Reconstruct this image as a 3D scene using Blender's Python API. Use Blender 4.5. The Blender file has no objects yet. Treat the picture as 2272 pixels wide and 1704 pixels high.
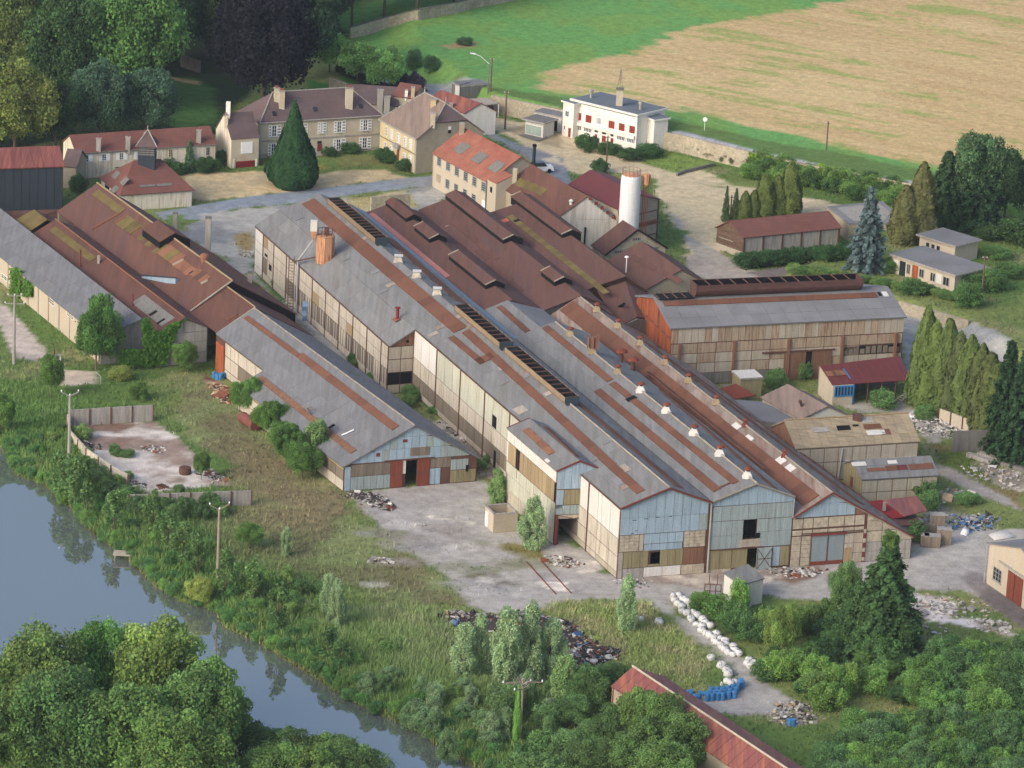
import bpy, math, random, numpy as np
from mathutils import Matrix, Vector
random.seed(7); rng=np.random.default_rng(7)
sc=bpy.context.scene; COL=sc.collection

CAMH=185.0; TH=math.radians(18.5); ROLL=math.radians(2.9); FPX=9244.0; CX,CY=1136.0,852.0
_fw=np.array([0,math.cos(TH),-math.sin(TH)]); _rt=np.array([1.,0,0]); _up=np.cross(_rt,_fw)
CAMP=np.array([0,0,CAMH])
CROPS={}
for _i in range(9): CROPS['c%d'%(_i+1)]=((0,756,1512)[_i%3],(0,567,1134)[_i//3],2.9105)
for _k,_x,_y in (('e1',0,400),('e2',300,400),('e3',800,400),('e4',1120,440),('e5',1380,600),('e6',1660,800),('f1',460,180),('f2',820,180),('f3',1220,180),('f5',1180,380),('f6',1872,1120),('d1',1040,900),('d4',540,420)): CROPS[_k]=(_x,_y,5.53)
CROPS['f4']=(0,280,4.608); CROPS['d2']=(1340,1040,3.072); CROPS['d3']=(440,660,3.456); CROPS['m']=(0,0,.97359)
def S(p):
    if isinstance(p[0],str):
        o=CROPS[p[0]]; return (o[0]+p[1]/o[2], o[1]+p[2]/o[2])
    return (p[0],p[1])
def ray(p):
    x,y=S(p); dx=(x-CX)/FPX; dy=(y-CY)/FPX; c,s=math.cos(ROLL),math.sin(ROLL)
    x0=dx*c+dy*s; y0=-dx*s+dy*c
    return x0*_rt+_fw-y0*_up
def P(p,z=0.0):
    d=ray(p); t=(z-CAMP[2])/d[2]; return CAMP+t*d
def proj(w):
    v=np.asarray(w,float)-CAMP; x=v@_rt; y=-(v@_up); z=v@_fw; x/=z;y/=z
    c,s=math.cos(ROLL),math.sin(ROLL)
    return (CX+FPX*(x*c-y*s), CY+FPX*(x*s+y*c))
def ZH(base,top,z0=0.0):
    b=P(base,z0); t=S(top); best=None
    u0=np.array(proj(b)); u1=np.array(proj(b+np.array([0,0,1.]))); d=u1-u0
    return z0+float((np.array(t)-u0)@d/(d@d))
# ---------------- camera, sky, sun, exposure
_c,_s=math.cos(ROLL),math.sin(ROLL)
_R=_c*_rt+_s*_up; _U=-_s*_rt+_c*_up
cam=bpy.data.cameras.new('camera'); camo=bpy.data.objects.new('camera',cam); COL.objects.link(camo)
cam.sensor_width=36; cam.lens=36*FPX/2272; cam.clip_start=5; cam.clip_end=6000
camo.matrix_world=Matrix(((_R[0],_U[0],-_fw[0],0),(_R[1],_U[1],-_fw[1],0),(_R[2],_U[2],-_fw[2],CAMH),(0,0,0,1)))
sc.camera=camo
SUN_AZ=math.radians(224); SUN_EL=math.radians(30)     # direction towards the sun, azimuth from +x
SV=Vector((math.cos(SUN_AZ)*math.cos(SUN_EL),math.sin(SUN_AZ)*math.cos(SUN_EL),math.sin(SUN_EL)))
w=bpy.data.worlds.new('World'); sc.world=w; w.use_nodes=True
nt=w.node_tree; bg=nt.nodes['Background']; sky=nt.nodes.new('ShaderNodeTexSky'); sky.sky_type='NISHITA'
sky.sun_disc=False; sky.sun_elevation=SUN_EL; sky.sun_rotation=math.pi/2-SUN_AZ; sky.dust_density=4.0; sky.air_density=1.0; sky.ozone_density=1.0
nt.links.new(sky.outputs[0],bg.inputs[0]); bg.inputs[1].default_value=0.15
sun=bpy.data.lights.new('sun','SUN'); suno=bpy.data.objects.new('sun',sun); COL.objects.link(suno)
sun.energy=0.9; sun.angle=math.radians(26); sun.color=(1.0,.955,.89)
suno.rotation_euler=SV.to_track_quat('Z','Y').to_euler()
sc.view_settings.view_transform='Standard'; sc.view_settings.look='None'; sc.view_settings.gamma=1; sc.view_settings.use_curve_mapping=False
sc.view_settings.exposure=0.56
sc.cycles.max_bounces=6; sc.cycles.transparent_max_bounces=8
# ---------------- materials
def lin(c): 
    return tuple(((v/255)/12.92 if v/255<=.04045 else ((v/255+.055)/1.055)**2.4) for v in c)
MATS={}
def M(name,col,var=.18,scale=.5,streak=None,rot=0.0,rough=.88,objvar=.10,dirt=None,dirts=.12,dirta=.5,grain=.12,gscale=6.0,bump=.0,metal=0.0,spec=.3,wave=None):
    m=bpy.data.materials.new(name); m.use_nodes=True; t=m.node_tree; n=t.nodes; L=t.links
    b=n['Principled BSDF']; b.inputs['Roughness'].default_value=rough; b.inputs['Metallic'].default_value=metal
    b.inputs['Specular IOR Level'].default_value=spec
    g=n.new('ShaderNodeNewGeometry'); mp=n.new('ShaderNodeMapping'); L.new(g.outputs['Position'],mp.inputs[0])
    mp.inputs['Rotation'].default_value=(0,0,rot)
    mp.inputs['Scale'].default_value={None:(1,1,1),'v':(5,5,.4),'r':(5,.4,.4),'l':(.3,4,4)}[streak]
    nz=n.new('ShaderNodeTexNoise'); nz.inputs['Scale'].default_value=scale; nz.inputs['Detail'].default_value=5; nz.inputs['Roughness'].default_value=.62; L.new(mp.outputs[0],nz.inputs['Vector'])
    r=n.new('ShaderNodeValToRGB'); L.new(nz.outputs['Fac'],r.inputs[0])
    c=np.array(lin(col)); r.color_ramp.elements[0].position=.32; r.color_ramp.elements[1].position=.68
    r.color_ramp.elements[0].color=(*(c*(1-var)),1); r.color_ramp.elements[1].color=(*np.minimum(c*(1+var),.9),1)
    out=r.outputs[0]
    if dirt is not None:
        n2=n.new('ShaderNodeTexNoise'); n2.inputs['Scale'].default_value=dirts; n2.inputs['Detail'].default_value=6; n2.inputs['Roughness'].default_value=.7; L.new(mp.outputs[0] if streak else g.outputs['Position'],n2.inputs['Vector'])
        r2=n.new('ShaderNodeValToRGB'); L.new(n2.outputs['Fac'],r2.inputs[0]); r2.color_ramp.elements[0].position=.48; r2.color_ramp.elements[1].position=.66
        r2.color_ramp.elements[0].color=(0,0,0,1); r2.color_ramp.elements[1].color=(dirta,)*3+(1,)
        mx=n.new('ShaderNodeMix'); mx.data_type='RGBA'; L.new(r2.outputs[0],mx.inputs[0]); L.new(out,mx.inputs[6]); mx.inputs[7].default_value=(*lin(dirt),1); out=mx.outputs[2]
    n3=n.new('ShaderNodeTexNoise'); n3.inputs['Scale'].default_value=gscale; n3.inputs['Detail'].default_value=3; L.new(g.outputs['Position'],n3.inputs['Vector'])
    oi=n.new('ShaderNodeObjectInfo'); hv=n.new('ShaderNodeHueSaturation'); L.new(out,hv.inputs['Color'])
    mr=n.new('ShaderNodeMapRange'); L.new(oi.outputs['Random'],mr.inputs[0]); mr.inputs[3].default_value=1-objvar; mr.inputs[4].default_value=1+objvar
    mg=n.new('ShaderNodeMapRange'); L.new(n3.outputs['Fac'],mg.inputs[0]); mg.inputs[1].default_value=.25; mg.inputs[2].default_value=.75; mg.inputs[3].default_value=1-grain; mg.inputs[4].default_value=1+grain
    mu=n.new('ShaderNodeMath'); mu.operation='MULTIPLY'; L.new(mr.outputs[0],mu.inputs[0]); L.new(mg.outputs[0],mu.inputs[1]); L.new(mu.outputs[0],hv.inputs['Value'])
    L.new(hv.outputs[0],b.inputs['Base Color'])
    h=None
    if wave:                                            # corrugation or tile courses: (metres between ribs, direction angle, strength)
        mw=n.new('ShaderNodeMapping'); mw.inputs['Rotation'].default_value=(0,0,wave[1]); L.new(g.outputs['Position'],mw.inputs[0])
        wv=n.new('ShaderNodeTexWave'); wv.inputs['Scale'].default_value=.314/wave[0]; L.new(mw.outputs[0],wv.inputs['Vector'])
        bp=n.new('ShaderNodeBump'); bp.inputs['Strength'].default_value=wave[2]; bp.inputs['Distance'].default_value=.05; L.new(wv.outputs['Fac'],bp.inputs['Height']); L.new(bp.outputs[0],b.inputs['Normal']); h=bp
    if bump:
        bp=n.new('ShaderNodeBump'); bp.inputs['Strength'].default_value=bump; bp.inputs['Distance'].default_value=.1; L.new(n3.outputs['Fac'],bp.inputs['Height'])
        if h: L.new(h.outputs[0],bp.inputs['Normal'])
        L.new(bp.outputs[0],b.inputs['Normal'])
    MATS[name]=m; return m
# ---------------- objects
W={}
def meta(o,label=None,cat=None,group=None,kind=None):
    if label: o['label']=label
    if cat: o['category']=cat
    if group: o['group']=group
    if kind: o['kind']=kind
    return o
def thing(name,label,cat,loc,group=None):
    o=bpy.data.objects.new(name,None); COL.objects.link(o); o.location=tuple(float(v) for v in loc); o.empty_display_size=.5
    W[o]=Matrix.Translation(o.location); return meta(o,label,cat,group)
def link(name,me,parent=None,mw=None):
    o=bpy.data.objects.new(name,me); COL.objects.link(o)
    mw=mw or Matrix.Identity(4); W[o]=mw
    if parent is not None: o.parent=parent; o.matrix_basis=W[parent].inverted()@mw
    else: o.matrix_basis=mw
    return o
def mkmesh(name,verts,faces,mat,smooth=False):
    me=bpy.data.meshes.new(name); me.from_pydata([tuple(map(float,v)) for v in verts],[],[tuple(f) for f in faces])
    for m in (mat if isinstance(mat,(list,tuple)) else [mat]): me.materials.append(m)
    if smooth: me.polygons.foreach_set('use_smooth',[True]*len(me.polygons))
    me.update(); return me
BF=[(0,3,2,1),(4,5,6,7),(0,1,5,4),(1,2,6,5),(2,3,7,6),(3,0,4,7)]
class MB:
    """collects shapes in world coordinates and links them as one mesh object"""
    def __init__(s): s.v=[]; s.f=[]
    def add(s,v,f): k=len(s.v); s.v+= [tuple(map(float,a)) for a in v]; s.f+=[tuple(i+k for i in g) for g in f]; return s
    def box(s,x0,x1,y0,y1,z0,z1): return s.add([(x0,y0,z0),(x1,y0,z0),(x1,y1,z0),(x0,y1,z0),(x0,y0,z1),(x1,y0,z1),(x1,y1,z1),(x0,y1,z1)],BF)
    def hull8(s,lo,hi): return s.add(list(lo)+list(hi),BF)
    def bar(s,a,b,r,r2=None,n=6):
        a=Vector(a);b=Vector(b);d=(b-a).normalized(); x=d.orthogonal().normalized(); y=d.cross(x); r2=r if r2 is None else r2; k=len(s.v)
        for p,q in ((a,r),(b,r2)):
            for i in range(n):
                t=2*math.pi*i/n; s.v.append(tuple(p+x*(q*math.cos(t))+y*(q*math.sin(t))))
        s.f+=[(k+i,k+(i+1)%n,k+n+(i+1)%n,k+n+i) for i in range(n)]; s.f+=[tuple(k+n-1-i for i in range(n)),tuple(k+n+i for i in range(n))]; return s
    def lathe(s,c,prof,n=16):
        k=len(s.v); c=Vector(c)
        for r,z in prof:
            for i in range(n):
                t=2*math.pi*i/n; s.v.append((c.x+r*math.cos(t),c.y+r*math.sin(t),c.z+z))
        for j in range(len(prof)-1):
            s.f+=[(k+j*n+i,k+j*n+(i+1)%n,k+(j+1)*n+(i+1)%n,k+(j+1)*n+i) for i in range(n)]
        s.f+=[tuple(k+n-1-i for i in range(n)),tuple(k+(len(prof)-1)*n+i for i in range(n))]; return s
    def sheet(s,q,t=.1):
        """a quad or polygon thickened downwards along its normal"""
        q=[Vector(a) for a in q]; n=(q[1]-q[0]).cross(q[2]-q[0]).normalized(); 
        if n.z<0 and abs(n.z)>.2: q=q[::-1]; n=-n
        m=len(q); k=len(s.v); s.v+=[tuple(a) for a in q]+[tuple(a-n*t) for a in q]
        s.f+=[tuple(range(k,k+m)),tuple(range(k+2*m-1,k+m-1,-1))]+[(k+i,k+m+i,k+m+(i+1)%m,k+(i+1)%m) for i in range(m)]; return s
    def build(s,name,mat,parent=None,smooth=False):
        loc=W[parent] if parent is not None else Matrix.Translation(Vector(np.mean(np.array(s.v),0)*(1,1,0)))
        inv=loc.inverted(); me=mkmesh(name,[inv@Vector(a) for a in s.v],s.f,mat,smooth)
        return link(name,me,parent,loc)
BOXC={}
class Face:
    """a plane with origin A, u towards B, v towards C"""
    def __init__(s,A,B,C=None):
        s.A=Vector(A); B=Vector(B); s.u=(B-s.A); s.w=s.u.length; s.u.normalize()
        c=Vector((0,0,1)) if C is None else Vector(C)-s.A
        s.v=(c-s.u*c.dot(s.u)).normalized(); s.n=s.u.cross(s.v)
        s.m=Matrix(((s.u.x,s.v.x,s.n.x,s.A.x),(s.u.y,s.v.y,s.n.y,s.A.y),(s.u.z,s.v.z,s.n.z,s.A.z),(0,0,0,1)))
    def uv(s,p):
        d=Vector(ray(p)); o=Vector((0,0,CAMH)); t=(s.A-o).dot(s.n)/d.dot(s.n); q=o+d*t-s.A; return q.dot(s.u),q.dot(s.v)
    def pt(s,u,v,d=0): return s.A+s.u*u+s.v*v+s.n*d
    def off(s,d): return Face(s.A+s.n*d,s.A+s.n*d+s.u*s.w,s.A+s.n*d+s.v)
    def box(s,name,mat,parent,u0,u1,v0,v1,d0=0.,d1=.05):
        if u1<u0: u0,u1=u1,u0
        if v1<v0: v0,v1=v1,v0
        k=(round(u1-u0,2),round(v1-v0,2),round(d1-d0,3),mat.name,name)
        if k not in BOXC:
            a,b,c=(u1-u0)/2,(v1-v0)/2,(d1-d0)/2
            BOXC[k]=mkmesh(name,[(-a,-b,-c),(a,-b,-c),(a,b,-c),(-a,b,-c),(-a,-b,c),(a,-b,c),(a,b,c),(-a,b,c)],BF,mat)
        return link(name,BOXC[k],parent,s.m@Matrix.Translation(((u0+u1)/2,(v0+v1)/2,(d0+d1)/2)))
    def pbox(s,name,mat,parent,p,q,d0=0.,d1=.05):
        a,b=s.uv(p),s.uv(q); return s.box(name,mat,parent,a[0],b[0],a[1],b[1],d0,d1)
    def poly(s,name,mat,parent,uvs,d0=0.,d1=.05):
        m=len(uvs); ar=sum(uvs[i][0]*uvs[(i+1)%m][1]-uvs[(i+1)%m][0]*uvs[i][1] for i in range(m))
        if ar<0: uvs=uvs[::-1]
        v=[s.pt(a,b,d1) for a,b in uvs]+[s.pt(a,b,d0) for a,b in uvs]
        f=[tuple(range(m)),tuple(range(2*m-1,m-1,-1))]+[(i,m+i,m+(i+1)%m,(i+1)%m) for i in range(m)]
        o=MB().add(v,f); return o.build(name,mat,parent)
    def ppoly(s,name,mat,parent,ps,d0=0.,d1=.05): return s.poly(name,mat,parent,[s.uv(p) for p in ps],d0,d1)
def wallmesh(mb,F,prof,holes=(),t=.25):
    """vertical wall on F whose top follows prof [(u,z)...], with rectangular holes, t thick behind the face"""
    us=sorted(set([round(u,3) for u,_ in prof]+[round(x,3) for h in holes for x in (h[0],h[1])])); u0,u1=prof[0][0],prof[-1][0]
    us=[u for u in us if u0-2e-3<=u<=u1+2e-3]
    top=lambda u: float(np.interp(u,[a for a,_ in prof],[b for _,b in prof]))
    for a,b in zip(us[:-1],us[1:]):
        if b-a<1e-3: continue
        mid=(a+b)/2; hs=sorted([(h[2],h[3]) for h in holes if h[0]-1e-4<=mid<=h[1]+1e-4]); lo=0.
        segs=[]
        for h0,h1 in hs:
            if h0>lo+.01: segs.append((lo,h0))
            lo=max(lo,h1)
        segs.append((lo,None))
        for z0,z1 in segs:
            ta,tb=(top(a),top(b)) if z1 is None else (z1,z1)
            if min(ta,tb)<=z0-.01 and max(ta,tb)<=z0+.01: continue
            ta=max(ta,z0+.001); tb=max(tb,z0+.001)
            mb.add([F.pt(a,z0,-t),F.pt(b,z0,-t),F.pt(b,tb,-t),F.pt(a,ta,-t),F.pt(a,z0),F.pt(b,z0),F.pt(b,tb),F.pt(a,ta)],BF)
    return mb
def wall(F,prof,mat,parent,holes=(),t=.25,name='wall'): return wallmesh(MB(),F,prof,holes,t).build(name,mat,parent)
WINC={}
def window(F,u0,u1,v0,v1,parent,fm,gm,nx=2,ny=3,fw=.08,d=.0,sill=None,bar=.04):
    """frame ring with glazing bars, pane behind it as its child"""
    w,h=u1-u0,v1-v0; k=(round(w,2),round(h,2),fm.name,nx,ny,fw,bar)
    if k not in WINC:
        mb=MB(); a=w/2;b=h/2
        mb.box(-a,a,-b,-b+fw,0,.07).box(-a,a,b-fw,b,0,.07).box(-a,-a+fw,-b+fw,b-fw,0,.07).box(a-fw,a,-b+fw,b-fw,0,.07)
        for i in range(1,nx): x=-a+w*i/nx; mb.box(x-bar,x+bar,-b+fw,b-fw,0,.06)
        for j in range(1,ny): y=-b+h*j/ny; mb.box(-a+fw,a-fw,y-bar*.7,y+bar*.7,.0,.055)
        WINC[k]=mkmesh('window',mb.v,mb.f,fm)
    o=link('window',WINC[k],parent,F.m@Matrix.Translation(((u0+u1)/2,(v0+v1)/2,d)))
    F.box('pane',gm,o,u0+fw*.5,u1-fw*.5,v0+fw*.5,v1-fw*.5,d-.02,d+.02)
    if sill is not None: F.box('sill',sill,o,u0-.1,u1+.1,v0-.12,v0-.001,d-.01,d+.14)
    return o
def pwindow(F,p,q,parent,fm,gm,**k):
    a,b=F.uv(p),F.uv(q); return window(F,min(a[0],b[0]),max(a[0],b[0]),min(a[1],b[1]),max(a[1],b[1]),parent,fm,gm,**k)
def panels(F,us,vs,mat,parent,d=.05,gap=.09,skip=(),top=None,name='wall_panel',mats=None):
    """one box per panel between the frame members"""
    for i in range(len(us)-1):
        for j in range(len(vs)-1):
            a,b,c,e=us[i]+gap/2,us[i+1]-gap/2,vs[j]+gap/2,vs[j+1]-gap/2
            if any(a<h[1] and b>h[0] and c<h[3] and e>h[2] for h in skip): continue
            m=mats(i,j) if mats else mat
            if m is None: continue
            if top:
                ta,tb=top(a)-gap/2,top(b)-gap/2
                if min(ta,tb)<e:
                    if max(ta,tb)<c+.15: continue
                    F.poly(name,m,parent,[(a,c),(b,c),(b,max(min(tb,e),c+.02)),(a,max(min(ta,e),c+.02))] if not (ta>e or tb>e) else [(a,c),(b,c),(b,max(min(tb,e),c+.02)),(a,max(min(ta,e),c+.02))],0.002,d); continue
            F.box(name,m,parent,a,b,c,e,0.002,d)
def lerp(a,b,t): return a+(b-a)*t
def sheets(parent,E0,E1,R1,R0,nx,ny,mat,t=.05,gap=.03,name='roof_sheet',lift=.10,skip=None):
    """a roof slope laid with nx by ny sheets; E0,E1 eave, R0,R1 ridge"""
    E0,E1,R1,R0=[Vector(a) for a in (E0,E1,R1,R0)]; n=(E1-E0).cross(R0-E0).normalized(); n=n if n.z>0 else -n
    L=(E1-E0).length; H=(R0-E0).length; cache={}
    par=((R1-R0)-(E1-E0)).length<.05
    for i in range(nx):
        for j in range(ny):
            if skip and skip(i,j): continue
            s0,s1=i/nx+gap/2/L,(i+1)/nx-gap/2/L; t0,t1=j/ny-(.02 if j else 0),(j+1)/ny-gap/H
            q=[lerp(lerp(E0,E1,s),lerp(R0,R1,s),tt)+n*(lift+dl) for s,tt,dl in ((s0,t0,.035),(s1,t0,.035),(s1,t1,0),(s0,t1,0))]
            c=sum(q,Vector())/4; jz=n*random.uniform(-.012,.012)
            if par:
                if (j>0) not in cache:
                    mb=MB().sheet([a-c for a in q],t); cache[j>0]=mkmesh(name,mb.v,mb.f,mat)
                link(name,cache[j>0],parent,Matrix.Translation(c+jz))
            else:
                mb=MB().sheet([a+jz for a in q],t); mb.build(name,mat,parent)
def strip(F,parent,p,q,mat,name='rooflight_sheet',seg=2.4,d0=.10,d1=.19,w=None,flip=False):
    """a run of differently coloured sheets on roof face F: p,q pixel ends of its middle line, w its width up the slope"""
    a,b=F.uv(p),F.uv(q); n=max(1,int(abs(b[0]-a[0])/seg)); 
    for i in range(n):
        u0,u1=lerp(a[0],b[0],i/n),lerp(a[0],b[0],(i+1)/n); vm=lerp(a[1],b[1],(i+.5)/n)
        F.box(name,mat,parent,u0,u1,vm-w/2,vm+w/2,d0,d1+.004*(i%2))
def slab(parent,q,mat,t=.12,name='roof_slope'): return MB().sheet(q,t).build(name,mat,parent)
class Barn: pass
def barn(name,label,cat,EL0,EL1,ER0,ze,ridge=None,zr=None,wm=None,rm=None,t=.5,zl=0.,zER=None,group=None,walls='LRNF',nx=0,ny=0,oh=.35,gm=None,holesL=(),holesN=(),holesR=(),rmR=None,roof=True,z0=0.,hip=0.,rt=.12,wt=.25,skipL=None,skipR=None,ridgecap=None,EB=None,root=None):
    """gabled building. EL0/EL1 = left eave near and far, ER0 = right eave near (pixels or world points at eave height)"""
    g=lambda p,z: Vector(P(p,z)) if not isinstance(p,Vector) else Vector((p.x,p.y,z))
    zE=ze; zER=ze if zER is None else zER
    a=g(EL0,zE)
    if isinstance(EL1,(int,float)): c=g(ER0,zER); w_=Vector((c.x-a.x,c.y-a.y,0)).normalized(); b=a+Vector((-w_.y,w_.x,0))*EL1
    else: b=g(EL1,zE)
    if isinstance(ER0,(int,float)): l_=Vector((b.x-a.x,b.y-a.y,0)).normalized(); c=a+Vector((l_.y,-l_.x,0))*ER0; c.z=zER
    elif not isinstance(EL1,(int,float)): c=g(ER0,zER)
    if EB is not None: e_=g(EB,zER); c=a+(e_-b); c.z=zER
    Lv=Vector((b.x-a.x,b.y-a.y,0)); Wv=Vector((c.x-a.x,c.y-a.y,0))
    d=c+Lv; rxy=a+Wv*t
    if zr is None:
        q=S(ridge); best=min((abs(proj((rxy.x,rxy.y,z))[1]-q[1]),z) for z in np.arange(zE+.2,zE+9,.02)); zr=best[1]
    r0=Vector((rxy.x,rxy.y,zr)); r1=r0+Lv
    B=Barn(); B.root=root or thing(name,label,cat,((a.x+c.x+Lv.x)/2,(a.y+c.y+Lv.y)/2,z0),group); B.zr=zr
    gv=lambda p: Vector((p.x,p.y,z0))
    ln=Lv.normalized(); wn=Wv.normalized(); B.ln=ln; B.wn=wn; B.L=Lv.length; B.W=Wv.length
    B.a,B.b,B.c,B.d,B.r0,B.r1=a,b,c,d,r0,r1
    B.N=Face(gv(a),gv(c)); B.Rw=Face(gv(c),gv(d)); B.Fw=Face(gv(d),gv(b)); B.Lw=Face(gv(b),gv(a))
    sag=.02
    pN=[(0,zE-z0-sag),(B.W*t,zr-z0-sag),(B.W,zER-z0-sag)]; pF=[(0,zER-z0-sag),(B.W*(1-t),zr-z0-sag),(B.W,zE-z0-sag)]
    if hip: pN=[(0,zE-z0),(B.W,zER-z0)]; pF=[(0,zER-z0),(B.W,zE-z0)]
    B.topN=lambda u: float(np.interp(u,[p[0] for p in pN],[p[1] for p in pN]))
    gm=gm or wm
    if 'N' in walls: wall(B.N,pN,gm,B.root,holesN,wt)
    if 'F' in walls: wall(B.Fw,pF,gm,B.root,(),wt)
    if 'L' in walls: wall(B.Lw,[(wt+.003,zE-z0-.05),(B.L-wt-.003,zE-z0-.05)],wm,B.root,holesL,wt)
    if 'R' in walls: wall(B.Rw,[(wt+.003,zER-z0-.05),(B.L-wt-.003,zER-z0-.05)],wm,B.root,holesR,wt)
    sl=(zr-zE)/max(B.W*t,.1); sr=(zr-zER)/max(B.W*(1-t),.1)
    up=Vector((0,0,rt)); 
    A0=a-ln*oh-wn*oh-Vector((0,0,sl*oh))+up; A1=b+ln*oh-wn*oh-Vector((0,0,sl*oh))+up
    C0=c-ln*oh+wn*oh-Vector((0,0,sr*oh))+up; C1=d+ln*oh+wn*oh-Vector((0,0,sr*oh))+up
    h=B.W*hip/2
    R0=r0-ln*(oh if not hip else -h)+up; R1=r1+ln*(oh if not hip else -h)+up
    B.FL=Face(A1,A0,R0); B.FR=Face(C0,C1,R1); B.A0,B.A1,B.C0,B.C1,B.R0,B.R1=A0,A1,C0,C1,R0,R1
    rmR=rmR or rm
    if roof:
        slab(B.root,[A1,A0,R0,R1],rm,rt); slab(B.root,[C0,C1,R1,R0],rmR,rt)
        if hip: slab(B.root,[A0,C0,R0],rm,rt,'roof_hip'); slab(B.root,[C1,A1,R1],rm,rt,'roof_hip')
        if nx:
            sheets(B.root,A1,A0,R0,R1,nx,ny,rm,lift=.06,skip=skipL); 
            sheets(B.root,C0,C1,R1,R0,nx,ny,rmR,lift=.06,skip=skipR)
        if ridgecap: MB().bar(R0+up*.6,R1+up*.6,.14,n=6).build('ridge_cap',ridgecap,B.root)
    return B
# ---------------- terrain
def vnoise(x,y,seed=0):
    r=np.random.default_rng(seed); T=r.random((256,256)); xi=np.floor(x).astype(int); yi=np.floor(y).astype(int); fx=x-xi; fy=y-yi
    fx=fx*fx*(3-2*fx); fy=fy*fy*(3-2*fy); a=T[xi%256,yi%256]; b=T[(xi+1)%256,yi%256]; c=T[xi%256,(yi+1)%256]; d=T[(xi+1)%256,(yi+1)%256]
    return (a*(1-fx)+b*fx)*(1-fy)+(c*(1-fx)+d*fx)*fy
def fbm(x,y,s=1.,o=4,seed=0): 
    v=0;a=.5;t=0
    for i in range(o): v=v+a*vnoise(x*s+17.3*i,y*s+9.1*i,seed+i); t+=a; a*=.55; s*=2.03
    return v/t
def sd(px,py,poly):
    """signed distance, positive inside"""
    poly=np.array(poly)[:,:2]; d=np.full(px.shape,1e9); ins=np.zeros(px.shape,bool); n=len(poly)
    for i in range(n):
        a=poly[i];b=poly[(i+1)%n]; e=b-a; wx=px-a[0]; wy=py-a[1]; t=np.clip((wx*e[0]+wy*e[1])/max(e@e,1e-9),0,1)
        d=np.minimum(d,np.hypot(wx-e[0]*t,wy-e[1]*t)); c=((a[1]<=py)&(b[1]>py))|((b[1]<=py)&(a[1]>py))
        if abs(e[1])>1e-9: ins^= c&(px<a[0]+(py-a[1])*e[0]/e[1])
    return np.where(ins,d,-d)
sst=lambda x,a,b: (lambda t:t*t*(3-2*t))(np.clip((x-a)/(b-a),0,1))
WZ=3.0
WT=[P(p,WZ) for p in (('c2',975,612),('c2',1420,705),('f3',1440,625),('c3',0,870),('c3',430,975),('c3',830,1062),('c3',1180,1125),('c3',1500,1190),(2272,470))]
UP=[w[:2] for w in WT]+[P((2900,560),WZ)[:2],(900,3500),(-100,3500),P((700,40),0)[:2],P(('c2',60,250),0)[:2],P(('c2',180,440),0)[:2],P(('c2',400,480),0)[:2]]
P2=[P(p,1.8)[:2] for p in (('c6',720,90),('c6',1100,215),('c6',1400,270),('c6',1850,395),('c6',1930,470),('c6',2250,640),(2330,800),(2600,640),(2272,470),(2027,415),(1960,480),('c3',1150,1560))]
BANK=[(-260,900),(-60,985),(0,996),(27,1055),(86,1075),(151,1130),(192,1179),(240,1216),(292,1258),(344,1309),(395,1337),(471,1357),(488,1395),(557,1423),(629,1467),(704,1515),(760,1553),(825,1584),(914,1622),(969,1663),(1041,1704),(1150,1760),(1300,1860)]
LB=[(1130,1990),(900,1855),(620,1760),(430,1690),(200,1620),(40,1550),(0,1525),(-120,1470),(-300,1400)]
WATZ=-0.9
RIV=[P(p,WATZ)[:2] for p in BANK+LB]
def zgv(x,y):
    x=np.asarray(x,float); y=np.asarray(y,float)
    d=sd(x,y,UP); lf=sst(x,P(('c2',975,612),WZ)[0]-45,P(('c2',975,612),WZ)[0]+2)
    wd=lerp(42.,1.,lf); z=WZ*sst(d,-.2,wd)
    z=np.maximum(z,1.8*sst(sd(x,y,P2),-2.2,.6))
    r=sd(x,y,RIV); z=np.where(r>-3,np.minimum(z,lerp(z,-2.0,sst(r,-3.2,2.6))),z)
    return z
def zg(x,y): return float(zgv(np.array([x]),np.array([y]))[0])
def Pg(p):
    zs=np.arange(3.3,-1.2,-.06); d=ray(p); t=(zs-CAMH)/d[2]; X=d[0]*t; Y=d[1]*t; g=zgv(X,Y)
    k=np.argmax(g>=zs); z=zs[k] if (g>=zs).any() else 0.; q=P(p,z); q[2]=g[k] if (g>=zs).any() else 0.; return Vector(q)
G0x,G1x,G0y,G1y,GS=-125.,135.,392.,835.,.62
gx=np.arange(G0x,G1x,GS); gy=np.arange(G0y,G1y,GS); NX,NY=len(gx),len(gy)
X,Y=np.meshgrid(gx,gy); Z=zgv(X,Y)+ (fbm(X,Y,.12,3,3)-.5)*.12
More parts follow.
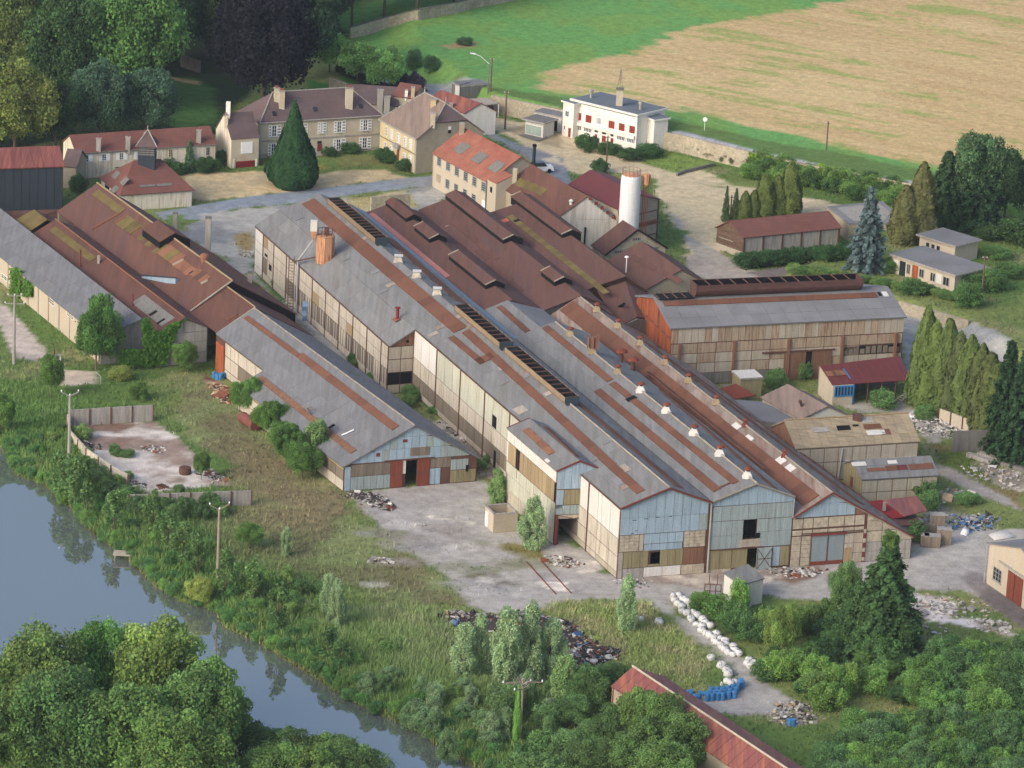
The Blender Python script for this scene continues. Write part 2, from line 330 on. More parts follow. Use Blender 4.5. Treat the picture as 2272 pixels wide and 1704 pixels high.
# colour painting: base vegetation first, then each surface over it
n1=fbm(X,Y,.035,5,11); n2=fbm(X,Y,.13,5,21); n3=fbm(X,Y,.55,4,31)
def mixc(a,b,t): return a*(1-t[...,None])+b*t[...,None]
C=lambda *c: np.array(lin(c))
lush,olive,dry,brown=C(96,122,62),C(122,134,78),C(160,154,112),C(132,120,96)
col=mixc(np.broadcast_to(lush,X.shape+(3,)),np.broadcast_to(olive,X.shape+(3,)),sst(n1,.4,.62)); 
col=mixc(col,np.broadcast_to(dry,col.shape),sst(n2,.52,.75)*.55)
cls=np.zeros(X.shape,int); veg=np.ones(X.shape)
CLS=['ground','yard','road','meadow','stubble_field','lawn']
def paint(pts,c,k=None,feather=.8,wob=1.6,c2=None,amt=1.,v=0.,z=0.,nscale=None,contrast=.16,raw=False):
    global col,cls,veg
    poly=[q[:2] for q in pts] if raw else [P(p,z)[:2] for p in pts]
    s=sd(X,Y,poly)+(n3-.5)*wob*1.6+(n2-.5)*wob*2.2
    m=sst(s,-feather,feather)*amt; base=np.broadcast_to(np.array(lin(c))*1.15,col.shape)
    nn=n2 if nscale is None else fbm(X,Y,nscale,5,77)
    if c2 is not None: base=mixc(base,np.broadcast_to(np.array(lin(c2)),col.shape),sst(nn,.42,.62))
    base=base*(1+contrast*2*(n3-.5))[...,None]
    col=mixc(col,base,m); veg=veg*(1-m)+v*m
    if k is not None: cls=np.where(m>.5,CLS.index(k),cls)
# meadow and field on the upper level
paint(UP,(98,146,80),'meadow',1.,1.,c2=(116,154,80),v=.35,raw=True,contrast=.08)
f1=P(('m',1180,150),WZ); 
FIELD=[P(p,WZ)[:2] for p in (('c2',1310,455),('c2',1500,415),('c2',1850,350),('c2',2212,190),('c3',200,150),('c3',560,90),('c3',900,25),('c3',1150,-10),('c3',2300,-260),('m',2900,-300),('m',2900,500),('c3',2212,1210),('c3',1900,1110),('c3',1650,1075),('c3',1180,980),('c3',760,870),('c3',0,700),('c2',2212,715),('c2',1800,640),('c2',1400,600),('c2',1280,560))]
a_=P(('c3',0,450),WZ)-P(('c3',2212,860),WZ); fa=math.atan2(a_[1],a_[0]); U=X*math.cos(fa)+Y*math.sin(fa); V=-X*math.sin(fa)+Y*math.cos(fa)
rows=fbm(U*.05,V*1.1,.55,4,91); rows2=fbm(U*.12,V*1.0,.5,5,97)
s=sd(X,Y,FIELD); near=sst(s,0,60); m=sst(s+(rows2-.5)*7+(n3-.5)*2,-1.2,1.2); 
straw=mixc(np.broadcast_to(C(198,174,128),col.shape),np.broadcast_to(C(188,160,116),col.shape),sst(rows,.3,.7)*.8); straw=mixc(straw,np.broadcast_to(C(206,184,138),col.shape),sst(n1,.45,.7)*.6)
gm_=sst(rows2,lerp(.50,.60,near),lerp(.60,.70,near))*sst(n2,.35,.6); straw=mixc(straw,np.broadcast_to(C(140,160,84),col.shape),gm_*.75)
col=mixc(col,straw,m); cls=np.where(m>.5,CLS.index('stubble_field'),cls); veg=veg*(1-m)+.1*m
paint([('c2',630,300),('c2',700,290),('c2',800,265),('c2',880,280),('c2',840,315),('c2',720,325)],(150,130,95),None,.8,1.,z=2.8)
# verge below the field, park lawn, forest floor
paint([('c2',600,480),('c2',760,470),('c2',1000,600),('c2',1400,690),('f3',1440,600),('c3',0,845),('c3',440,960),('c3',1000,1090),('c3',1500,1165),('c3',1660,1120),('c3',1000,985),('c3',560,905),('c3',0,790),('c2',2180,790),('c2',1500,640),('c2',950,560)],(88,108,58),'meadow',.8,1.,z=WZ,v=.8,amt=.85)
paint([(('c1'),0,0),('c1',2000,0),('c2',60,200),('c2',0,300),('c1',1700,480),('c1',1400,860),('c1',400,900),('c1',0,980),('m',-200,330),('m',-200,0)],(40,56,34),'ground',1.,1.,v=.9)
paint([('c1',1000,480),('c1',1260,500),('c1',1400,600),('c1',1420,840),('c1',1120,850),('c1',1100,640)],(66,100,52),'lawn',1.,1.,v=.4)
paint([('c2',0,430),('c2',330,600),('c2',300,650),('c2',130,660),('c2',0,560),('c1',2000,520),('c1',1990,600),('c1',2212,700),('c1',2212,450)],(60,112,48),'lawn',.8,1.,v=.4)
paint([('c1',1060,485),('c1',1290,525),('c1',1290,548),('c1',1060,510)],(150,130,100),None,.4,.3)
# pale gravel and sand
paint([('f1',0,1120),('f1',420,1100),('f1',700,1110),('f1',1300,1130),('f1',1700,1090),('f1',2212,1080),('c2',350,1130),('c2',420,1150),('c2',0,1200),('f1',1500,1330),('f1',700,1400),('f1',0,1460),('c1',1200,1260),('c1',1180,1130)],(190,170,132),'yard',.7,1.5,c2=(174,158,128))
paint([('f1',1540,960),('f1',2100,890),('f1',2150,1030),('f1',1650,1070)],(112,116,66),'ground',.5,1.,v=.8)
paint([('f1',1290,1020),('f1',1400,1010),('f1',1490,1080),('f1',1310,1110)],(126,120,62),'ground',.5,.8,v=.8)
paint([('c2',0,1000),('c2',330,1000),('c2',440,1130),('c2',300,1080),('c2',0,1080)],(110,114,68),'ground',.5,1.,v=.8)
paint([('c2',830,730),('c2',1430,860),('c2',1450,900),('c2',1900,1000),('c2',2212,1060),('c3',300,1180),('c3',1100,1330),('c3',1350,1420),('c3',300,1480),('c3',200,1640),('c3',60,1659),('c3',0,1500),('c2',2100,1400),('c2',2000,1120),('c2',1500,1120),('c2',1150,930),('c2',850,790)],(184,170,140),'yard',.6,2.,c2=(200,184,152))
paint([('c2',1380,790),('c2',1430,960),('c2',1200,900),('c2',1050,840)],(150,138,112),'yard',.6,1.)
paint([('f3',1340,860),('f3',1700,930),('f3',2010,1020),('f3',1800,1090),('f3',1560,1130),('f3',1300,1060),('f3',1080,990)],(112,134,66),'lawn',.4,.6,v=.8)
paint([('f3',1780,1240),('f3',2200,1300),('f3',2200,1330),('f3',1900,1290)],(124,126,86),None,.5,.8)
# blue-grey asphalt road network
paint([('c1',1000,1370),('c1',1600,1270),('c1',2212,1200),('c2',600,1130),('c2',620,1190),('c2',300,1230),('c2',0,1270),('c1',1900,1310),('c1',1500,1350),('c1',1350,1420),('c1',1050,1420)],(128,136,146),'road',.35,.4,c2=(142,146,150))
paint([('c1',1300,1380),('c1',1900,1320),('c2',0,1280),('c2',400,1240),('c2',640,1200),('c2',700,1340),('c2',440,1440),('c2',200,1400),('c1',2100,1500),('c1',1640,1659),('c4',1700,100),('c4',2212,520),('c5',250,600),('c5',200,900),('c5',0,700),('c4',1500,60),('c1',1150,1500)],(158,156,150),'yard',.6,2.2,c2=(136,138,138),nscale=.09)
paint([('c2',30,1270),('c2',420,1240),('c2',520,1330),('c2',120,1400)],(160,150,104),'ground',.6,1.6,v=.5,c2=(180,168,132))
paint([('c2',430,1390),('c2',700,1340),('c2',600,1430),('c2',440,1440)],(104,120,58),'ground',.5,1.,v=.9)
paint([('c1',1060,1390),('c1',1200,1380),('c1',1200,1420),('c1',1100,1440)],(92,122,58),'ground',.5,.6,v=.9)
paint([('c1',1500,1520),('c1',1640,1480),('c1',1640,1659),('c1',1560,1659)],(140,124,84),'ground',.6,1.,v=.6)
paint([('c4',1590,40),('c4',1680,60),('c4',1900,330),('c4',1830,330),('c4',1700,200)],(78,108,54),'ground',.4,.8,v=1.)
paint([('c4',1850,300),('c4',2000,330),('c4',2150,520),('c4',2000,450)],(176,172,168),'yard',.4,1.)
paint([('c2',410,470),('c2',950,600),('c2',760,610),('c2',740,690),('c2',640,600),('c2',450,560),('c2',200,500),('c2',130,440)],(150,152,152),'road',.5,.5,z=1.)
paint([('c2',800,760),('c2',880,800),('c2',1150,930),('c2',1430,1020),('c2',1500,1180),('c2',1480,1230),('c2',1280,1080),('c2',1160,980),('c2',860,850)],(118,124,132),'road',.35,.6,c2=(132,136,140))
paint([('c2',1300,1030),('c2',1380,1010),('c2',1480,1090),('c2',1400,1060)],(178,166,144),None,.3,.5)
paint([('c3',-100,1350),('c3',0,1420),('c3',0,1500),('c6',560,150),('c6',400,100),('c6',100,20)],(150,148,146),'road',.35,.5,c2=(168,162,150))
paint([('c6',60,0),('c6',560,150),('c6',480,175),('c6',0,130)],(160,150,140),'yard',.4,.8)
paint([('c6',440,110),('c6',1000,0),('c6',1060,60),('c6',740,110),('c6',540,150)],(112,104,100),'road',.4,.5)
paint([('c3',0,845),('c3',430,955),('c3',1000,1085),('c3',1500,1170),('c3',1500,1188),('c3',1000,1100),('c3',430,976),('c3',0,872)],(134,138,146),'road',.15,.1,z=WZ)
paint([('f3',1440,600),('f3',1500,612),('c3',0,845),('c3',0,872),('f3',1440,625)],(134,138,146),'road',.15,.1,z=WZ)
# court right of the rusty hall and the road beyond it
paint([('c6',1430,370),('c6',1700,440),('c6',2100,610),('c6',2130,640),('c6',2000,780),('c6',1700,760),('c6',1480,780),('c6',1420,640)],(160,158,152),'yard',.5,1.2,c2=(146,148,148))
paint([('e6',1000,520),('e6',1900,480),('c6',1500,1000),('c6',1650,1060),('c6',1750,1180),('c6',1560,1230),('e6',2200,1000),('e6',2060,700),('e6',1500,640)],(150,146,138),'yard',.5,1.5,c2=(170,164,152))
paint([('c6',1530,1190),('c6',1640,1300),('c6',1660,1400),('c6',1900,1550),('c6',2212,1659),('c9',2212,60),('c6',2212,1600),('c6',2000,1480),('c6',1700,1330),('c6',1600,1240)],(150,144,140),'road',.4,.6,c2=(164,156,146))
paint([('c6',1560,1210),('c6',1760,1240),('c6',2212,1480),('c6',2212,1659),('c6',1900,1440),('c6',1680,1340)],(120,110,72),'ground',.5,1.,v=.9,c2=(98,114,56))
paint([('c6',1900,1330),('c6',2212,1400),('c6',2212,1540),('c6',2050,1470)],(172,162,150),'yard',.4,1.5,c2=(140,132,118))
paint([('c6',1640,1480),('c6',1900,1659),('c9',1900,0),('c9',1600,60),('c6',1560,1600)],(100,110,66),'ground',.6,1.5,v=.9,c2=(150,144,134))
# main concrete yard in front of the halls
YARD=[(781,1096),(842,1161),(893,1213),(948,1254),(990,1275),(1010,1313),(1048,1347),(1100,1357),(1168,1354),(1230,1337),(1271,1330),(1402,1326),(1443,1340),(1516,1395),(1581,1436),(1625,1478),(1649,1529),(1598,1539),(1553,1563),(1591,1584),(1725,1584),(1749,1550),(1697,1505),(1649,1464),(1612,1436),(1533,1375),(1490,1340),(1500,1322),(1690,1325),(1821,1335),(1900,1310),(2020,1312),(2165,1312),(2272,1385),(2400,1450),(2400,1200),('c9',2212,130),('c9',1900,100),('c9',1560,60),('c9',1480,250),('c9',1000,330),('c9',0,380),(1340,1270),(1340,1230),(1200,1180),(1090,1150),(1090,1080),(1060,1040),('c5',880,1300),('c5',700,1200),('c5',560,1470)]
paint(YARD,(154,150,147),'yard',.5,1.4,c2=(172,168,162),nscale=.14,contrast=.2)
paint([('c8',780,420),('c8',960,380),('c8',1150,480),('c8',960,470)],(98,92,80),None,.5,1.)
paint([('c8',850,360),('c8',950,350),('c8',960,380),('c8',860,380)],(92,112,58),None,.3,.6,v=.8)
paint([('c8',1260,455),('c8',1440,460),('c8',1480,520),('c8',1360,510)],(218,212,202),None,.12,.2)
paint([('c8',1500,330),('c8',1660,320),('c8',1700,385),('c8',1540,400)],(192,184,176),None,.2,.5)
paint([('c8',540,25),('c8',860,70),('c8',880,90),('c8',560,45)],(206,198,184),None,.2,.4)
paint([('c8',1000,180),('c8',1340,260),('c8',1360,320),('c8',1180,300),('c8',1050,250)],(118,112,66),'ground',.5,1.,v=.8)
paint([('c8',1800,440),('c8',2212,400),('c9',300,380),('c9',900,340),('c9',980,420),('c9',300,480),('c8',2212,490)],(136,124,116),None,.6,2.,c2=(196,186,172),nscale=.4,contrast=.35)
paint([('c9',520,380),('c9',760,380),('c9',960,430),('c9',700,470)],(120,96,82),None,.5,1.2,c2=(150,126,108))
paint([('c5',-20,640),('c5',250,840),('c5',600,1060),('c5',860,1190),('c5',1060,1400),('c5',1000,1500),('c5',880,1440),('c5',500,1000),('c5',100,750)],(104,112,62),'ground',.6,1.4,v=1.,c2=(150,142,128))
paint([('c5',600,1030),('c5',760,1110),('c5',860,1180),('c5',780,1190),('c5',640,1110)],(170,162,150),'yard',.4,1.4,c2=(110,104,92),nscale=.5)
# left of shed B: dry meadow, lane
paint([('c4',1300,760),('c4',1560,860),('c4',1700,1100),('c4',2200,1500),('c7',2212,0),('c8',700,440),('c8',760,600),('c8',300,640),('c8',0,500),('c7',1500,350),('c7',1300,60),('c4',1650,1500),('c4',1100,1050)],(122,130,86),'ground',1.2,3.,v=.8,c2=(120,114,84),nscale=.16,amt=.95)
paint([('c4',1480,1200),('c4',2100,1500),('c7',2212,0),('c7',1500,200)],(138,120,92),None,1.5,3.,v=.8,amt=.4)
paint([('c4',0,300),('c4',60,340),('c4',280,580),('c4',300,640),('c4',230,680),('c4',100,660),('c4',0,500)],(182,170,160),'road',.35,.7,c2=(166,156,150))
paint([('c4',-400,60),('c4',0,300),('c4',0,500),('c4',-400,200)],(178,168,160),'road',.35,.7)
paint([('c4',390,740),('c4',600,750),('c4',650,830),('c4',400,840)],(182,168,152),'yard',.3,.8)
paint([('c4',1290,750),('c4',1500,850),('c4',1500,960),('c4',1380,880)],(96,70,56),None,.3,.8,c2=(160,134,112),nscale=.6,contrast=.4,v=0)
# floor of the walled basin
paint([('c4',440,1100),('c4',1000,1070),('c4',1160,1190),('c4',1480,1480),('c4',960,1540),('c4',700,1400)],(196,188,180),'yard',.25,.4,c2=(150,132,120),nscale=.2,contrast=.35)
paint([('c4',440,1095),('c4',980,1075),('c4',800,1130),('c4',560,1130),('c4',560,1220),('c4',470,1210)],(112,86,72),None,.5,1.6,amt=.9)
paint([('c4',640,1180),('c4',820,1190),('c4',760,1240),('c4',620,1230)],(120,96,84),None,.4,1.6,amt=.8)
# pale spoil, bottom right
paint([('c9',1060,560),('c9',1300,520),('c9',1480,520),('c9',1700,560),('c9',1760,680),('c9',2000,740),('c9',2120,790),('c9',1900,760),('c9',1640,720),('c9',1500,760),('c9',1450,830),('c9',1480,640)],(206,198,194),'ground',.5,2.2,c2=(170,160,156),nscale=.3,contrast=.3)
paint([('c9',1980,500),('c9',2212,560),('c9',2300,900),('c9',2212,760),('c9',1940,560)],(70,66,68),'road',.4,.4,c2=(88,82,82))
paint([('f6',1450,900),('f6',1600,820),('f6',1760,900),('f6',2212,1200),('f6',2212,1500),('f6',1700,1130)],(108,102,102),'road',.6,.6,amt=.8)
paint([('c7',1850,560),('c8',0,600),('c8',300,640),('c8',720,640),('c8',760,900),('c8',1400,1150),('c8',1000,1260),('c8',300,1100),('c7',2212,900),('c7',1900,760)],(128,142,92),'ground',1.5,3.,v=1.,c2=(150,154,112),nscale=.3,amt=.9)
paint([('c8',1400,600),('c8',1980,590),('c9',0,800),('c9',200,1000),('c9',60,1130),('c8',2150,1060),('c8',1900,980),('c8',1700,900),('c8',1500,760)],(122,136,76),'ground',1.,2.,v=1.,c2=(150,148,104),nscale=.3,amt=.9)
paint([('c8',740,690),('c8',1400,690),('c8',1560,880),('c8',1720,920),('c8',1560,1020),('c8',1400,900),('c8',1200,780),('c8',760,760)],(92,84,76),None,.6,1.4)
for _ in range(34):
    _c=Pg(('c8',random.uniform(200,1700),random.uniform(30,560))); _r=random.uniform(.5,2.2); _a=random.uniform(0,3.14); paint([(_c.x+_r*2*math.cos(t_+_a)*(1+.3*math.sin(3*t_)),_c.y+_r*math.sin(t_+_a)*(1+.3*math.cos(2*t_))) for t_ in np.arange(0,6.28,.7)],random.choice(((134,128,120),(188,184,178),(112,114,86),(142,140,140))),None,.5,1.2,raw=True,amt=.55,v=.3) if abs(_c.x)<40 else None
for _o in (-1.1,1.1):
    _t=[Pg(('c8',x,y)) for x,y in ((700,60),(860,260),(1050,420),(1350,500),(1800,520),(2150,560))]+[Pg(('c9',x,y)) for x,y in ((60,740),(300,960),(520,1160))]
    for _a,_b in zip(_t[:-1],_t[1:]):
        _d=(_b-_a).normalized(); _n=Vector((-_d.y,_d.x,0)); paint([_a+_n*(_o-.3),_b+_n*(_o-.3),_b+_n*(_o+.3),_a+_n*(_o+.3)],(140,134,128),None,.4,.5,raw=True,amt=.5)
# waterside
rv=sd(X,Y,RIV); mud=sst(rv,-1.2,.0)[...,None]; col=col*(1-mud)+C(70,62,40)*mud
bank=sst(rv,-30,-4)*(1-sst(rv,-2,0)); col=mixc(col,np.broadcast_to(C(92,130,58),col.shape),bank*.7*np.clip(veg,0,1)*(cls!=1))
me=None
verts=np.stack([X.ravel(),Y.ravel(),Z.ravel()],1); colv=np.concatenate([col.reshape(-1,3),np.ones((X.size,1))],1)
idx=np.arange(NX*NY).reshape(NY,NX); quads=np.stack([idx[:-1,:-1],idx[:-1,1:],idx[1:,1:],idx[1:,:-1]],-1).reshape(-1,4); qc=cls[:-1,:-1].ravel()
def npmesh(name,v,q,mat,colors=None,smooth=True,extra=None):
    me=bpy.data.meshes.new(name); k=q.shape[1]; me.vertices.add(len(v)); me.vertices.foreach_set('co',np.ascontiguousarray(v,np.float32).ravel())
    me.loops.add(q.size); me.loops.foreach_set('vertex_index',np.ascontiguousarray(q,np.int32).ravel())
    me.polygons.add(len(q)); me.polygons.foreach_set('loop_start',np.arange(0,q.size,k,dtype=np.int32)); me.polygons.foreach_set('loop_total',np.full(len(q),k,np.int32))
    if smooth: me.polygons.foreach_set('use_smooth',np.ones(len(q),bool))
    if colors is not None: a=me.color_attributes.new('Col','FLOAT_COLOR','POINT'); a.data.foreach_set('color',np.ascontiguousarray(colors,np.float32).ravel())
    if extra is not None: a=me.attributes.new('veg','FLOAT','POINT'); a.data.foreach_set('value',np.ascontiguousarray(extra,np.float32).ravel())
    me.materials.append(mat); me.update(calc_edges=True); return me
def ground_mat():
    m=bpy.data.materials.new('terrain'); m.use_nodes=True; t=m.node_tree; n=t.nodes; L=t.links; b=n['Principled BSDF']; b.inputs['Roughness'].default_value=.95; b.inputs['Specular IOR Level'].default_value=.15
    a=n.new('ShaderNodeVertexColor'); a.layer_name='Col'; at=n.new('ShaderNodeAttribute'); at.attribute_name='veg'; g=n.new('ShaderNodeNewGeometry')
    out=a.outputs[0]
    for s,lo,hi,d in ((.7,.78,1.22,4),(4.5,.74,1.26,5)):
        nz=n.new('ShaderNodeTexNoise'); nz.inputs['Scale'].default_value=s; nz.inputs['Detail'].default_value=d; nz.inputs['Roughness'].default_value=.7; L.new(g.outputs['Position'],nz.inputs['Vector'])
        mr=n.new('ShaderNodeMapRange'); L.new(nz.outputs['Fac'],mr.inputs[0]); mr.inputs[1].default_value=.3; mr.inputs[2].default_value=.7; mr.inputs[3].default_value=lo; mr.inputs[4].default_value=hi
        mx=n.new('ShaderNodeVectorMath'); mx.operation='SCALE'; L.new(out,mx.inputs[0]); L.new(mr.outputs[0],mx.inputs['Scale']); out=mx.outputs[0]
    # moss and weeds in cracks
    nz=n.new('ShaderNodeTexNoise'); nz.inputs['Scale'].default_value=.9; nz.inputs['Detail'].default_value=8; nz.inputs['Roughness'].default_value=.75; L.new(g.outputs['Position'],nz.inputs['Vector'])
    mr=n.new('ShaderNodeMapRange'); L.new(nz.outputs['Fac'],mr.inputs[0]); mr.inputs[1].default_value=.6; mr.inputs[2].default_value=.72; mr.inputs[4].default_value=.55
    mm=n.new('ShaderNodeMix'); mm.data_type='RGBA'; L.new(mr.outputs[0],mm.inputs[0]); L.new(out,mm.inputs[6]); mm.inputs[7].default_value=(*lin((112,112,78)),1)
    L.new(mm.outputs[2],b.inputs['Base Color'])
    bp=n.new('ShaderNodeBump'); bp.inputs['Distance'].default_value=.25; ms=n.new('ShaderNodeMapRange'); L.new(at.outputs['Fac'],ms.inputs[0]); ms.inputs[3].default_value=.15; ms.inputs[4].default_value=1.0; L.new(ms.outputs[0],bp.inputs['Strength']); L.new(nz.outputs['Fac'],bp.inputs['Height']); L.new(bp.outputs[0],b.inputs['Normal'])
    return m
TM=ground_mat()
for k,nm in enumerate(CLS):
    q=quads[qc==k]; u,inv=np.unique(q,return_inverse=True)
    o=link(nm,npmesh(nm,verts[u],inv.reshape(-1,4),TM,colv[u],True,veg.ravel()[u])); o['kind']='structure'
# land beyond the detailed sheet, out to the horizon
far=[]; fq=[]; fc=[]; FX=[-2400,-1200,-400,-200,G0x,gx[-1],200,400,1200,2400]; FY=[-1500,-700,0,200,G0y,gy[-1],1000,1500,2200,3800]
fX,fY=np.meshgrid(FX,FY); fZ=np.where((fX>=G0x)&(fX<=gx[-1])&(fY<=gy[-1]+1),-.25,WZ-.2); fi=np.arange(100).reshape(10,10)
fq=np.stack([fi[:-1,:-1],fi[:-1,1:],fi[1:,1:],fi[1:,:-1]],-1); fq=np.array([fq[j,i] for j in range(9) for i in range(9) if not(i==4 and j==4)])
fcol=np.tile(np.array([*lin((92,118,62)),1.]),(100,1)); fcol[:,:3]*=1+.3*(rng.random((100,1))-.5)
o=link('countryside',npmesh('countryside',np.stack([fX.ravel(),fY.ravel(),np.where(fY<=400,-.4,2.6).ravel()],1),fq,TM,fcol,False,np.ones(100))); o['kind']='structure'
# water
wm=bpy.data.materials.new('river_water'); wm.use_nodes=True; t=wm.node_tree; b=t.nodes['Principled BSDF']; b.inputs['Base Color'].default_value=(.115,.135,.13,1); b.inputs['Roughness'].default_value=.02; b.inputs['IOR'].default_value=2.6; b.inputs['Specular IOR Level'].default_value=.9
nz=t.nodes.new('ShaderNodeTexNoise'); nz.inputs['Scale'].default_value=1.4; nz.inputs['Detail'].default_value=3; g=t.nodes.new('ShaderNodeNewGeometry'); t.links.new(g.outputs['Position'],nz.inputs['Vector'])
bp=t.nodes.new('ShaderNodeBump'); bp.inputs['Strength'].default_value=.015; bp.inputs['Distance'].default_value=.1; t.links.new(nz.outputs['Fac'],bp.inputs['Height']); t.links.new(bp.outputs[0],b.inputs['Normal'])
cx=[P(p,WATZ)[:2] for p in [(-260,880)]+BANK[1:]+LB]; ww=MB(); 
x0,x1=G0x+1,P((1500,1860),WATZ)[0]; y0,y1=G0y+1,P((-260,860),WATZ)[1]+4
o=link('river',mkmesh('river',[(x0,y0,WATZ),(x1,y0,WATZ),(x1,y1,WATZ),(x0,y1,WATZ)],[(0,1,2,3)],wm)); o['kind']='structure'
HA=math.radians(22.3); HB=math.radians(27.6)
asb=M('fibre_cement',(122,123,124),.16,.35,'r',-HA,objvar=.07,dirt=(112,106,98),dirts=.25,dirta=.5,grain=.1,gscale=5,wave=(.35,-HA,.25))
asbB=M('fibre_cement_sheet',(114,116,120),.16,.4,'r',-HB,objvar=.07,dirt=(108,104,100),dirts=.3,dirta=.5,wave=(.35,-HB,.25))
asbw=M('fibre_cement_worn',(156,147,136),.16,.5,'r',-HA,objvar=.10,dirt=(120,110,100),dirts=.35,dirta=.6)
asbg=M('fibre_cement_mossy',(156,142,118),.16,.6,'l',math.radians(0),objvar=.10,dirt=(112,104,92),dirts=.5,dirta=.6)
asbd=M('fibre_cement_dark',(126,127,130),.14,.4,None,objvar=.06,dirt=(96,92,92),dirts=.2,dirta=.5)
rusts=M('rusty_sheet',(112,76,60),.18,.5,'r',-HA,objvar=.14,dirt=(96,66,56),dirts=.5,dirta=.6)
rusto=M('orange_sheet',(128,90,70),.18,.5,'r',-HA,objvar=.15,dirt=(124,76,58),dirts=.5,dirta=.5)
brown=M('brown_tile',(97,69,61),.18,.25,'r',-HA,objvar=.05,dirt=(92,70,72),dirts=.08,dirta=.75,grain=.14,wave=(.45,-HA+math.pi/2,.35))
brownB=M('brown_roofing',(100,70,60),.2,.25,'r',-HB,objvar=.05,dirt=(92,70,72),dirts=.08,dirta=.75,grain=.14,wave=(.45,-HB+math.pi/2,.35))
browno=M('orange_brown_roofing',(94,66,58),.18,.3,'r',-HA,objvar=.08,dirt=(112,74,66),dirts=.12,dirta=.6,wave=(.45,-HA+math.pi/2,.3))
moss=M('moss_roofing',(104,92,54),.25,.5,None,objvar=.18,dirt=(104,80,58),dirts=.4,dirta=.6)
otile=M('orange_tile',(146,94,78),.16,.5,None,objvar=.08,dirt=(140,76,64),dirts=.15,dirta=.7,grain=.18,gscale=4,wave=(.5,-HA+math.pi/2,.5))
redm=M('red_metal',(106,54,54),.12,.3,None,objvar=.06,dirt=(96,46,50),dirts=.15,dirta=.5,rough=.6)
redr=M('faded_red_metal',(122,74,70),.18,.5,'r',-HB,objvar=.12,dirt=(170,110,80),dirts=.3,dirta=.6,rough=.6)
rtile=M('red_tile',(118,78,70),.16,.4,None,objvar=.06,dirt=(112,78,74),dirts=.15,dirta=.7,grain=.16,wave=(.5,math.radians(70),.4))
slate=M('purple_tile',(98,82,82),.14,.4,None,objvar=.06,dirt=(92,84,88),dirts=.14,dirta=.6,grain=.14,wave=(.4,math.radians(80),.3))
slateg=M('lichen_tile',(130,114,104),.2,.3,'r',-HA,objvar=.06,dirt=(104,92,92),dirts=.2,dirta=.7,grain=.14)
blueroof=M('dark_felt',(104,112,120),.1,.3,None,objvar=.05)
cream=M('cream_panel',(188,181,168),.12,.6,'v',0,objvar=.07,dirt=(146,130,112),dirts=.5,dirta=.75)
creamw=M('white_sheet',(206,204,200),.08,.6,'v',0,objvar=.04,dirt=(200,192,178),dirts=.4,dirta=.6)
greenw=M('pale_green_sheet',(184,184,170),.12,.5,'v',0,objvar=.06,dirt=(160,156,130),dirts=.4,dirta=.7)
beige=M('beige_panel',(168,160,146),.14,.6,'v',0,objvar=.07,dirt=(150,128,108),dirts=.4,dirta=.5)
brick=M('pale_block',(176,166,148),.12,2.0,None,objvar=.06,dirt=(128,116,104),dirts=.6,dirta=.6,grain=.2,gscale=3)
rustp=M('rust_streaked_panel',(160,144,124),.16,.7,'v',0,objvar=.08,dirt=(122,80,66),dirts=.75,dirta=.8)
bsheet=M('blue_sheet',(148,168,184),.12,.7,'v',0,objvar=.07,dirt=(128,140,148),dirts=.5,dirta=.6,rough=.6)
gsheet=M('grey_green_sheet',(146,160,162),.12,.7,'v',0,objvar=.06,dirt=(120,118,108),dirts=.6,dirta=.6,rough=.6)
osheet=M('olive_sheet',(138,130,100),.16,.8,'v',0,objvar=.08,dirt=(104,92,72),dirts=.5,dirta=.6)
ochre=M('ochre_glazing',(154,138,110),.16,.7,'v',0,objvar=.12,dirt=(150,118,74),dirts=.6,dirta=.6)
dglaze=M('dirty_glazing',(122,112,100),.18,.8,'v',0,objvar=.14,dirt=(84,74,66),dirts=.5,dirta=.6)
rsheet=M('rust_brown_sheet',(124,92,74),.2,.8,'v',0,objvar=.1,dirt=(92,58,48),dirts=.6,dirta=.7)
rorange=M('orange_rust',(150,84,54),.3,.8,'v',0,objvar=.15,dirt=(120,58,40),dirts=.6,dirta=.9)
rdoor=M('rust_door',(120,64,50),.18,.8,'v',0,objvar=.08,dirt=(104,50,40),dirts=.5,dirta=.6)
frame=M('rust_steel',(92,66,58),.2,1.,None,objvar=.08)
redtrim=M('red_trim',(112,58,54),.1,1.,None)
white=M('white_plaster',(232,228,220),.04,.3,None,objvar=.02,dirt=(206,198,184),dirts=.2,dirta=.5)
stain=M('stained_whitewash',(218,210,194),.08,.4,'v',0,objvar=.03,dirt=(168,148,120),dirts=.5,dirta=.8,grain=.1)
ypl=M('yellow_plaster',(194,180,146),.06,.4,None,objvar=.03,dirt=(190,164,118),dirts=.3,dirta=.6)
tan=M('tan_plaster',(188,180,162),.06,.4,None,objvar=.03,dirt=(172,156,128),dirts=.25,dirta=.7)
orpl=M('beige_render',(184,174,158),.06,.4,'v',0,objvar=.03,dirt=(190,166,134),dirts=.3,dirta=.5)
grpl=M('grey_render',(164,154,136),.08,.5,None,objvar=.03,dirt=(140,128,112),dirts=.2,dirta=.7)
conc=M('concrete',(160,156,150),.14,.6,'v',0,objvar=.06,dirt=(112,106,100),dirts=.5,dirta=.6)
concd=M('dark_concrete',(118,116,112),.16,.8,'v',0,objvar=.06,dirt=(84,80,78),dirts=.5,dirta=.6)
stone=M('rubble_stone',(172,162,142),.2,1.2,None,objvar=.08,dirt=(140,128,108),dirts=.3,dirta=.7,grain=.25,gscale=2.5,bump=.5)
tar=M('tarred_sheet',(52,60,70),.12,.6,'v',0,objvar=.05)
black=M('dark_interior',(16,17,20),.1,1.,None,rough=1.)
glass=M('window_glass',(40,48,56),.2,1.,None,rough=.12,spec=.6,objvar=.3)
wpaint=M('white_paint',(232,234,236),.03,1.,None,objvar=.02)
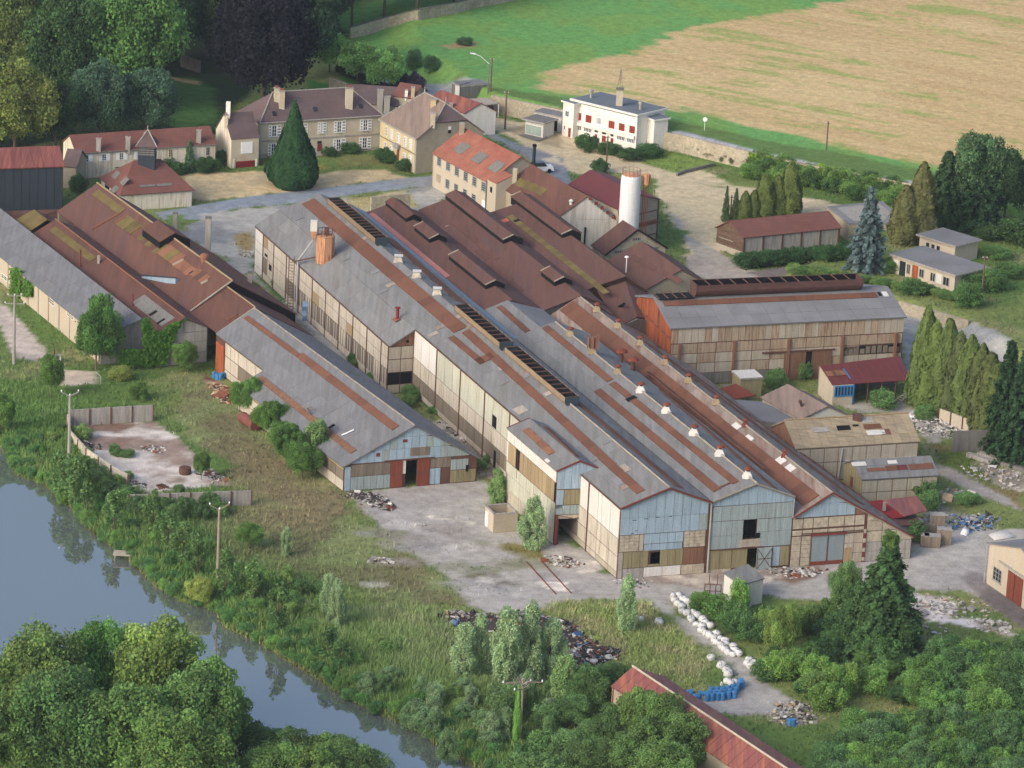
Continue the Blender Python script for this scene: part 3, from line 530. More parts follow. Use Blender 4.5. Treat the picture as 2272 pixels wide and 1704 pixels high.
gpaint=M('grey_blue_paint',(126,140,146),.10,.6,'v',0,objvar=.05,dirt=(150,112,80),dirts=.3,dirta=.3)
bluep=M('blue_paint',(58,122,178),.1,1.,None,objvar=.06)
redsh=M('red_shutter',(138,60,50),.08,1.,None,objvar=.05)
rddoor=M('dark_red_door',(128,40,44),.08,1.,None)
metal=M('galvanised_metal',(176,178,182),.1,1.,'v',0,rough=.5)
wood=M('weathered_wood',(140,128,112),.2,1.5,'v',0,objvar=.12)
dwood=M('dark_boards',(104,84,70),.2,.8,'l',0,objvar=.15,dirt=(70,58,52),dirts=.5,dirta=.6)
silow=M('white_silo_paint',(232,234,236),.03,.5,'v',0,dirt=(190,178,168),dirts=.45,dirta=.35,rough=.5)
silor=M('rusted_silo_paint',(196,150,116),.16,.5,'v',0,dirt=(136,62,36),dirts=.75,dirta=.95,rough=.7)
asbr=M('rust_stained_sheet',(136,124,116),.16,.4,'r',-HA,objvar=.16,dirt=(112,78,66),dirts=.22,dirta=.8)
# ---------------- the parallel factory halls, laid out in (s along, w across, z)
_o=P(('d2',115,270),9.3); _az=math.radians(112.33); _u=np.array([math.cos(_az),math.sin(_az)]); _w=np.array([_u[1],-_u[0]])
def H(s,w,z): 
    s=s-.068*max(0,w)*max(0,1-s/60.) ; q=_o[:2]+_u*s+_w*w; return Vector((q[0],q[1],z))
def prof_hall(name,label,pr,s0,s1,mats,cat='factory hall',nx=0,ny=0,names=('roof_slope','roof_slope'),zr_add=0,root=None,oh=.3,sheetm=None,skips=(None,None)):
    """pr = [(w,z)...] roof profile; a slope per segment, sheets laid on it"""
    r=root or thing(name,label,cat,H((s0+s1)/2,(pr[0][0]+pr[-1][0])/2,0)); F=[]
    for i in range(len(pr)-1):
        (w0,z0),(w1,z1)=pr[i],pr[i+1]; up=z1>z0
        a0,a1,b0,b1=H(s0-oh,w0,z0),H(s1+oh,w0,z0),H(s0-oh,w1,z1),H(s1+oh,w1,z1)
        m=mats[i] if isinstance(mats,(list,tuple)) else mats
        slab(r,[a1,a0,b0,b1],m,.12)
        if up: F.append(Face(a1,a0,b0)); E=(a1,a0,b0,b1)
        else: F.append(Face(b0,b1,a1)); E=(b0,b1,a1,a0)
        if nx: sheets(r,*E,nx,ny,(sheetm or m),lift=.06,skip=skips[i] if i<len(skips) else None)
    return r,F
SF=lambda a,b: H(a,b,0)
# ---- hall 1
hr,(L1,R1)=prof_hall('factory_hall','longest grey factory hall, with stepped cream side wall and one wide rust strip',[(0,9.3),(6.1,11.55),(11.75,9.3)],0,132,asb,nx=26,ny=4)
for i in (0,1): pass
OUTW=-3.8; zo=7.1
a0,a1=H(72.9,OUTW,zo),H(132.4,OUTW,zo); b0,b1=H(72.9,0,9.32),H(132.4,0,9.32)
slab(hr,[a1,a0,b0,b1],asb,.12); sheets(hr,a1,a0,b0,b1,12,2,asb,lift=.05)
LO=Face(a1,a0,b0)
# right slope runs lower behind hall 2
c0,c1=H(66,13.4,8.5),H(132,13.4,8.5); d0,d1=H(66,11.75,9.32),H(132,11.75,9.32); bl=M('blue_grey_sheet',(128,146,160),.1,.4,'r',-HA,objvar=.06,rough=.6)
slab(hr,[d0,d1,c1,c0],bl,.12)
# strips
ST=dict(d0=.11,d1=.2)
def strip3(F,par,lo,hi,lo2,mat,seg=2.4,name='rooflight_sheet',d0=.11,d1=.2,w=None):
    a,h,b=F.uv(lo),F.uv(hi),F.uv(lo2); w=w or abs(h[1]-a[1]); n=max(1,int(round(abs(b[0]-a[0])/seg)))
    for i in range(n):
        u0,u1=lerp(a[0],b[0],i/n),lerp(a[0],b[0],(i+1)/n); v=lerp(a[1],b[1],(i+.5)/n)
        F.box(name,mat,par,u0,u1+.02,v,v+w,d0,d1+.006*(i%2))
strip3(L1,hr,('d4',720,190),('d4',880,130),('c5',730,505),rusts)
strip3(L1,hr,('c5',785,505),('c5',830,480),('c5',1910,1545),rusts)
strip3(L1,hr,('c5',695,540),('c5',735,525),('c5',900,708),rusts)
L1.box('rooflight_sheet',rusts,hr,*sorted((L1.uv(('c5',900,708))[0]-2.,L1.uv(('c5',900,708))[0])),L1.uv(('c5',900,708))[1],L1.uv(('c5',900,708))[1]+2.4,.11,.2)
_vr=R1.uv(('c5',2110,1490))[1]
for _k in range(25): R1.box('rooflight_sheet',rusts,hr,2.6+_k*2.4,4.98+_k*2.4,_vr-2.9,_vr-1.7,.11,.2+.006*(_k%2))
strip3(R1,hr,('e3',1300,1530),('e3',1230,1530),('e3',400,740),rusts,w=2.0)
# walls of hall 1: inner left wall, step, outer left wall, gables
W1=Face(H(73.3,0,0),H(0,0,0)); WL=73.3
wall(W1,[(0,9.2),(WL,9.2)],frame,hr)
us=list(np.arange(.05,WL-6,3.02))+[WL-5.6,WL-2.9,WL-.1]
def m1(i,j):
    s=us[i]
    if j==0: return cream if i%5==1 else beige
    if j==1: return dglaze if s<58 else cream
    if j==2: return cream if s<52 else cream
    return (creamw if s<9 else greenw if s<52 else creamw)
panels(W1,us,[.1,.9,2.9,5.2,9.1],cream,hr,mats=m1,gap=.10,d=.06)
for k in range(0,24,3): W1.box('steel_post',frame,hr,us[min(k,len(us)-1)]-.12,us[min(k,len(us)-1)]+.12,0,9.15,.0,.16)
W1.box('opening',black,hr,30.2,31.7,5.35,7.0,.05,.09); W1.box('doorway',black,hr,31.3,32.1,0,2.4,.05,.1)
S1=Face(H(73.3,OUTW+.001,0),H(73.3,0,0)); sw_=S1.w
wall(S1,[(0,7.0),(sw_,9.2)],frame,hr)
panels(S1,[.06,sw_/2,sw_-.05],[.08,1.35,3.1,5.0,6.85],beige,hr,gap=.12,mats=lambda i,j: black if j==1 else beige)
S1.poly('gable_sheet',rsheet,hr,[(.05,6.95),(sw_-.05,6.95),(sw_-.05,9.1)],.002,.05); S1.box('vent_hole',black,hr,2.6,3.0,7.3,7.7,.05,.09)
W2=Face(H(132,OUTW,0),H(73.3,OUTW,0)); WL2=W2.w
wall(W2,[(0,7.0),(WL2,7.0)],frame,hr)
us2=[.05,1.1,2.0,3.9]+list(np.arange(6.0,WL2-1,2.95))+[WL2-.05]
def m2(i,j):
    s=us2[i]
    if s<2.1: return creamw
    if j==3 and 1.9<s<5: return ochre
    if j==1 and s>14: return dglaze if (i%5) else cream
    if j==1 and 1.9<s<6: return dglaze
    if j==2 and i in (11,16): return ochre
    if j==1 and i in (7,8): return M_green
    return cream
M_green=M('green_stained_panel',(176,180,130),.14,.6,'v',0,objvar=.08)
panels(W2,us2,[.1,1.2,3.6,5.2,6.95],cream,hr,mats=m2,gap=.09,d=.06)
for k in range(3,len(us2),2): 
    W2.box('steel_post',frame,hr,us2[k]-.1,us2[k]+.1,0,6.98,0,.15)
    for q in (.25,.5,.75):
        if us2[k]>12 and k+1<len(us2): pass
for k in range(8,len(us2)-1):
    for q in (1/3,2/3): W2.box('glazing_bar',creamw if k%5 else frame,hr,us2[k]+2.95*q-.05,us2[k]+2.95*q+.05,1.25,3.55,.06,.1)
for (p,q) in ((('d4',270,780),('d4',300,840)),(('d4',320,910),('d4',350,1010))): W2.pbox('broken_pane',black,hr,p,q,.06,.1)
Fg=Face(H(132,11.75,0),H(132,OUTW,0)); wall(Fg,[(0,9.2),(5.65,11.45),(11.75,9.2),(15.5,7.0)],concd,hr)
Rg=Face(H(66,13.2,0),H(132,13.2,0)); 
# near gable of hall 1, clad by zones
G1=Face(H(0,0,0),H(0,11.75,0)); gp=[(0,9.2),(6.1,11.45),(G1.w,9.2)]
topG=lambda gp: (lambda u: float(np.interp(u,[a for a,_ in gp],[b for _,b in gp])))
hole=[(*sorted((G1.uv(('d2',318,570))[0],G1.uv(('d2',388,570))[0])),*sorted((G1.uv(('d2',350,655))[1],G1.uv(('d2',350,568))[1])))]
wall(G1,gp,frame,hr,holes=hole)
uz=list(np.linspace(.06,G1.w-.3,11))
panels(G1,uz,[5.75,7.9,11.6],bsheet,hr,top=topG(gp),gap=.035,d=.06,name='cladding_sheet',mats=lambda i,j: bsheet if not(j==0 and i>8) else gsheet)
def rowz(F,par,x0,x1,z0,z1,n,mat,d=.07,gap=.04,nm='cladding_sheet',rows=1):
    for i in range(n):
        for j in range(rows): 
            F.box(nm,mat,par,lerp(x0,x1,i/n)+gap/2,lerp(x0,x1,(i+1)/n)-gap/2,lerp(z0,z1,j/rows)+gap/2,lerp(z0,z1,(j+1)/rows)-gap/2,.002,d+.006*((i+j)%2))
rowz(G1,hr,.1,2.6,3.55,5.7,4,brick,nm='block_panel',rows=5); rowz(G1,hr,2.65,3.2,3.55,5.7,1,beige)
rowz(G1,hr,3.25,8.4,4.4,5.7,5,bsheet); rowz(G1,hr,3.3,8.3,3.5,4.36,5,bsheet,d=.09)
rowz(G1,hr,8.5,11.3,3.6,5.72,4,brick,nm='block_panel',rows=5)
rowz(G1,hr,.7,3.95,1.35,3.5,3,osheet); rowz(G1,hr,5.5,8.5,1.35,3.5,3,osheet); rowz(G1,hr,8.55,11.3,1.35,3.5,3,rsheet); rowz(G1,hr,.05,.65,.05,3.5,1,conc,rows=3); 
rowz(G1,hr,.7,3.4,.05,1.3,2,conc); rowz(G1,hr,3.45,8.3,.05,1.3,2,creamw); rowz(G1,hr,8.4,11.4,.05,1.3,2,brick)
rowz(G1,hr,3.98,5.45,.05+1.3,1.7,1,osheet)
for u,z in ((1.6,7.6),(3.1,7.7),(4.6,7.8),(6.4,7.8),(2.0,6.2),(1.5,5.9)): G1.box('torn_edge',black,hr,u,u+random.uniform(.25,.6),z,z+.07,.062,.08)
# right verge trims
for A,B_ in ((H(-.35,-.1,9.4),H(-.35,6.1,11.66)),(H(-.35,6.1,11.66),H(-.35,11.8,9.42))): MB().bar(A,B_,.13,n=4).build('verge_trim',redtrim,hr)
MB().bar(H(0,0,11.72)*1+Vector((0,0,0)),H(0,0,11.72),.01)
MB().bar(H(-.3,6.1,11.75),H(62,6.1,11.75),.13).build('ridge_cap',asbw,hr)
MB().bar(H(0,-.12,9.25),H(72,-.12,9.25),.09).build('gutter',frame,hr)
MB().bar(H(73.5,OUTW-.1,7.05),H(132,OUTW-.1,7.05),.09).build('gutter',frame,hr)
# roof stains of loose plaster beside the roof vents
for k in range(34):
    u_=random.uniform(4,128); L1.box('patched_sheet',random.choice((asbd,asbw,asb,asbr)),hr,u_,u_+random.choice((1.1,1.1,2.2)),(v_:=random.choice((.4,2.0,3.6,5.1))),v_+1.45,.115,.15)
# ---- hall 2
h2,(L2,R2)=prof_hall('factory_hall','middle grey factory hall with two rust strips and a row of white cowls',[(11.9,9.38),(17.5,11.4),(22.7,9.4)],0,65.3,asb,nx=16,ny=4)
for a in ((('c5',1300,475),('c5',1345,460),('c5',1718,822)),(('c5',1735,838),('c5',1775,820),('c6',330,1482)),(('c5',1635,885),('c5',1680,865),('c6',208,1533))): strip3(L2,h2,*a,rusts)
strip3(L2,h2,('c6',250,1500),('c6',345,1462),('c6',200,1530),rusts,seg=1.2,d0=.2,d1=.24)
strip3(R2,h2,('c6',610,1510),('c6',590,1480),('c5',2080,880),rusts,w=.7); strip3(R2,h2,('c6',560,1390),('c6',520,1370),('c5',1990,760),rusts,w=.7)
L2.pbox('roof_hole',black,h2,('c5',1840,935),('c5',1915,925),.1,.22)
MB().bar(H(-.3,17.5,11.6),H(65,17.5,11.6),.13).build('ridge_cap',asbw,h2)
G2=Face(H(0,11.76,0),H(0,22.7,0)); gp2=[(0,9.25),(5.6,11.3),(G2.w,9.25)]
hx=lambda F,x0,y0,x1,y1: (lambda a,b:(min(a[0],b[0]),max(a[0],b[0]),min(a[1],b[1]),max(a[1],b[1])))(F.uv(('d2',x0,y0)),F.uv(('d2',x1,y1)))
ho=[hx(G2,945,448,1048,318),hx(G2,970,665,1050,512)]
ho[0]=(ho[0][0],ho[0][1],4.15,6.7); ho[1]=(ho[1][0],ho[1][1],0,2.9)
wall(G2,gp2,frame,h2,holes=ho)
panels(G2,list(np.linspace(.05,G2.w-.05,10)),[8.75,11.5],bsheet,h2,top=topG(gp2),gap=.035,d=.06,name='cladding_sheet')
panels(G2,list(np.linspace(.3,G2.w-.05,10)),[6.75,8.7],gsheet,h2,gap=.035,d=.075,name='cladding_sheet')
panels(G2,list(np.linspace(.05,ho[0][0],4)),[3.0,4.8,6.7],gsheet,h2,gap=.035,d=.06,name='cladding_sheet')
panels(G2,list(np.linspace(ho[0][1],G2.w-.05,4)),[3.0,5.0,6.7],gsheet,h2,gap=.035,d=.06,name='cladding_sheet')
rowz(G2,h2,4.0,6.9,3.1,4.1,1,beige,d=.09,rows=6,nm='wall_board'); G2.box('gap_opening',black,h2,6.1,6.75,4.2,4.9,.065,.1)
panels(G2,[.05,1.6,3.2,ho[1][0]],[.4,2.9],osheet,h2,gap=.06,d=.07,name='cladding_sheet'); rowz(G2,h2,.05,3.2,.02,.4,1,brick)
panels(G2,[ho[1][1]+.02,8.6,9.6,G2.w-.1],[.3,2.9],osheet,h2,gap=.06,d=.06,name='cladding_sheet',mats=lambda i,j:(gsheet,bsheet,osheet)[i])
dl=G2.box('door_leaf',gsheet,h2,6.5,8.5,.05,2.9,.12,.2)
mb=MB()
for a,b in (((6.55,.1),(8.45,2.8)),((6.55,2.8),(8.45,.1)),((6.55,1.45),(8.45,1.45)),((6.55,.1),(6.55,2.8)),((8.45,.1),(8.45,2.8))): mb.bar(G2.pt(a[0],a[1],.22),G2.pt(b[0],b[1],.22),.045,n=4)
mb.build('door_brace',frame,dl)
G2.box('lintel_rail',frame,h2,.2,7.4,2.92,3.06,.08,.18)
for A,B_ in ((H(-.32,11.9,9.5),H(-.32,17.5,11.52)),(H(-.32,17.5,11.52),H(-.32,22.7,9.5))): MB().bar(A,B_,.09,n=4).build('verge_trim',asbw,h2)
MB().box(-.1,.1,-.1,.1,0,9.0)
MB().bar(H(-.15,11.8,0),H(-.15,11.8,9.2),.13,n=6).build('downpipe',conc,h2)
R2w=Face(H(0,22.7,0),H(65,22.7,0)); wall(R2w,[(.3,9.2),(64.7,9.2)],gsheet,h2)
Face(H(0,22.72,0),H(1,22.72,0)).box('corner_flashing',wpaint,h2,-.05,.12,6.6,9.2,0,.06)
B2w=Face(H(65.3,22.7,0),H(65.3,11.8,0)); wall(B2w,[(0,9.2),(5.2,11.2),(B2w.w,9.2)],beige,h2)
# ---- hall 3, with the long lean slope on its right
h3,(L3,R3)=prof_hall('factory_hall','factory hall with grey double sliding doors in its gable and a long low slope',[(22.8,6.55),(27.7,9.5),(39.1,2.95)],0,81,asbw,nx=18,ny=5,sheetm=asbr)
def fitstrip(F,par,w0,w1,s0,s1,mat,wE,wR,**k):
    """strip between fractions of the slope"""
    pass
strip3(L3,h3,('c6',790,1622),('c6',895,1555),('c5',1415,358),rusts)
strip3(R3,h3,('c6',1180,1620),('c6',1100,1560),('c5',2010,590),rusts,w=1.5); strip3(R3,h3,('c6',1270,1640),('c6',1240,1610),('c6',60,760),rusts,w=.9)
MB().bar(H(-.3,27.7,9.68),H(80.5,27.7,9.68),.14).build('ridge_cap',asbw,h3)
for p in (('c6',350,1110),('c6',430,1190),('c6',640,1330),('c6',700,1380)): 
    u_,v_=L3.uv(p); L3.box('patched_sheet',creamw,h3,u_-.9,u_+.9,v_-.6,v_+.6,.11,.16)
G3=Face(H(0,22.72,0),H(0,39.1,0)); t3=4.9; gp3=[(0,6.4),(t3,9.35),(G3.w,2.85)]; T3=topG(gp3)
dh=(G3.uv(('d2',1405,560))[0],G3.uv(('d2',1628,560))[0])
wall(G3,gp3,frame,h3,holes=[(dh[0],dh[1],0,4.0)])
panels(G3,list(np.linspace(.3,8.3,8)),[6.5,8.2,9.6],bsheet,h3,top=T3,gap=.035,d=.06,name='cladding_sheet')
G3.poly('cladding_sheet',rsheet,h3,[(8.35,6.5),(9.7,6.5),(9.7,T3(9.7)-.05),(8.35,T3(8.35)-.05)],.002,.06)
cols=[.05,1.45,2.8,4.85,7.0,8.4,9.75]
panels(G3,cols,[5.0,6.4],brick,h3,gap=.12,d=.06,name='block_panel',top=T3); panels(G3,cols,[4.1,4.85],brick,h3,gap=.12,d=.06,name='block_panel')
rowz(G3,h3,.1,1.3,.05,4.0,1,brick,nm='block_panel',rows=4); rowz(G3,h3,1.4,dh[0]-.05,.05,4.0,1,brick,nm='block_panel',rows=7,gap=.06)
rowz(G3,h3,dh[1]+.1,9.7,.05,4.0,2,beige,nm='block_panel',rows=3,gap=.06)
c2=[10.1,12.2,14.2,16.3]; panels(G3,c2,[2.6,4.1,5.7,6.6],brick,h3,gap=.09,d=.06,name='block_panel',top=T3); panels(G3,c2,[.05,1.4,2.6],conc,h3,gap=.03,d=.06,name='block_panel',top=T3)
G3.poly('block_panel',brick,h3,[(10.1,5.6),(12.0,5.6),(12.0,T3(12.0)-.1),(10.1,T3(10.1)-.1)],.062,.07)
mid=(dh[0]+dh[1])/2
for a,b in ((dh[0],mid-.04),(mid+.04,dh[1])):
    d_=G3.box('sliding_door',gpaint,h3,a,b,.05,3.95,.02,.1); G3.box('rust_band',rdoor,d_,a,b,.05,.55,.1,.115); G3.box('door_post',frame,d_,a,a+.1,.56,3.95,.1,.13)
G3.box('door_rail',redtrim,h3,dh[0]-.1,dh[1]+.3,4.0,4.25,.08,.28)
G3.box('pipe_rail',frame,h3,1.3,9.6,4.3,4.4,.1,.18)
a=G3.uv(('d2',1637,548)); b=G3.uv(('d2',1680,622)); G3.box('small_door',ochre,h3,a[0],b[0],.05,2.1,.065,.12)
for k in range(7): G3.box('ladder_brick',redtrim if k%2 else brick,h3,9.72,10.02,.2+k*.62,.2+k*.62+.5,.06,.22)
for A,B_ in ((H(-.35,22.75,6.7),H(-.35,27.7,9.66)),(H(-.35,27.7,9.66),H(-.35,39.2,3.0))): MB().bar(A,B_,.12,n=4).build('verge_trim',redtrim,h3)
R3w=Face(H(0,38.9,0),H(81,38.9,0)); wall(R3w,[(.3,2.8),(R3w.w-.3,2.8)],brick,h3)
F3w=Face(H(81,39,0),H(81,22.8,0)); wall(F3w,[(0,2.8),(F3w.w-5,9.3),(F3w.w,6.4)],brick,h3)
# ---- brown roofed halls behind
def monitor(par,s0,s1,w,z,hw=1.35,rise=.9,mat=brown,drop=.65,trim=True):
    """raised ridge roof over a slot in the main roof"""
    for sg in (-1,1):
        q=[H(s1,w+sg*hw,z+rise-drop),H(s0,w+sg*hw,z+rise-drop),H(s0,w,z+rise),H(s1,w,z+rise)]
        slab(par,q,mat,.1,'monitor_roof')
        Fm=Face(H(s1 if sg<0 else s0,w+sg*(hw-.15),z-1.0),H(s0 if sg<0 else s1,w+sg*(hw-.15),z-1.0)); wall(Fm,[(0,1.0+rise-drop-.12),(abs(s1-s0),1.0+rise-drop-.12)],black,par,name='monitor_side',t=.08)
    for s_ in (s0,s1):
        Fm=Face(H(s_,w-hw+.2,z-1.0),H(s_,w+hw-.2,z-1.0)); wall(Fm,[(0,1+rise-drop-.1),(hw-.2,.9+rise),(2*hw-.4,1+rise-drop-.1)],black,par,name='monitor_end',t=.06)
        if trim: MB().bar(H(s_-.05,w-hw,z+rise-drop+.03),H(s_-.05,w,z+rise+.03),.10,n=4).build('verge_trim',beige,par)
def ssof(p,z): 
    d=P(p,z)[:2]-_o[:2]; return float(d@_u),float(d@_w)
ra,(La,Ra_)=prof_hall('brown_roofed_hall','brown roofed hall with three short raised ridge roofs, beside the long grey hall',[(13.5,8.3),(17.8,9.6),(22.4,7.9)],82,131.5,brown)
slab(ra,[H(82,13.5,8.3),H(65.7,13.5,8.3),H(65.7,17.1,9.5),H(82,17.1,9.5)],asb,.12); slab(ra,[H(65.7,17.1,9.5),H(65.7,22.4,7.9),H(82,22.4,7.9),H(82,17.1,9.5)],asbd,.12)
FLg=Face(H(82,13.5,8.3),H(65.7,13.5,8.3),H(65.7,17.1,9.5)); strip3(FLg,ra,('c5',1190,500),('c5',1230,490),('c5',1005,335),rusts,d0=.01,d1=.09)
L_=Face(H(131.5,13.5,8.3),H(82,13.5,8.3),H(82,17.8,9.6)); L_.box('pale_edge_sheet',M('pink_sheet',(160,110,104),.1,.5,None),ra,1.,34,0.1,.9,.01,.07)
monitor(ra,122.5,131.8,17.9,9.6,mat=browno,trim=False); monitor(ra,111.8,118.4,17.8,9.6,hw=1.5); monitor(ra,88.5,103.5,17.8,9.6,hw=1.6)
wall(Face(H(131.3,22.4,0),H(131.3,13.5,0)),[(0,7.8),(4.5,9.5),(8.9,8.2)],stone,ra); wall(Face(H(65.9,11.8,0),H(65.9,22.5,0)),[(0,8.2),(5,9.3),(10.6,7.8)],concd,ra)
rb,(Lb,Rb_)=prof_hall('brown_roofed_hall','brown roofed hall between two other brown ones, its far end low and pale edged',[(22.4,7.9),(28.1,9.7),(31.8,8.2)],81.5,132.5,brown)
monitor(rb,108.6,133,28.4,9.75,hw=1.7); monitor(rb,87.5,92.8,27.9,9.7,hw=1.5)
strip3(Lb,rb,('e3',1640,980),('e3',1700,930),('e3',1100,520),browno,d0=.01,d1=.06,seg=4); strip3(Lb,rb,('c5',1250,400),('c5',1290,360),('e3',1400,860),browno,d0=.01,d1=.05,seg=5)
Lb.pbox('patched_sheet',creamw,rb,('e3',1040,570),('e3',1080,555),.01,.08)
wall(Face(H(132.3,31.8,0),H(132.3,22.4,0)),[(0,8.1),(3.7,9.6),(9.4,7.8)],stone,rb); wall(Face(H(81.7,22.4,0),H(81.7,31.8,0)),[(0,7.8),(5.7,9.5),(9.4,8.1)],concd,rb)
rc,(Lc,Rc_)=prof_hall('brown_roofed_hall','brown roofed hall with yellow-brown strip down its slope and orange patch at its corner',[(31.8,8.2),(37.9,9.8),(41.6,7.2)],88.5,127.5,brown)
monitor(rc,109.2,130,38.0,9.8,hw=1.7,mat=browno)
strip3(Lc,rc,('e4',20,230),('e4',60,180),('e4',1210,1180),moss,d0=.01,d1=.07,seg=1.6)
strip3(Lc,rc,('e3',1600,530),('e3',1740,430),('e3',1640,560),M('orange_patch',(184,104,84),.1,.5,None),d0=.01,d1=.05)
Lc.box('roof_slot',black,rc,*sorted((Lc.uv(('e3',1870,500))[0],Lc.uv(('e3',1900,520))[0])),Lc.uv(('e3',1870,500))[1],Lc.uv(('e3',1920,465))[1],.07,.1)
wall(Face(H(127.3,41.6,0),H(127.3,31.8,0)),[(0,7.1),(3.7,9.7),(9.8,8.1)],stone,rc); wall(Face(H(88.7,31.8,0),H(88.7,41.6,0)),[(0,8.1),(6.1,9.65),(9.8,7.1)],frame,rc); wall(Face(H(88.7,41.4,0),H(127.3,41.4,0)),[(.3,7.0),(38,7.0)],grpl,rc)
# lower brown continuation towards the rusty hall
ex=thing('brown_lean_roof','low brown roof sloping down beside the rusty orange gable, with leaning pipe','shed roof',H(80,36,0))
slab(ex,[H(88.2,33.5,7.9),H(76,31.9,6.4),H(78,35.5,7.0),H(88.2,37.9,9.0)],brown,.12); slab(ex,[H(88.2,37.9,9.0),H(78,35.5,7.0),H(79,40.6,5.6),H(88.2,41.6,6.9)],brown,.12)
wall(Face(H(76.2,31.9,0),H(79,40.6,0)),[(0,6.2),(3.6,6.9),(9.1,5.4)],concd,ex)
MB().bar(Vector(P(('e4',1300,1390),6.0)),Vector(P(('e4',1465,1295),8.2)),.2).build('pipe',black,ex)
slab(ex,[H(88,28.2,9.5),H(81.7,28.2,9.4),H(78,31.9,7.6),H(88,32.2,8.1)],brown,.1)
# ---------------- shed B and the brown complex behind it, laid out in their own (s,w)
_o2=P(('d3',1118,1295),3.5); _a2=math.radians(117.6); _u2=np.array([math.cos(_a2),math.sin(_a2)]); _w2=np.array([_u2[1],-_u2[0]])
def J(s,w,z): q=_o2[:2]+_u2*s+_w2*w; return Vector((q[0],q[1],z))
def quad(par,s0,s1,w0,z0,w1,z1,mat,name='roof_slope',sh=None,t=.12,J=J):
    q=[J(s1,w0,z0),J(s0,w0,z0),J(s0,w1,z1),J(s1,w1,z1)]; slab(par,q,mat,t,name)
    if sh: sheets(par,*q,*sh,mat,lift=.06)
    return Face(q[0],q[1],q[2]) if z1>=z0 else Face(q[2],q[3],q[1]) if False else Face(q[0],q[1],q[2])
sb=thing('grey_shed','wide grey shed with blue sheeted gable and open rust-red sliding doors','shed',J(17,9,0))
fa=lambda s,w: s-.115*w+0
def JB(s,w,z): return J(s-.115*w*max(0,1-s/34.),w,z)
q=[JB(34,-.3,3.45),JB(-.3,-.3,3.45),JB(-.3,9.2,8.4),JB(34,9.2,8.4)]; slab(sb,q,asbB); sheets(sb,*q,12,5,asbB,lift=.06); FB=Face(q[0],q[1],q[2])
q=[J(51,3.5,5.3),J(34,3.5,5.3),J(34,9.3,8.4),J(51,9.3,8.4)]; slab(sb,q,asbB); sheets(sb,*q,6,3,asbB,lift=.06)
q=[JB(-.3,18.4,3.3),JB(51,18.4,3.3),JB(51,9.25,8.4),JB(-.3,9.25,8.4)]; slab(sb,q,asbB); sheets(sb,*q,12,4,asbB,lift=.06)
strip3(FB,sb,('d3',1490,1025),('d3',1555,1000),('d3',755,465),rusts); strip3(FB,sb,('c4',1915,660),('c4',1940,640),('c4',1575,410),rusts)
strip3(FB,sb,('d3',1170,1205),('d3',1225,1185),('d3',450,630),rsheet); 
FB.pbox('roof_hatch',black,sb,('d3',1000,1010),('d3',1050,985),.1,.3); FB.pbox('white_ladder',wpaint,sb,('d3',1105,1068),('d3',1200,1025),.11,.16) if False else MB().bar(FB.pt(*FB.uv(('d3',1105,1068)),.25),FB.pt(*FB.uv(('d3',1200,1025)),.25),.1).build('white_flue',wpaint,sb)
MB().bar(FB.pt(*FB.uv(('d3',865,905)),0),FB.pt(*FB.uv(('d3',865,905)),1.3),.16,n=8).bar(FB.pt(*FB.uv(('d3',840,885)),.9),FB.pt(*FB.uv(('d3',890,880)),.9),.1).build('roof_vent',concd,sb)
MB().bar(JB(-.3,9.2,8.55),J(51,9.25,8.55),.12).build('ridge_cap',asbw,sb)
GB=Face(JB(0,0,0),JB(0,18.1,0)); gb=[(0,3.4),(9.35,8.3),(GB.w,3.25)]; TB=topG(gb)
X2=lambda x: GB.uv(('d3',x,1400))[0]
dx0,dx1=X2(1585),X2(1675); wall(GB,gb,frame,sb,holes=[(dx0,dx1,0,3.6)])
lw=lambda a,b,z0,z1,n,m,**k: rowz(GB,sb,a,b,z0,z1,n,m,**k)
uu=list(np.linspace(.1,GB.w-.1,19))
panels(GB,uu,[3.75,5.3,6.9,8.4],bsheet,sb,top=TB,gap=.035,d=.06,name='cladding_sheet',mats=lambda i,j: gsheet if (i*7+j*3)%5==0 or i>12 else bsheet)
panels(GB,[.1,.9],[.05,1.9,3.4],bsheet,sb,gap=.03,d=.06,name='cladding_sheet')
lw(.95,6.3,2.0,3.6,5,dglaze); lw(.95,6.3,.1,1.95,6,gsheet); lw(dx1+1.7,dx1+3.2,.1,2.3,2,bsheet); lw(dx1+1.7,dx1+4.6,2.35,3.7,3,dglaze); lw(dx1+4.6,GB.w-.1,.1,1.8,4,osheet); lw(dx1+4.6,GB.w-1.2,1.85,3.3,3,gsheet)
lw(X2(1615)-.0,X2(1765),4.2,5.4,4,dglaze,d=.1)
for a,b in ((X2(1470),X2(1560)),(dx1+.02,X2(1765))): d_=GB.box('sliding_door',rdoor,sb,a,b,.05,3.75,.08,.17); GB.box('door_frame',frame,d_,a,b,1.85,1.95,.17,.19)
GB.box('door_rail',frame,sb,X2(1420),X2(1800),3.78,3.9,.06,.24); GB.box('pale_door_strip',creamw,sb,X2(1562),dx0,1.9,3.7,.02,.1)
GB.box('window_opening',black,sb,X2(2045),X2(2065),1.5,2.4,.07,.1); GB.box('red_patch',redtrim,sb,X2(1355),X2(1385),4.5,5.0,.07,.1); GB.box('red_patch',redtrim,sb,X2(1555),X2(1590),6.2,6.6,.07,.1)
LB1=Face(JB(34,0,0),JB(0,0,0)); wall(LB1,[(0,3.35),(LB1.w,3.35)],frame,sb)
panels(LB1,list(np.linspace(.05,LB1.w-.05,15)),[.1,1.5,2.9,3.3],cream,sb,gap=.1,mats=lambda i,j: (cream,dglaze if i>2 else cream,ochre)[j])
LB2=Face(J(51,3.6,0),J(34,3.6,0)); wall(LB2,[(0,5.2),(LB2.w,5.2)],frame,sb)
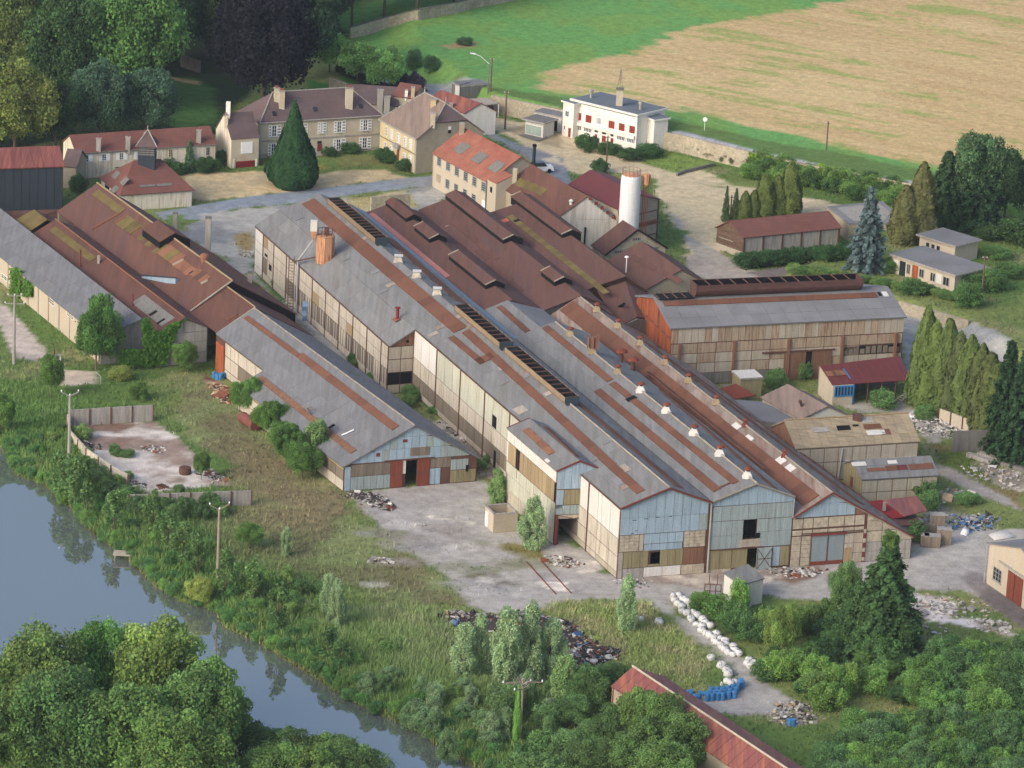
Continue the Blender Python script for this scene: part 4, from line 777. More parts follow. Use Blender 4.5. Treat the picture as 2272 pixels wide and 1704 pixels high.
panels(LB2,[.1,3.3,5.2,8.0,10.8,13.9,LB2.w-.1],[.1,1.2,3.2,5.1],cream,sb,gap=.12,mats=lambda i,j: None if (i==0 and j<3) else (dglaze if j==1 and i in(3,4) else cream))
LB2.box('wooden_door',rorange,sb,.3,3.1,.05,4.4,.05,.15)
wall(Face(J(34.2,0,0),J(34.2,3.6,0)),[(0,3.3),(3.6,5.2)],cream,sb); wall(Face(JB(0,18.2,0),JB(51,18.2,0)),[(.3,3.2),(50.5,3.2)],beige,sb)
# brown complex
cx=thing('brown_roof_works','great brown roof with yellow mossy strips and long raised sheets, left of the yard','factory hall',J(80,11,0))
B1=quad(cx,51.2,61.3,3.8,5.3,9.5,8.5,browno); quad(cx,51.2,61.3,9.5,8.5,18.6,3.4,brownB); quad(cx,61.3,114,3.8,5.4,10.3,9.3,brownB)
Bm=Face(J(114,3.8,5.4),J(61.3,3.8,5.4),J(61.3,10.3,9.3))
slab(cx,[J(61.3,10.3,9.3),J(61.3,20.6,3.4),J(92,21.0,3.2),J(116,17.5,4.6),J(114,10.3,9.3)],brownB,.12)
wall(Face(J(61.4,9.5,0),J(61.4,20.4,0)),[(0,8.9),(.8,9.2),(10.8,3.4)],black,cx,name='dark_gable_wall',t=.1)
wall(Face(J(61.4,4,0),J(61.4,9.5,0)),[(0,5.5),(5.5,8.9)],beige,cx,name='gable_strip',t=.1)
MB().bar(J(61.2,3.9,5.55),J(61.2,10.2,9.45),.12,n=4).bar(J(51.1,3.9,5.45),J(51.1,9.4,8.6),.1,n=4).build('verge_trim',beige,cx)
MB().bar(J(61.3,10.3,9.42),J(114,10.3,9.42),.13).bar(J(51.2,9.5,8.6),J(61.2,9.5,8.6),.1).build('ridge_cap',ochre,cx)
RW=Face(J(51.5,18.2,0),J(61.3,18.2,0)); wall(RW,[(0,3.3),(RW.w,3.3)],concd,cx); wall(Face(J(61.4,20.2,0),J(92,20.7,0)),[(0,3.2),(30.6,3.0)],concd,cx); wall(Face(J(92,20.7,0),J(116,17.3,0)),[(0,3.0),(24.2,4.4)],concd,cx); wall(Face(J(114,17.5,0),J(114,4,0)),[(0,4.5),(7.2,9.1),(13.5,5.3)],grpl,cx)
for a in ((('e1',1370,310),('e1',1150,190),('e1',1500,400)),): pass
def bstrip(lo,hi,lo2,mat,**k): strip3(Bm,cx,lo,hi,lo2,mat,d0=.02,d1=.10,**k)
a=Bm.uv(('e1',1130,180)); b=Bm.uv(('e1',1480,400)); Bm.box('mossy_sheets',moss,cx,a[0],b[0],a[1],6.9 if a[1]<6.9 else 7.5,.02,.1)
p_=[('e1',1420,540),('e1',1570,640),('e1',1720,760),('e1',1860,880),('e2',270,900),('e2',465,1050),('e2',660,1160),('e2',810,1280)]
for i in range(7):
    a=Bm.uv(p_[i]); b=Bm.uv(p_[i+1]); ww=2.3 if i<5 else 1.7
    for k in range(3): Bm.box('mossy_sheet' if i<4 else 'ochre_sheet',(moss,moss,browno,moss,rusto,rusto,rusto)[i] if k!=1 else (moss,browno,moss,moss,moss,rusto,browno)[i],cx,lerp(a[0],b[0],k/3),lerp(a[0],b[0],(k+1)/3)-.03,a[1],a[1]+ww,.02,.1+.02*(k%2))
for p,q in ((('e1',1140,605),('e1',1490,405)),(('e1',1590,670),('e1',1730,590)),(('e1',1420,530),('e1',1545,460)),(('e2',465,1050),('e2',600,980)),(('e2',810,1280),('e2',895,1235)),(('c4',1470,420),('c4',1530,390))):
    F_=B1 if p[0]=='c4' else Bm
    a,b=F_.uv(p),F_.uv(q); MB().bar(F_.pt(a[0],a[1],.15),F_.pt(b[0],b[1],.15),.17,n=4).build('loose_flashing',rusto if p[0]!='e2' else beige,cx)
Bm.pbox('roof_hole',black,cx,('e2',660,1150),('e2',720,1120),.02,.13)
# raised box on the ridge and a small cowl
mq=lambda s,w,z:J(s,w,z)
def rbox(par,s0,s1,w,z,hw,rise,mat):
    for sg in (-1,1): slab(par,[J(s1,w+sg*hw,z+rise-.5*hw),J(s0,w+sg*hw,z+rise-.5*hw),J(s0,w,z+rise),J(s1,w,z+rise)],mat,.1,'monitor_roof')
    wall(Face(J(s0,w-hw,z-1.5),J(s0,w+hw,z-1.5)),[(0,1.4+rise-.5*hw),(hw,1.4+rise),(2*hw,1.4+rise-.5*hw)],black,par,name='monitor_end',t=.1)
    wall(Face(J(s1,w-hw,z-1.5),J(s0,w-hw,z-1.5)),[(0,1.4+rise-.5*hw),(s1-s0,1.4+rise-.5*hw)],black,par,name='monitor_side',t=.1)
rbox(cx,83,89.8,10.4,9.3,2.4,1.0,browno)
MB().lathe(Bm.pt(*Bm.uv(('e2',850,985)),0),[(.5,-.3),(.5,.5),(.7,.5),(.65,.9),(.2,1.1)],10).build('ridge_cowl',rusto,cx)
# skylight wedge in the valley
# middle small brown roof and the grey roof
md=thing('narrow_brown_shed','narrow brown roofed shed with mossy strip and broken dark rooflight, ivy on its gable','shed',J(78,0,0))
M1=quad(md,54.3,105,-3.7,5.0,.15,7.0,browno); quad(md,54.3,105,.15,7.0,3.8,5.3,brownB)
M1=Face(J(105,-3.7,5.0),J(54.3,-3.7,5.0),J(54.3,.15,7.0))
strip3(M1,md,('e1',600,620),('e1',660,540),('e1',1100,1000),moss,w=1.2,d0=.01,d1=.08)
M1.box('broken_rooflight',concd,md,*sorted((M1.uv(('c4',860,300))[0],M1.uv(('c4',1040,460))[0])),1.2,3.4,.01,.07); M1.pbox('roof_hole',black,md,('c4',960,385),('c4',1020,365),.06,.12); M1.pbox('roof_hole',black,md,('c4',1010,440),('c4',1070,415),.06,.12)
for p,h in ((('e1',985,1060),2.6),(('c4',855,325),1.8)): MB().bar(Vector(M1.pt(*M1.uv(p))),Vector(M1.pt(*M1.uv(p)))+Vector((0,0,h)),.13,n=8).build('stove_pipe',redtrim,md)
MB().bar(M1.pt(*M1.uv(('e1',1210,1020))),M1.pt(*M1.uv(('e1',1210,1020)))+Vector((0,0,1.2)),.25,n=4).build('vent_stub',conc,md)
MB().bar(J(54.3,.15,7.1),J(105,.15,7.1),.1).build('ridge_cap',rusto,md)
GM=Face(J(54.6,-3.7,0),J(54.6,3.8,0)); wall(GM,[(0,4.8),(3.8,6.8),(7.5,5.1)],concd,md)
panels(GM,[.05,1.9,3.8,5.6,7.4],[.1,1.6,3.2,4.7,7.],conc,md,top=topG([(0,4.8),(3.8,6.8),(7.5,5.1)]),gap=.07,name='block_panel')
# glazed wedge dormer rising out of the valley
dg=[Bm.pt(*Bm.uv(('e1',1490,1080)),.1),Bm.pt(*Bm.uv(('e1',1850,1150)),.1)]
dw=MB(); A_=J(78,3.2,5.5); Bq=J(71,5.6,6.3); dw.add([A_,Bq,Bq+Vector((0,0,1.0)),A_+Vector((0,0,.25)),J(77.4,3.6,5.6),J(71.2,6.4,6.6),J(71.2,6.4,7.1),J(77.4,3.6,6.0)],BF); dw.build('glazed_dormer',bsheet,md)
MB().bar(J(78.3,3.1,5.9),J(70.8,5.6,7.45),.12,n=4).build('dormer_edge',tar,md)
gs=thing('long_grey_shed','long pale grey roofed shed with cream wall at the left edge, tree at its corner','shed',J(90,-8,0))
q=[J(125,-10.9,4.0),J(57.8,-10.9,4.0),J(57.8,-4.8,6.3),J(109,-4.8,6.3)]; q[3]=J(125,-4.8,6.3); slab(gs,q,asbB); sheets(gs,*q,26,3,asbB,lift=.06); slab(gs,[J(57.8,-4.8,6.3),J(57.8,-3.6,5.0),J(125,-3.6,5.0),J(125,-4.8,6.3)],brownB)
WG=Face(J(125,-10.7,0),J(58.2,-10.7,0)); wall(WG,[(0,3.9),(WG.w,3.9)],orpl,gs)
for p,q_ in ((('c4',10,110),('c4',60,180)),(('c4',312,262),('c4',350,330)),(('c4',432,360),('c4',475,420))): pwindow(WG,p,q_,gs,white,glass,nx=3,ny=2)
for k in range(1,16): WG.box('pilaster',beige,gs,k*4.2-.15,k*4.2+.15,.0,3.85,.0,.12)
GG=Face(J(58.2,-10.8,0),J(58.2,-3.6,0)); wall(GG,[(0,3.9),(6,6.1),(7.2,5.0)],conc,gs)
panels(GG,[.05,2.4,4.8,7.1],[.1,1.6,3.2,4.8,6.3],conc,gs,top=topG([(0,3.9),(6,6.1),(7.2,5.0)]),gap=.06,name='block_panel')
# mossy end piece and purple roof at the far left
mo=thing('mossy_roof_shed','low shed roof end covered in yellow moss behind the long pale grey roof','shed',J(108,0,0))
slab(mo,[J(111,-4.6,5.3),J(105.3,-4.0,5.3),J(105.3,-1,7.0),J(111,-1,7.0)],moss); slab(mo,[J(105.3,-1,7.0),J(105.3,2,5.4),J(111,2,5.4),J(111,-1,7.0)],brownB); wall(Face(J(111,2,0),J(111,-4.5,0)),[(0,5.1),(3,6.9),(6.5,5.2)],concd,mo)
lp=thing('purple_low_roof','broad low purple-brown roof in front of the black tarred building','shed roof',P(('c1',150,1420),4.)*np.array([1,1,0]))
zz=4.6; qq=[Vector(P(('c1',-300,1560),3.2)),Vector(P(('c1',60,1500),3.2)),Vector(P(('c1',370,1440),3.6)),Vector(P(('c1',405,1350),5.2)),Vector(P(('c1',-300,1375),5.2))]
for v in qq: pass
slab(lp,qq[:],brownB,.15)
for a_,b_ in zip(qq,qq[1:]): 
    wall(Face((a_.x,a_.y,0),(b_.x,b_.y,0)),[(0,a_.z-.25),((b_-a_).xy.length,b_.z-.25)],grpl,lp,t=.1)
# black tarred building with red roof
bb=barn('black_tarred_barn','black tarred high barn with faded red metal roof, at the left edge','barn',('c1',408,1075),('c1',-330,1100),9.,7.6,zr=9.6,wm=tar,rm=redr,nx=0,oh=.25)
for k in range(1,24): bb.Lw.box('wall_sheet',tar,bb.root,bb.L-k*1.3,bb.L-k*1.3+1.22,.1,7.4,.002,.05)
F_=Face(bb.A1,bb.A0,bb.R0)
for k in range(0,20): F_.box('roof_sheet',redr,bb.root,F_.w-(k+1)*1.6,F_.w-k*1.6-.04,.05,5.0,.01,.07)
dk=barn('small_brown_outhouse','small outhouse with dark brown tile roof, between the tarred barn and the whitewashed row','outhouse',('c1',490,1080),('c1',408,1072),6.,3.6,zr=5.6,wm=grpl,rm=slate,oh=.2)
# ---------------- manor, houses and workshops at the back
def shutwin(F,par,x0,x1,xs0,xs1,y0,y1,K,sh=wpaint,nx=2,ny=3,sill=None):
    """window between x0,x1 with open shutters out to xs0,xs1 (pixels of crop K)"""
    ym=(y0+y1)/2; a=F.uv((K,x0,ym))[0]; b=F.uv((K,x1,ym))[0]; c=F.uv((K,xs0,ym))[0] if xs0 else None; d=F.uv((K,xs1,ym))[0] if xs1 else None
    xm=(x0+x1)/2; z0,z1=F.uv((K,xm,y1))[1],F.uv((K,xm,y0))[1]
    w_=window(F,a,b,z0,z1,par,sh if sh is wpaint else wpaint,glass,nx=nx,ny=ny,fw=.09,d=.01,bar=.035,sill=sill)
    for u0,u1 in ((c,a) if c is not None else (None,None),(b,d) if d is not None else (None,None)):
        if u0 is None: continue
        s_=F.box('shutter',sh,par,u0+.02,u1-.02,z0-.03,z1+.03,.01,.07); n=4
        for i in range(n): F.box('louvre',conc if sh is wpaint else rddoor,s_,u0+.12,u1-.12,lerp(z0,z1,(i+.2)/n),lerp(z0,z1,(i+.8)/n),.07,.078)
def chimney(par,F,p,w=.7,d=.7,h=1.6,mat=tan,pots=2,ang=0.):
    c=Vector(F.pt(*F.uv(p))); mb=MB(); x=Vector((math.cos(ang),math.sin(ang),0))*w/2; y=Vector((-math.sin(ang),math.cos(ang),0))*d/2
    q=lambda z,e=1.: [c-x*e-y*e+Vector((0,0,z)),c+x*e-y*e+Vector((0,0,z)),c+x*e+y*e+Vector((0,0,z)),c-x*e+y*e+Vector((0,0,z))]
    mb.hull8(q(-.8),q(h)); o=mb.build('chimney',mat,par)
    MB().hull8(q(h+.002,1.18),q(h+.14,1.18)).build('chimney_cap',conc,o)
    for k in range(pots):
        e=x*((k+.5)/pots*2-1)*.7; MB().bar(c+e+Vector((0,0,h+.145)),c+e+Vector((0,0,h+.5)),.11,.09,8).build('chimney_pot',otile,o)
# manor
mn=barn('manor_house','long two-storey manor with tan plaster, white shutters and hipped purple roof','manor house',('f1',2140,412),('f1',652,508),8.,6.1,zr=9.9,wm=tan,rm=slate,hip=1.0,oh=.3,EB=('f1',385,365)) 
A=mn.Lw; chs=[('f1',785,225)]
for (x0,x1,a,b,y0,y1) in ((790,850,752,905,540,680),(1145,1175,None,1230,520,660),(1385,1415,1355,1462,505,640),(1590,1645,1552,1700,490,630),(1910,1965,1872,2020,470,605),(782,840,742,898,765,905),(1190,1195,None,1222,745,880),(1580,1635,1542,1695,708,848),(1900,1958,1858,2010,690,825)):
    if x1-x0<10: continue
    shutwin(A,mn.root,x0,x1,a,b,y0,y1,'f1',ny=3,sill=conc)
dd=A.pbox('front_door',rddoor,mn.root,('f1',1345,915),('f1',1405,770),.01,.09); A.pbox('fanlight',glass,mn.root,('f1',1348,768),('f1',1402,732),.01,.06); A.box('door_panel',rdoor,dd,A.uv(('f1',1360,850))[0],A.uv(('f1',1390,850))[0],.5,1.9,.09,.11)
A.box('string_course',conc,mn.root,.02,A.w-.02,A.uv(('f1',1400,690))[1]-.12,A.uv(('f1',1400,690))[1]+.12,.0,.09); A.box('plinth',grpl,mn.root,.02,A.w-.02,0,.7,0,.06); A.box('eaves_gutter',conc,mn.root,-.3,A.w+.3,5.95,6.12,.2,.42)
for k in range(3): A.box('door_step',conc,mn.root,A.uv(('f1',1290,920))[0],A.uv(('f1',1440,920))[0],0,.5-.16*k,.0,.5+.35*k)
FM=mn.FL
for p,w_,h_ in ((('f1',910,310),.9,2.6),(('f1',850,225),.9,1.9),(('f1',1735,310),1.2,3.1)): chimney(mn.root,FM,p,w_,.8,h_,tan,3,math.radians(12))
for p in (('f1',820,400),('f1',1320,345),('f1',1880,310)):
    c=FM.pt(*FM.uv(p)); FM.box('roof_window',glass,mn.root,FM.uv(p)[0]-.3,FM.uv(p)[0]+.3,FM.uv(p)[1]-.4,FM.uv(p)[1]+.4,.0,.15)
for R_,C_ in ((mn.R1,mn.A1),(mn.R0,mn.A0),): MB().bar(R_+Vector((0,0,.05)),C_+Vector((0,0,.05)),.11,n=5).build('hip_tiles',conc,mn.root)
MB().bar(mn.R0+Vector((0,0,.05)),mn.R1+Vector((0,0,.05)),.11,n=5).build('ridge_tiles',conc,mn.root)
# garage wing with whitewashed gable
gw=barn('garage_wing','small wing with whitewashed gable, white shutter and dark red garage door','house wing',('f1',635,690),('f1',300,715),7.,4.9,zr=8.3,wm=tan,rm=slate,oh=.12,t=.5)
MBw=Face(gw.Fw.pt(0,0,.03),gw.Fw.pt(gw.Fw.w,0,.03)); wall(MBw,[(0,4.8),(gw.W*.5,8.2),(gw.W,4.8)],stain,gw.root,t=.025,name='gable_render')
gw.Lw.pbox('white_shutter',wpaint,gw.root,('f1',412,890),('f1',555,740),.01,.1); g_=gw.Lw.pbox('garage_door',rddoor,gw.root,('f1',348,1095),('f1',582,970),.01,.08)
a=gw.Lw.uv(('f1',348,1095)); b=gw.Lw.uv(('f1',582,970))
for k in range(1,4): gw.Lw.box('door_groove',redm,g_,a[0]+.1,b[0]-.1,lerp(a[1],b[1],k/4)-.02,lerp(a[1],b[1],k/4)+.02,.08,.09)
for x in (325,600): gw.Lw.pbox('garage_pier',white,gw.root,('f1',x-15,1100),('f1',x+8,955),.01,.14)
chimney(gw.root,gw.FL,('f1',235,515),.5,.5,1.3,tan,1); 
c=gw.Fw.pt(gw.W*.55,8.0,-.5); MB().box(c.x-.35,c.x+.35,c.y-.35,c.y+.35,6.5,10.4).build('white_chimney',white,gw.root)
# long whitewashed row
lr=barn('whitewashed_row','long whitewashed two-storey row with low red tile roof and grey chimneys','row house',('f4',2203,180),('f4',785,275),7.,4.3,zr=6.3,wm=stain,rm=rtile,oh=.2)
A=lr.Lw
for (x0,x1,a,b,y0,y1,m) in ((862,908,830,948,290,368,wpaint),(1040,1088,1012,1125,282,355,wpaint),(1217,1265,1188,1305,270,345,wpaint),(1395,1420,1370,None,262,335,wpaint),(1578,1610,None,None,250,328,wpaint),(1722,1762,None,None,238,315,ypl),(1902,1942,None,None,228,300,ypl),(2105,2142,None,None,216,298,conc)):
    ym=(y0+y1)/2; uu0,uu1=A.uv(('f4',x0,ym))[0],A.uv(('f4',x1,ym))[0]; z0=A.uv(('f4',(x0+x1)/2,y1))[1]; z1=A.uv(('f4',(x0+x1)/2,y0))[1]
    window(A,uu0,uu1,z0,z1,lr.root,m,glass,nx=2,ny=3,fw=.1,bar=.03)
    for q0,q1 in (((a,x0) if a else (None,None)),((x1,b) if b else (None,None))):
        if q0: A.box('shutter',wpaint,lr.root,A.uv(('f4',q0,ym))[0]+.03,A.uv(('f4',q1,ym))[0]-.03,z0,z1,.01,.07)
A.pbox('low_window',glass,lr.root,('f4',1175,428),('f4',1285,412),.01,.05)
for p in (('f4',1008,245),('f4',1308,230),('f4',1495,190),('f4',2032,160)): chimney(lr.root,lr.FL,p,.75,.6,1.9,conc,1)
MB().bar(lr.A0+Vector((0,0,-.1)),lr.A1+Vector((0,0,-.1)),.09).build('gutter',concd,lr.root)
# hipped workshop with lantern turret
hp=barn('turret_workshop','hipped brown roofed workshop with small slate turret, stained white front wall','workshop',('c1',1235,1215),('c1',880,1245) ,12.,2.9,zr=6.2,wm=stain,rm=rtile,hip=.8,oh=.35,EB=('c1',545,1170)) if False else None
q0=P(('c1',1240,1218),2.9);q1=P(('c1',780,1250),2.9);q2=P(('c1',525,1160),2.9); 
hp=barn('turret_workshop','hipped brown roofed workshop with small slate turret, stained white front wall','workshop',Vector(q0),Vector(q1),float(np.linalg.norm(q2-q1)),2.9,zr=6.6,wm=stain,rm=rtile,hip=.75,oh=.4)
A=hp.Lw
for p,q in ((('c1',905,1210),('c1',1000,1190)),(('c1',1015,1205),('c1',1110,1182))): hp.FL.pbox('roof_window',concd,hp.root,p,q,.0,.08)
FH=Face(hp.C1,hp.A1,hp.R1)
for p in (('c1',750,1130),('c1',805,1170),('c1',740,1225)): 
    a=FH.uv(p); FH.box('roof_window',concd,hp.root,a[0]-.9,a[0]+.9,a[1]-.7,a[1]+.7,.0,.08)
wl=hp.Fw
for k in range(3): wl.box('doorway',black,hp.root,2.+k*3.0,4.+k*3.0,.02,2.3,.01,.06); 
for k in range(4): wl.box('door_post',white,hp.root,1.6+k*3.0,1.95+k*3.0,0,2.5,.01,.12)
tc=(hp.R0+hp.R1)/2; tb=MB().box(tc.x-1.35,tc.x+1.35,tc.y-1.35,tc.y+1.35,5.4,9.3).build('turret',tar,hp.root)
for k in range(4):
    F_=Face((tc.x-1.35+0,tc.y-1.36,5.4),(tc.x+1.35,tc.y-1.36,5.4)); F_.box('turret_slat',concd,tb,.1,2.6,2.4+k*.36,2.6+k*.36,.0,.05)
rf=MB(); c_=[(tc.x-1.7,tc.y-1.7,9.2),(tc.x+1.7,tc.y-1.7,9.2),(tc.x+1.7,tc.y+1.7,9.2),(tc.x-1.7,tc.y+1.7,9.2),(tc.x,tc.y,11.6)]
rf.add(c_,[(0,1,4),(1,2,4),(2,3,4),(3,0,4),(3,2,1,0)]).build('turret_roof',slate,hp.root)
for k in (0,1): MB().bar(Vector(c_[k])+Vector((0,0,.06)),Vector(c_[4])+Vector((0,0,.08)),.1,n=4).build('turret_hip',conc,hp.root)
MB().bar(Vector(c_[4]),Vector(c_[4])+Vector((0,0,.7)),.08).build('finial',conc,hp.root)
# yellow house
yh=barn('yellow_house','tall yellow plaster house with lichened hipped roof and grey rendered end wall','house',('f2',580,705),('f2',135,470),12.5,6.0,zr=11.0,wm=ypl,gm=grpl,rm=slateg,hip=.0,oh=.25,nx=0,roof=False,EB=None,walls='LR')
a,b,c,d=yh.A0,yh.A1,yh.C0,yh.C1
# eaves quad with half hipped ends and ridge
rz=10.9; m0=(a+c)/2; m1=(b+d)/2; R0_=lerp(m0,m1,.17); R1_=lerp(m0,m1,.72); R0_.z=rz; R1_.z=rz
k0l=lerp(a,m0,.52); k0l.z=8.4; k0r=lerp(c,m0,.52); k0r.z=8.4; 
slab(yh.root,[b,a,k0l,R0_,R1_],slateg,.14); slab(yh.root,[c,d,R1_,R0_,k0r],slateg,.14); slab(yh.root,[k0l,k0r,R0_],slate,.14,'roof_hip'); slab(yh.root,[d,b,R1_],slateg,.14,'roof_hip')
wall(yh.N,[(0,5.95),(yh.W*.26,8.2),(yh.W*.74,8.2),(yh.W,5.95)],grpl,yh.root); wall(yh.Fw,[(0,5.9),(yh.W,5.9)],ypl,yh.root)
YF=Face(b,a,R0_); 
for R_,C_,m_ in ((R0_,k0l,conc),(R0_,k0r,conc),(R1_,b,conc),(R0_,R1_,conc)): MB().bar(R_+Vector((0,0,.06)),C_+Vector((0,0,.06)),.11,n=5).build('ridge_tiles',m_,yh.root)
A=yh.Lw
for (x0,x1,a_,b_,y0,y1) in ((196,220,None,None,555,675),(260,278,None,292,588,705),(340,360,None,376,632,755),(425,445,None,460,675,800),(490,508,None,522,712,835),(186,208,None,None,745,870),(250,270,None,284,785,905),(415,436,None,446,875,1000),(482,502,None,514,905,1035)):
    shutwin(A,yh.root,x0,x1,a_,b_,y0,y1,'f2',nx=2,ny=3)
A.pbox('front_door',rdoor,yh.root,('f2',335,965),('f2',366,830),.01,.08); A.pbox('door_canopy',conc,yh.root,('f2',318,805),('f2',382,785),.01,.6)
A.box('string_course',concd,yh.root,.02,A.w-.02,3.15,3.3,0,.08); A.box('quoin',conc,yh.root,A.w-.5,A.w-.02,0,5.9,.0,.05); A.box('gutter',conc,yh.root,-.2,A.w+.2,5.85,6.05,.15,.35)
yh.N.pbox('gable_window',black,yh.root,('f2',962,640),('f2',998,600),.01,.06); yh.N.pbox('grey_shutter',wpaint,yh.root,('f2',965,596),('f2',1000,555),.01,.06)
yh.N.box('cement_patch',grpl,yh.root,3.0,6.0,.1,3.2,.0,.03)
chimney(yh.root,YF,('f2',775,515),.8,.7,1.7,tan,0); chimney(yh.root,YF,('f2',780,300),.9,.6,1.0,ypl,0)
for p in (R0_,R1_): MB().bar(p,p+Vector((0,0,1.1)),.14,.05,6).build('finial',conc,yh.root)
# orange tiled works building with barred windows
ob=barn('orange_tiled_workshop','two-storey beige workshop with bright orange tile roof and rows of barred windows','workshop',('f2',1455,1240),('f2',782,885),Vector(P(('f2',2210,1190),5.3)),5.6,zr=9.3,wm=orpl,gm=grpl,rm=otile,oh=.25) 
A=ob.Lw
for (x0,x1,y0,y1) in ((830,882,940,1030),(940,992,1000,1090),(1046,1100,1060,1152),(1155,1208,1120,1215),(1262,1315,1182,1278),(1373,1425,1245,1342),(932,982,1210,1308),(1038,1088,1268,1370),(1146,1196,1330,1435),(1252,1303,1392,1490)):
    pwindow(A,('f2',x0,y1-8),('f2',x1,y0+8),ob.root,gpaint,glass,nx=1,ny=4,fw=.1,bar=.09,sill=conc)
A.pbox('bricked_window',grpl,ob.root,('f2',818,1230),('f2',872,1160),.01,.05); d_=A.pbox('white_door',wpaint,ob.root,('f2',1378,1640),('f2',1436,1480),.01,.09)
for p in (('f2',1130,825),('f2',1350,940),('f2',1560,1050)):
    u_,v_=ob.FL.uv(p); ob.FL.box('roof_window',concd,ob.root,u_-1.4,u_+1.4,v_-1.1,v_+1.1,.0,.09)
chimney(ob.root,ob.FL,('f2',1130,640),.8,.8,1.6,grpl,0)
# corner stair tower of the orange building
T0=P(('f2',1460,1655),0); tw=Face(Vector(T0),Vector(T0)+ob.ln*-1*0+Vector((0,0,0))-ob.ln*2.6)
c0=ob.a-ob.ln*.3; tq=[c0-ob.wn*.35,c0-ob.ln*2.9-ob.wn*.35,c0-ob.ln*2.9+ob.wn*2.6,c0+ob.wn*2.6]
tt=MB(); lo=[Vector((v.x,v.y,0)) for v in tq]; hi=[Vector((v.x,v.y,7.2 if i in(2,3) else 6.1)) for i,v in enumerate(tq)]; tt.hull8(lo,hi).build('stair_tower',orpl,ob.root)
up=Vector((0,0,.15)); slab(ob.root,[h_+up for h_ in hi],otile,.12,'tower_roof'); F_=Face(tq[0].xy.to_3d()-ob.wn*.01,tq[1].xy.to_3d()-ob.wn*.01); F_=Face((tq[0].x,tq[0].y,0),(tq[1].x,tq[1].y,0)); F_.box('slit_window',black,ob.root,1.1,1.7,4.4,5.3,.01,.05)
MB().bar((tq[0].x-.1,tq[0].y-.1,0),(tq[0].x-.1,tq[0].y-.1,6),.1).build('downpipe',concd,ob.root); MB().box(tq[2].x-.1,tq[2].x+.6,tq[2].y-.1,tq[2].y+.6,0,8.4).build('chimney',tan,ob.root)
# brown workshop with pale bulging gable
dw_=barn('pale_gable_workshop','brown roofed workshop with broad pale whitened gable wall and ragged edge','workshop',('f5',290,590),('f2',1610,1300),Vector(P(('f5',1040,600),5.0)),5.0,zr=8.7,wm=grpl,gm=M('whitened_render',(196,192,186),.10,.3,'v',0,objvar=.02,dirt=(150,142,130),dirts=.25,dirta=.8),rm=browno,t=.5,oh=.15)
for k in range(9): 
    u_=dw_.W*(.52+.05*k); dw_.N.box('broken_coping',concd if k%2 else rdoor,dw_.root,u_,u_+.55,dw_.topN(u_+.3)-.05,dw_.topN(u_+.3)+.3,-.3,.25)
dw_.N.box('timber_post',black,dw_.root,dw_.W*.48,dw_.W*.48+.25,1.,3.8,.02,.2); dw_.N.box('wall_crack',grpl,dw_.root,3.6,7.8,5.05,5.12,.0,.02)
F_=dw_.FL; strip3(F_,dw_.root,('f5',120,300),('f5',170,260),('f2',1760,1270),moss,w=1.5,d0=.01,d1=.06); MB().lathe(F_.pt(*F_.uv(('f5',480,410))),[(.25,0),(.25,.5),(.4,.6),(.1,.9)],8).build('vent_cowl',creamw,dw_.root)
# red metal roofed high shed
rs=barn('red_roofed_shed','tall shed with plain dark red metal roof behind the white silo','shed',('f5',1060,465),('f5',468,165),Vector(P(('f5',1560,345),6.9)),6.9,zr=8.4,wm=beige,gm=grpl,rm=redm,oh=.3)
for k in range(3): rs.N.box('girt',frame,rs.root,.05,rs.W-.05,1.4+k*1.9,1.52+k*1.9,.0,.1)
rs.N.box('corner_post',frame,rs.root,rs.W-.2,rs.W,0,6.8,0,.14); rs.N.box('corner_post',frame,rs.root,0,.2,0,6.8,0,.14); rs.N.box('rust_sheet',rusto,rs.root,.4,rs.W-.4,3.0,3.8,.02,.05)
# stone gable building with brown roof
sg=barn('stone_gable_shed','rubble stone shed with brown roof, three barred openings and orange patch on its slope','shed',('f5',915,1018),('f5',750,905),Vector(P(('f5',1640,942),4.3)),4.3,zr=7.6,wm=grpl,gm=stone,rm=brown,oh=.3)
sg=sg
for p,q in ((('f5',1230,860),('f5',1340,805)),(('f5',1010,1015),('f5',1120,960)),(('f5',1440,975),('f5',1555,920))): pwindow(sg.N,p,q,sg.root,conc,black,nx=5,ny=1,fw=.12,bar=.05)
strip3(sg.FL,sg.root,('f5',1000,790),('f5',1110,720),('f5',930,770),rusto,d0=.01,d1=.06,w=2.0) if False else None
MB().bar(sg.A0+Vector((0,0,.1)),sg.R0+Vector((0,0,.1)),.1,n=4).build('verge_board',black,sg.root); MB().bar(sg.C0+Vector((0,0,.1)),sg.R0+Vector((0,0,.1)),.12,n=4).build('verge_board',black,sg.root)
# brown hall beside the rusty hall
h4=barn('brown_roofed_hall','broad dark brown roof with a thin white vent pipe, beside the stone gable','factory hall',('f5',1350,1480),('f5',880,1130),Vector(P(('f5',2190,1400),5.6)),5.6,zr=8.4,t=.55,wm=grpl,rm=brown,oh=.2)
strip3(h4.FL,h4.root,('f5',1800,1380),('f5',1850,1350),('f5',1180,1060),browno,w=1.0,d0=.01,d1=.05)
c=h4.FL.pt(*h4.FL.uv(('f5',1155,1240))); MB().bar(c,c+Vector((0,0,2.3)),.09).lathe(c+Vector((0,0,2.31)),[(.35,0),(.3,.15),(.05,.25)],8).build('vent_pipe',wpaint,h4.root)
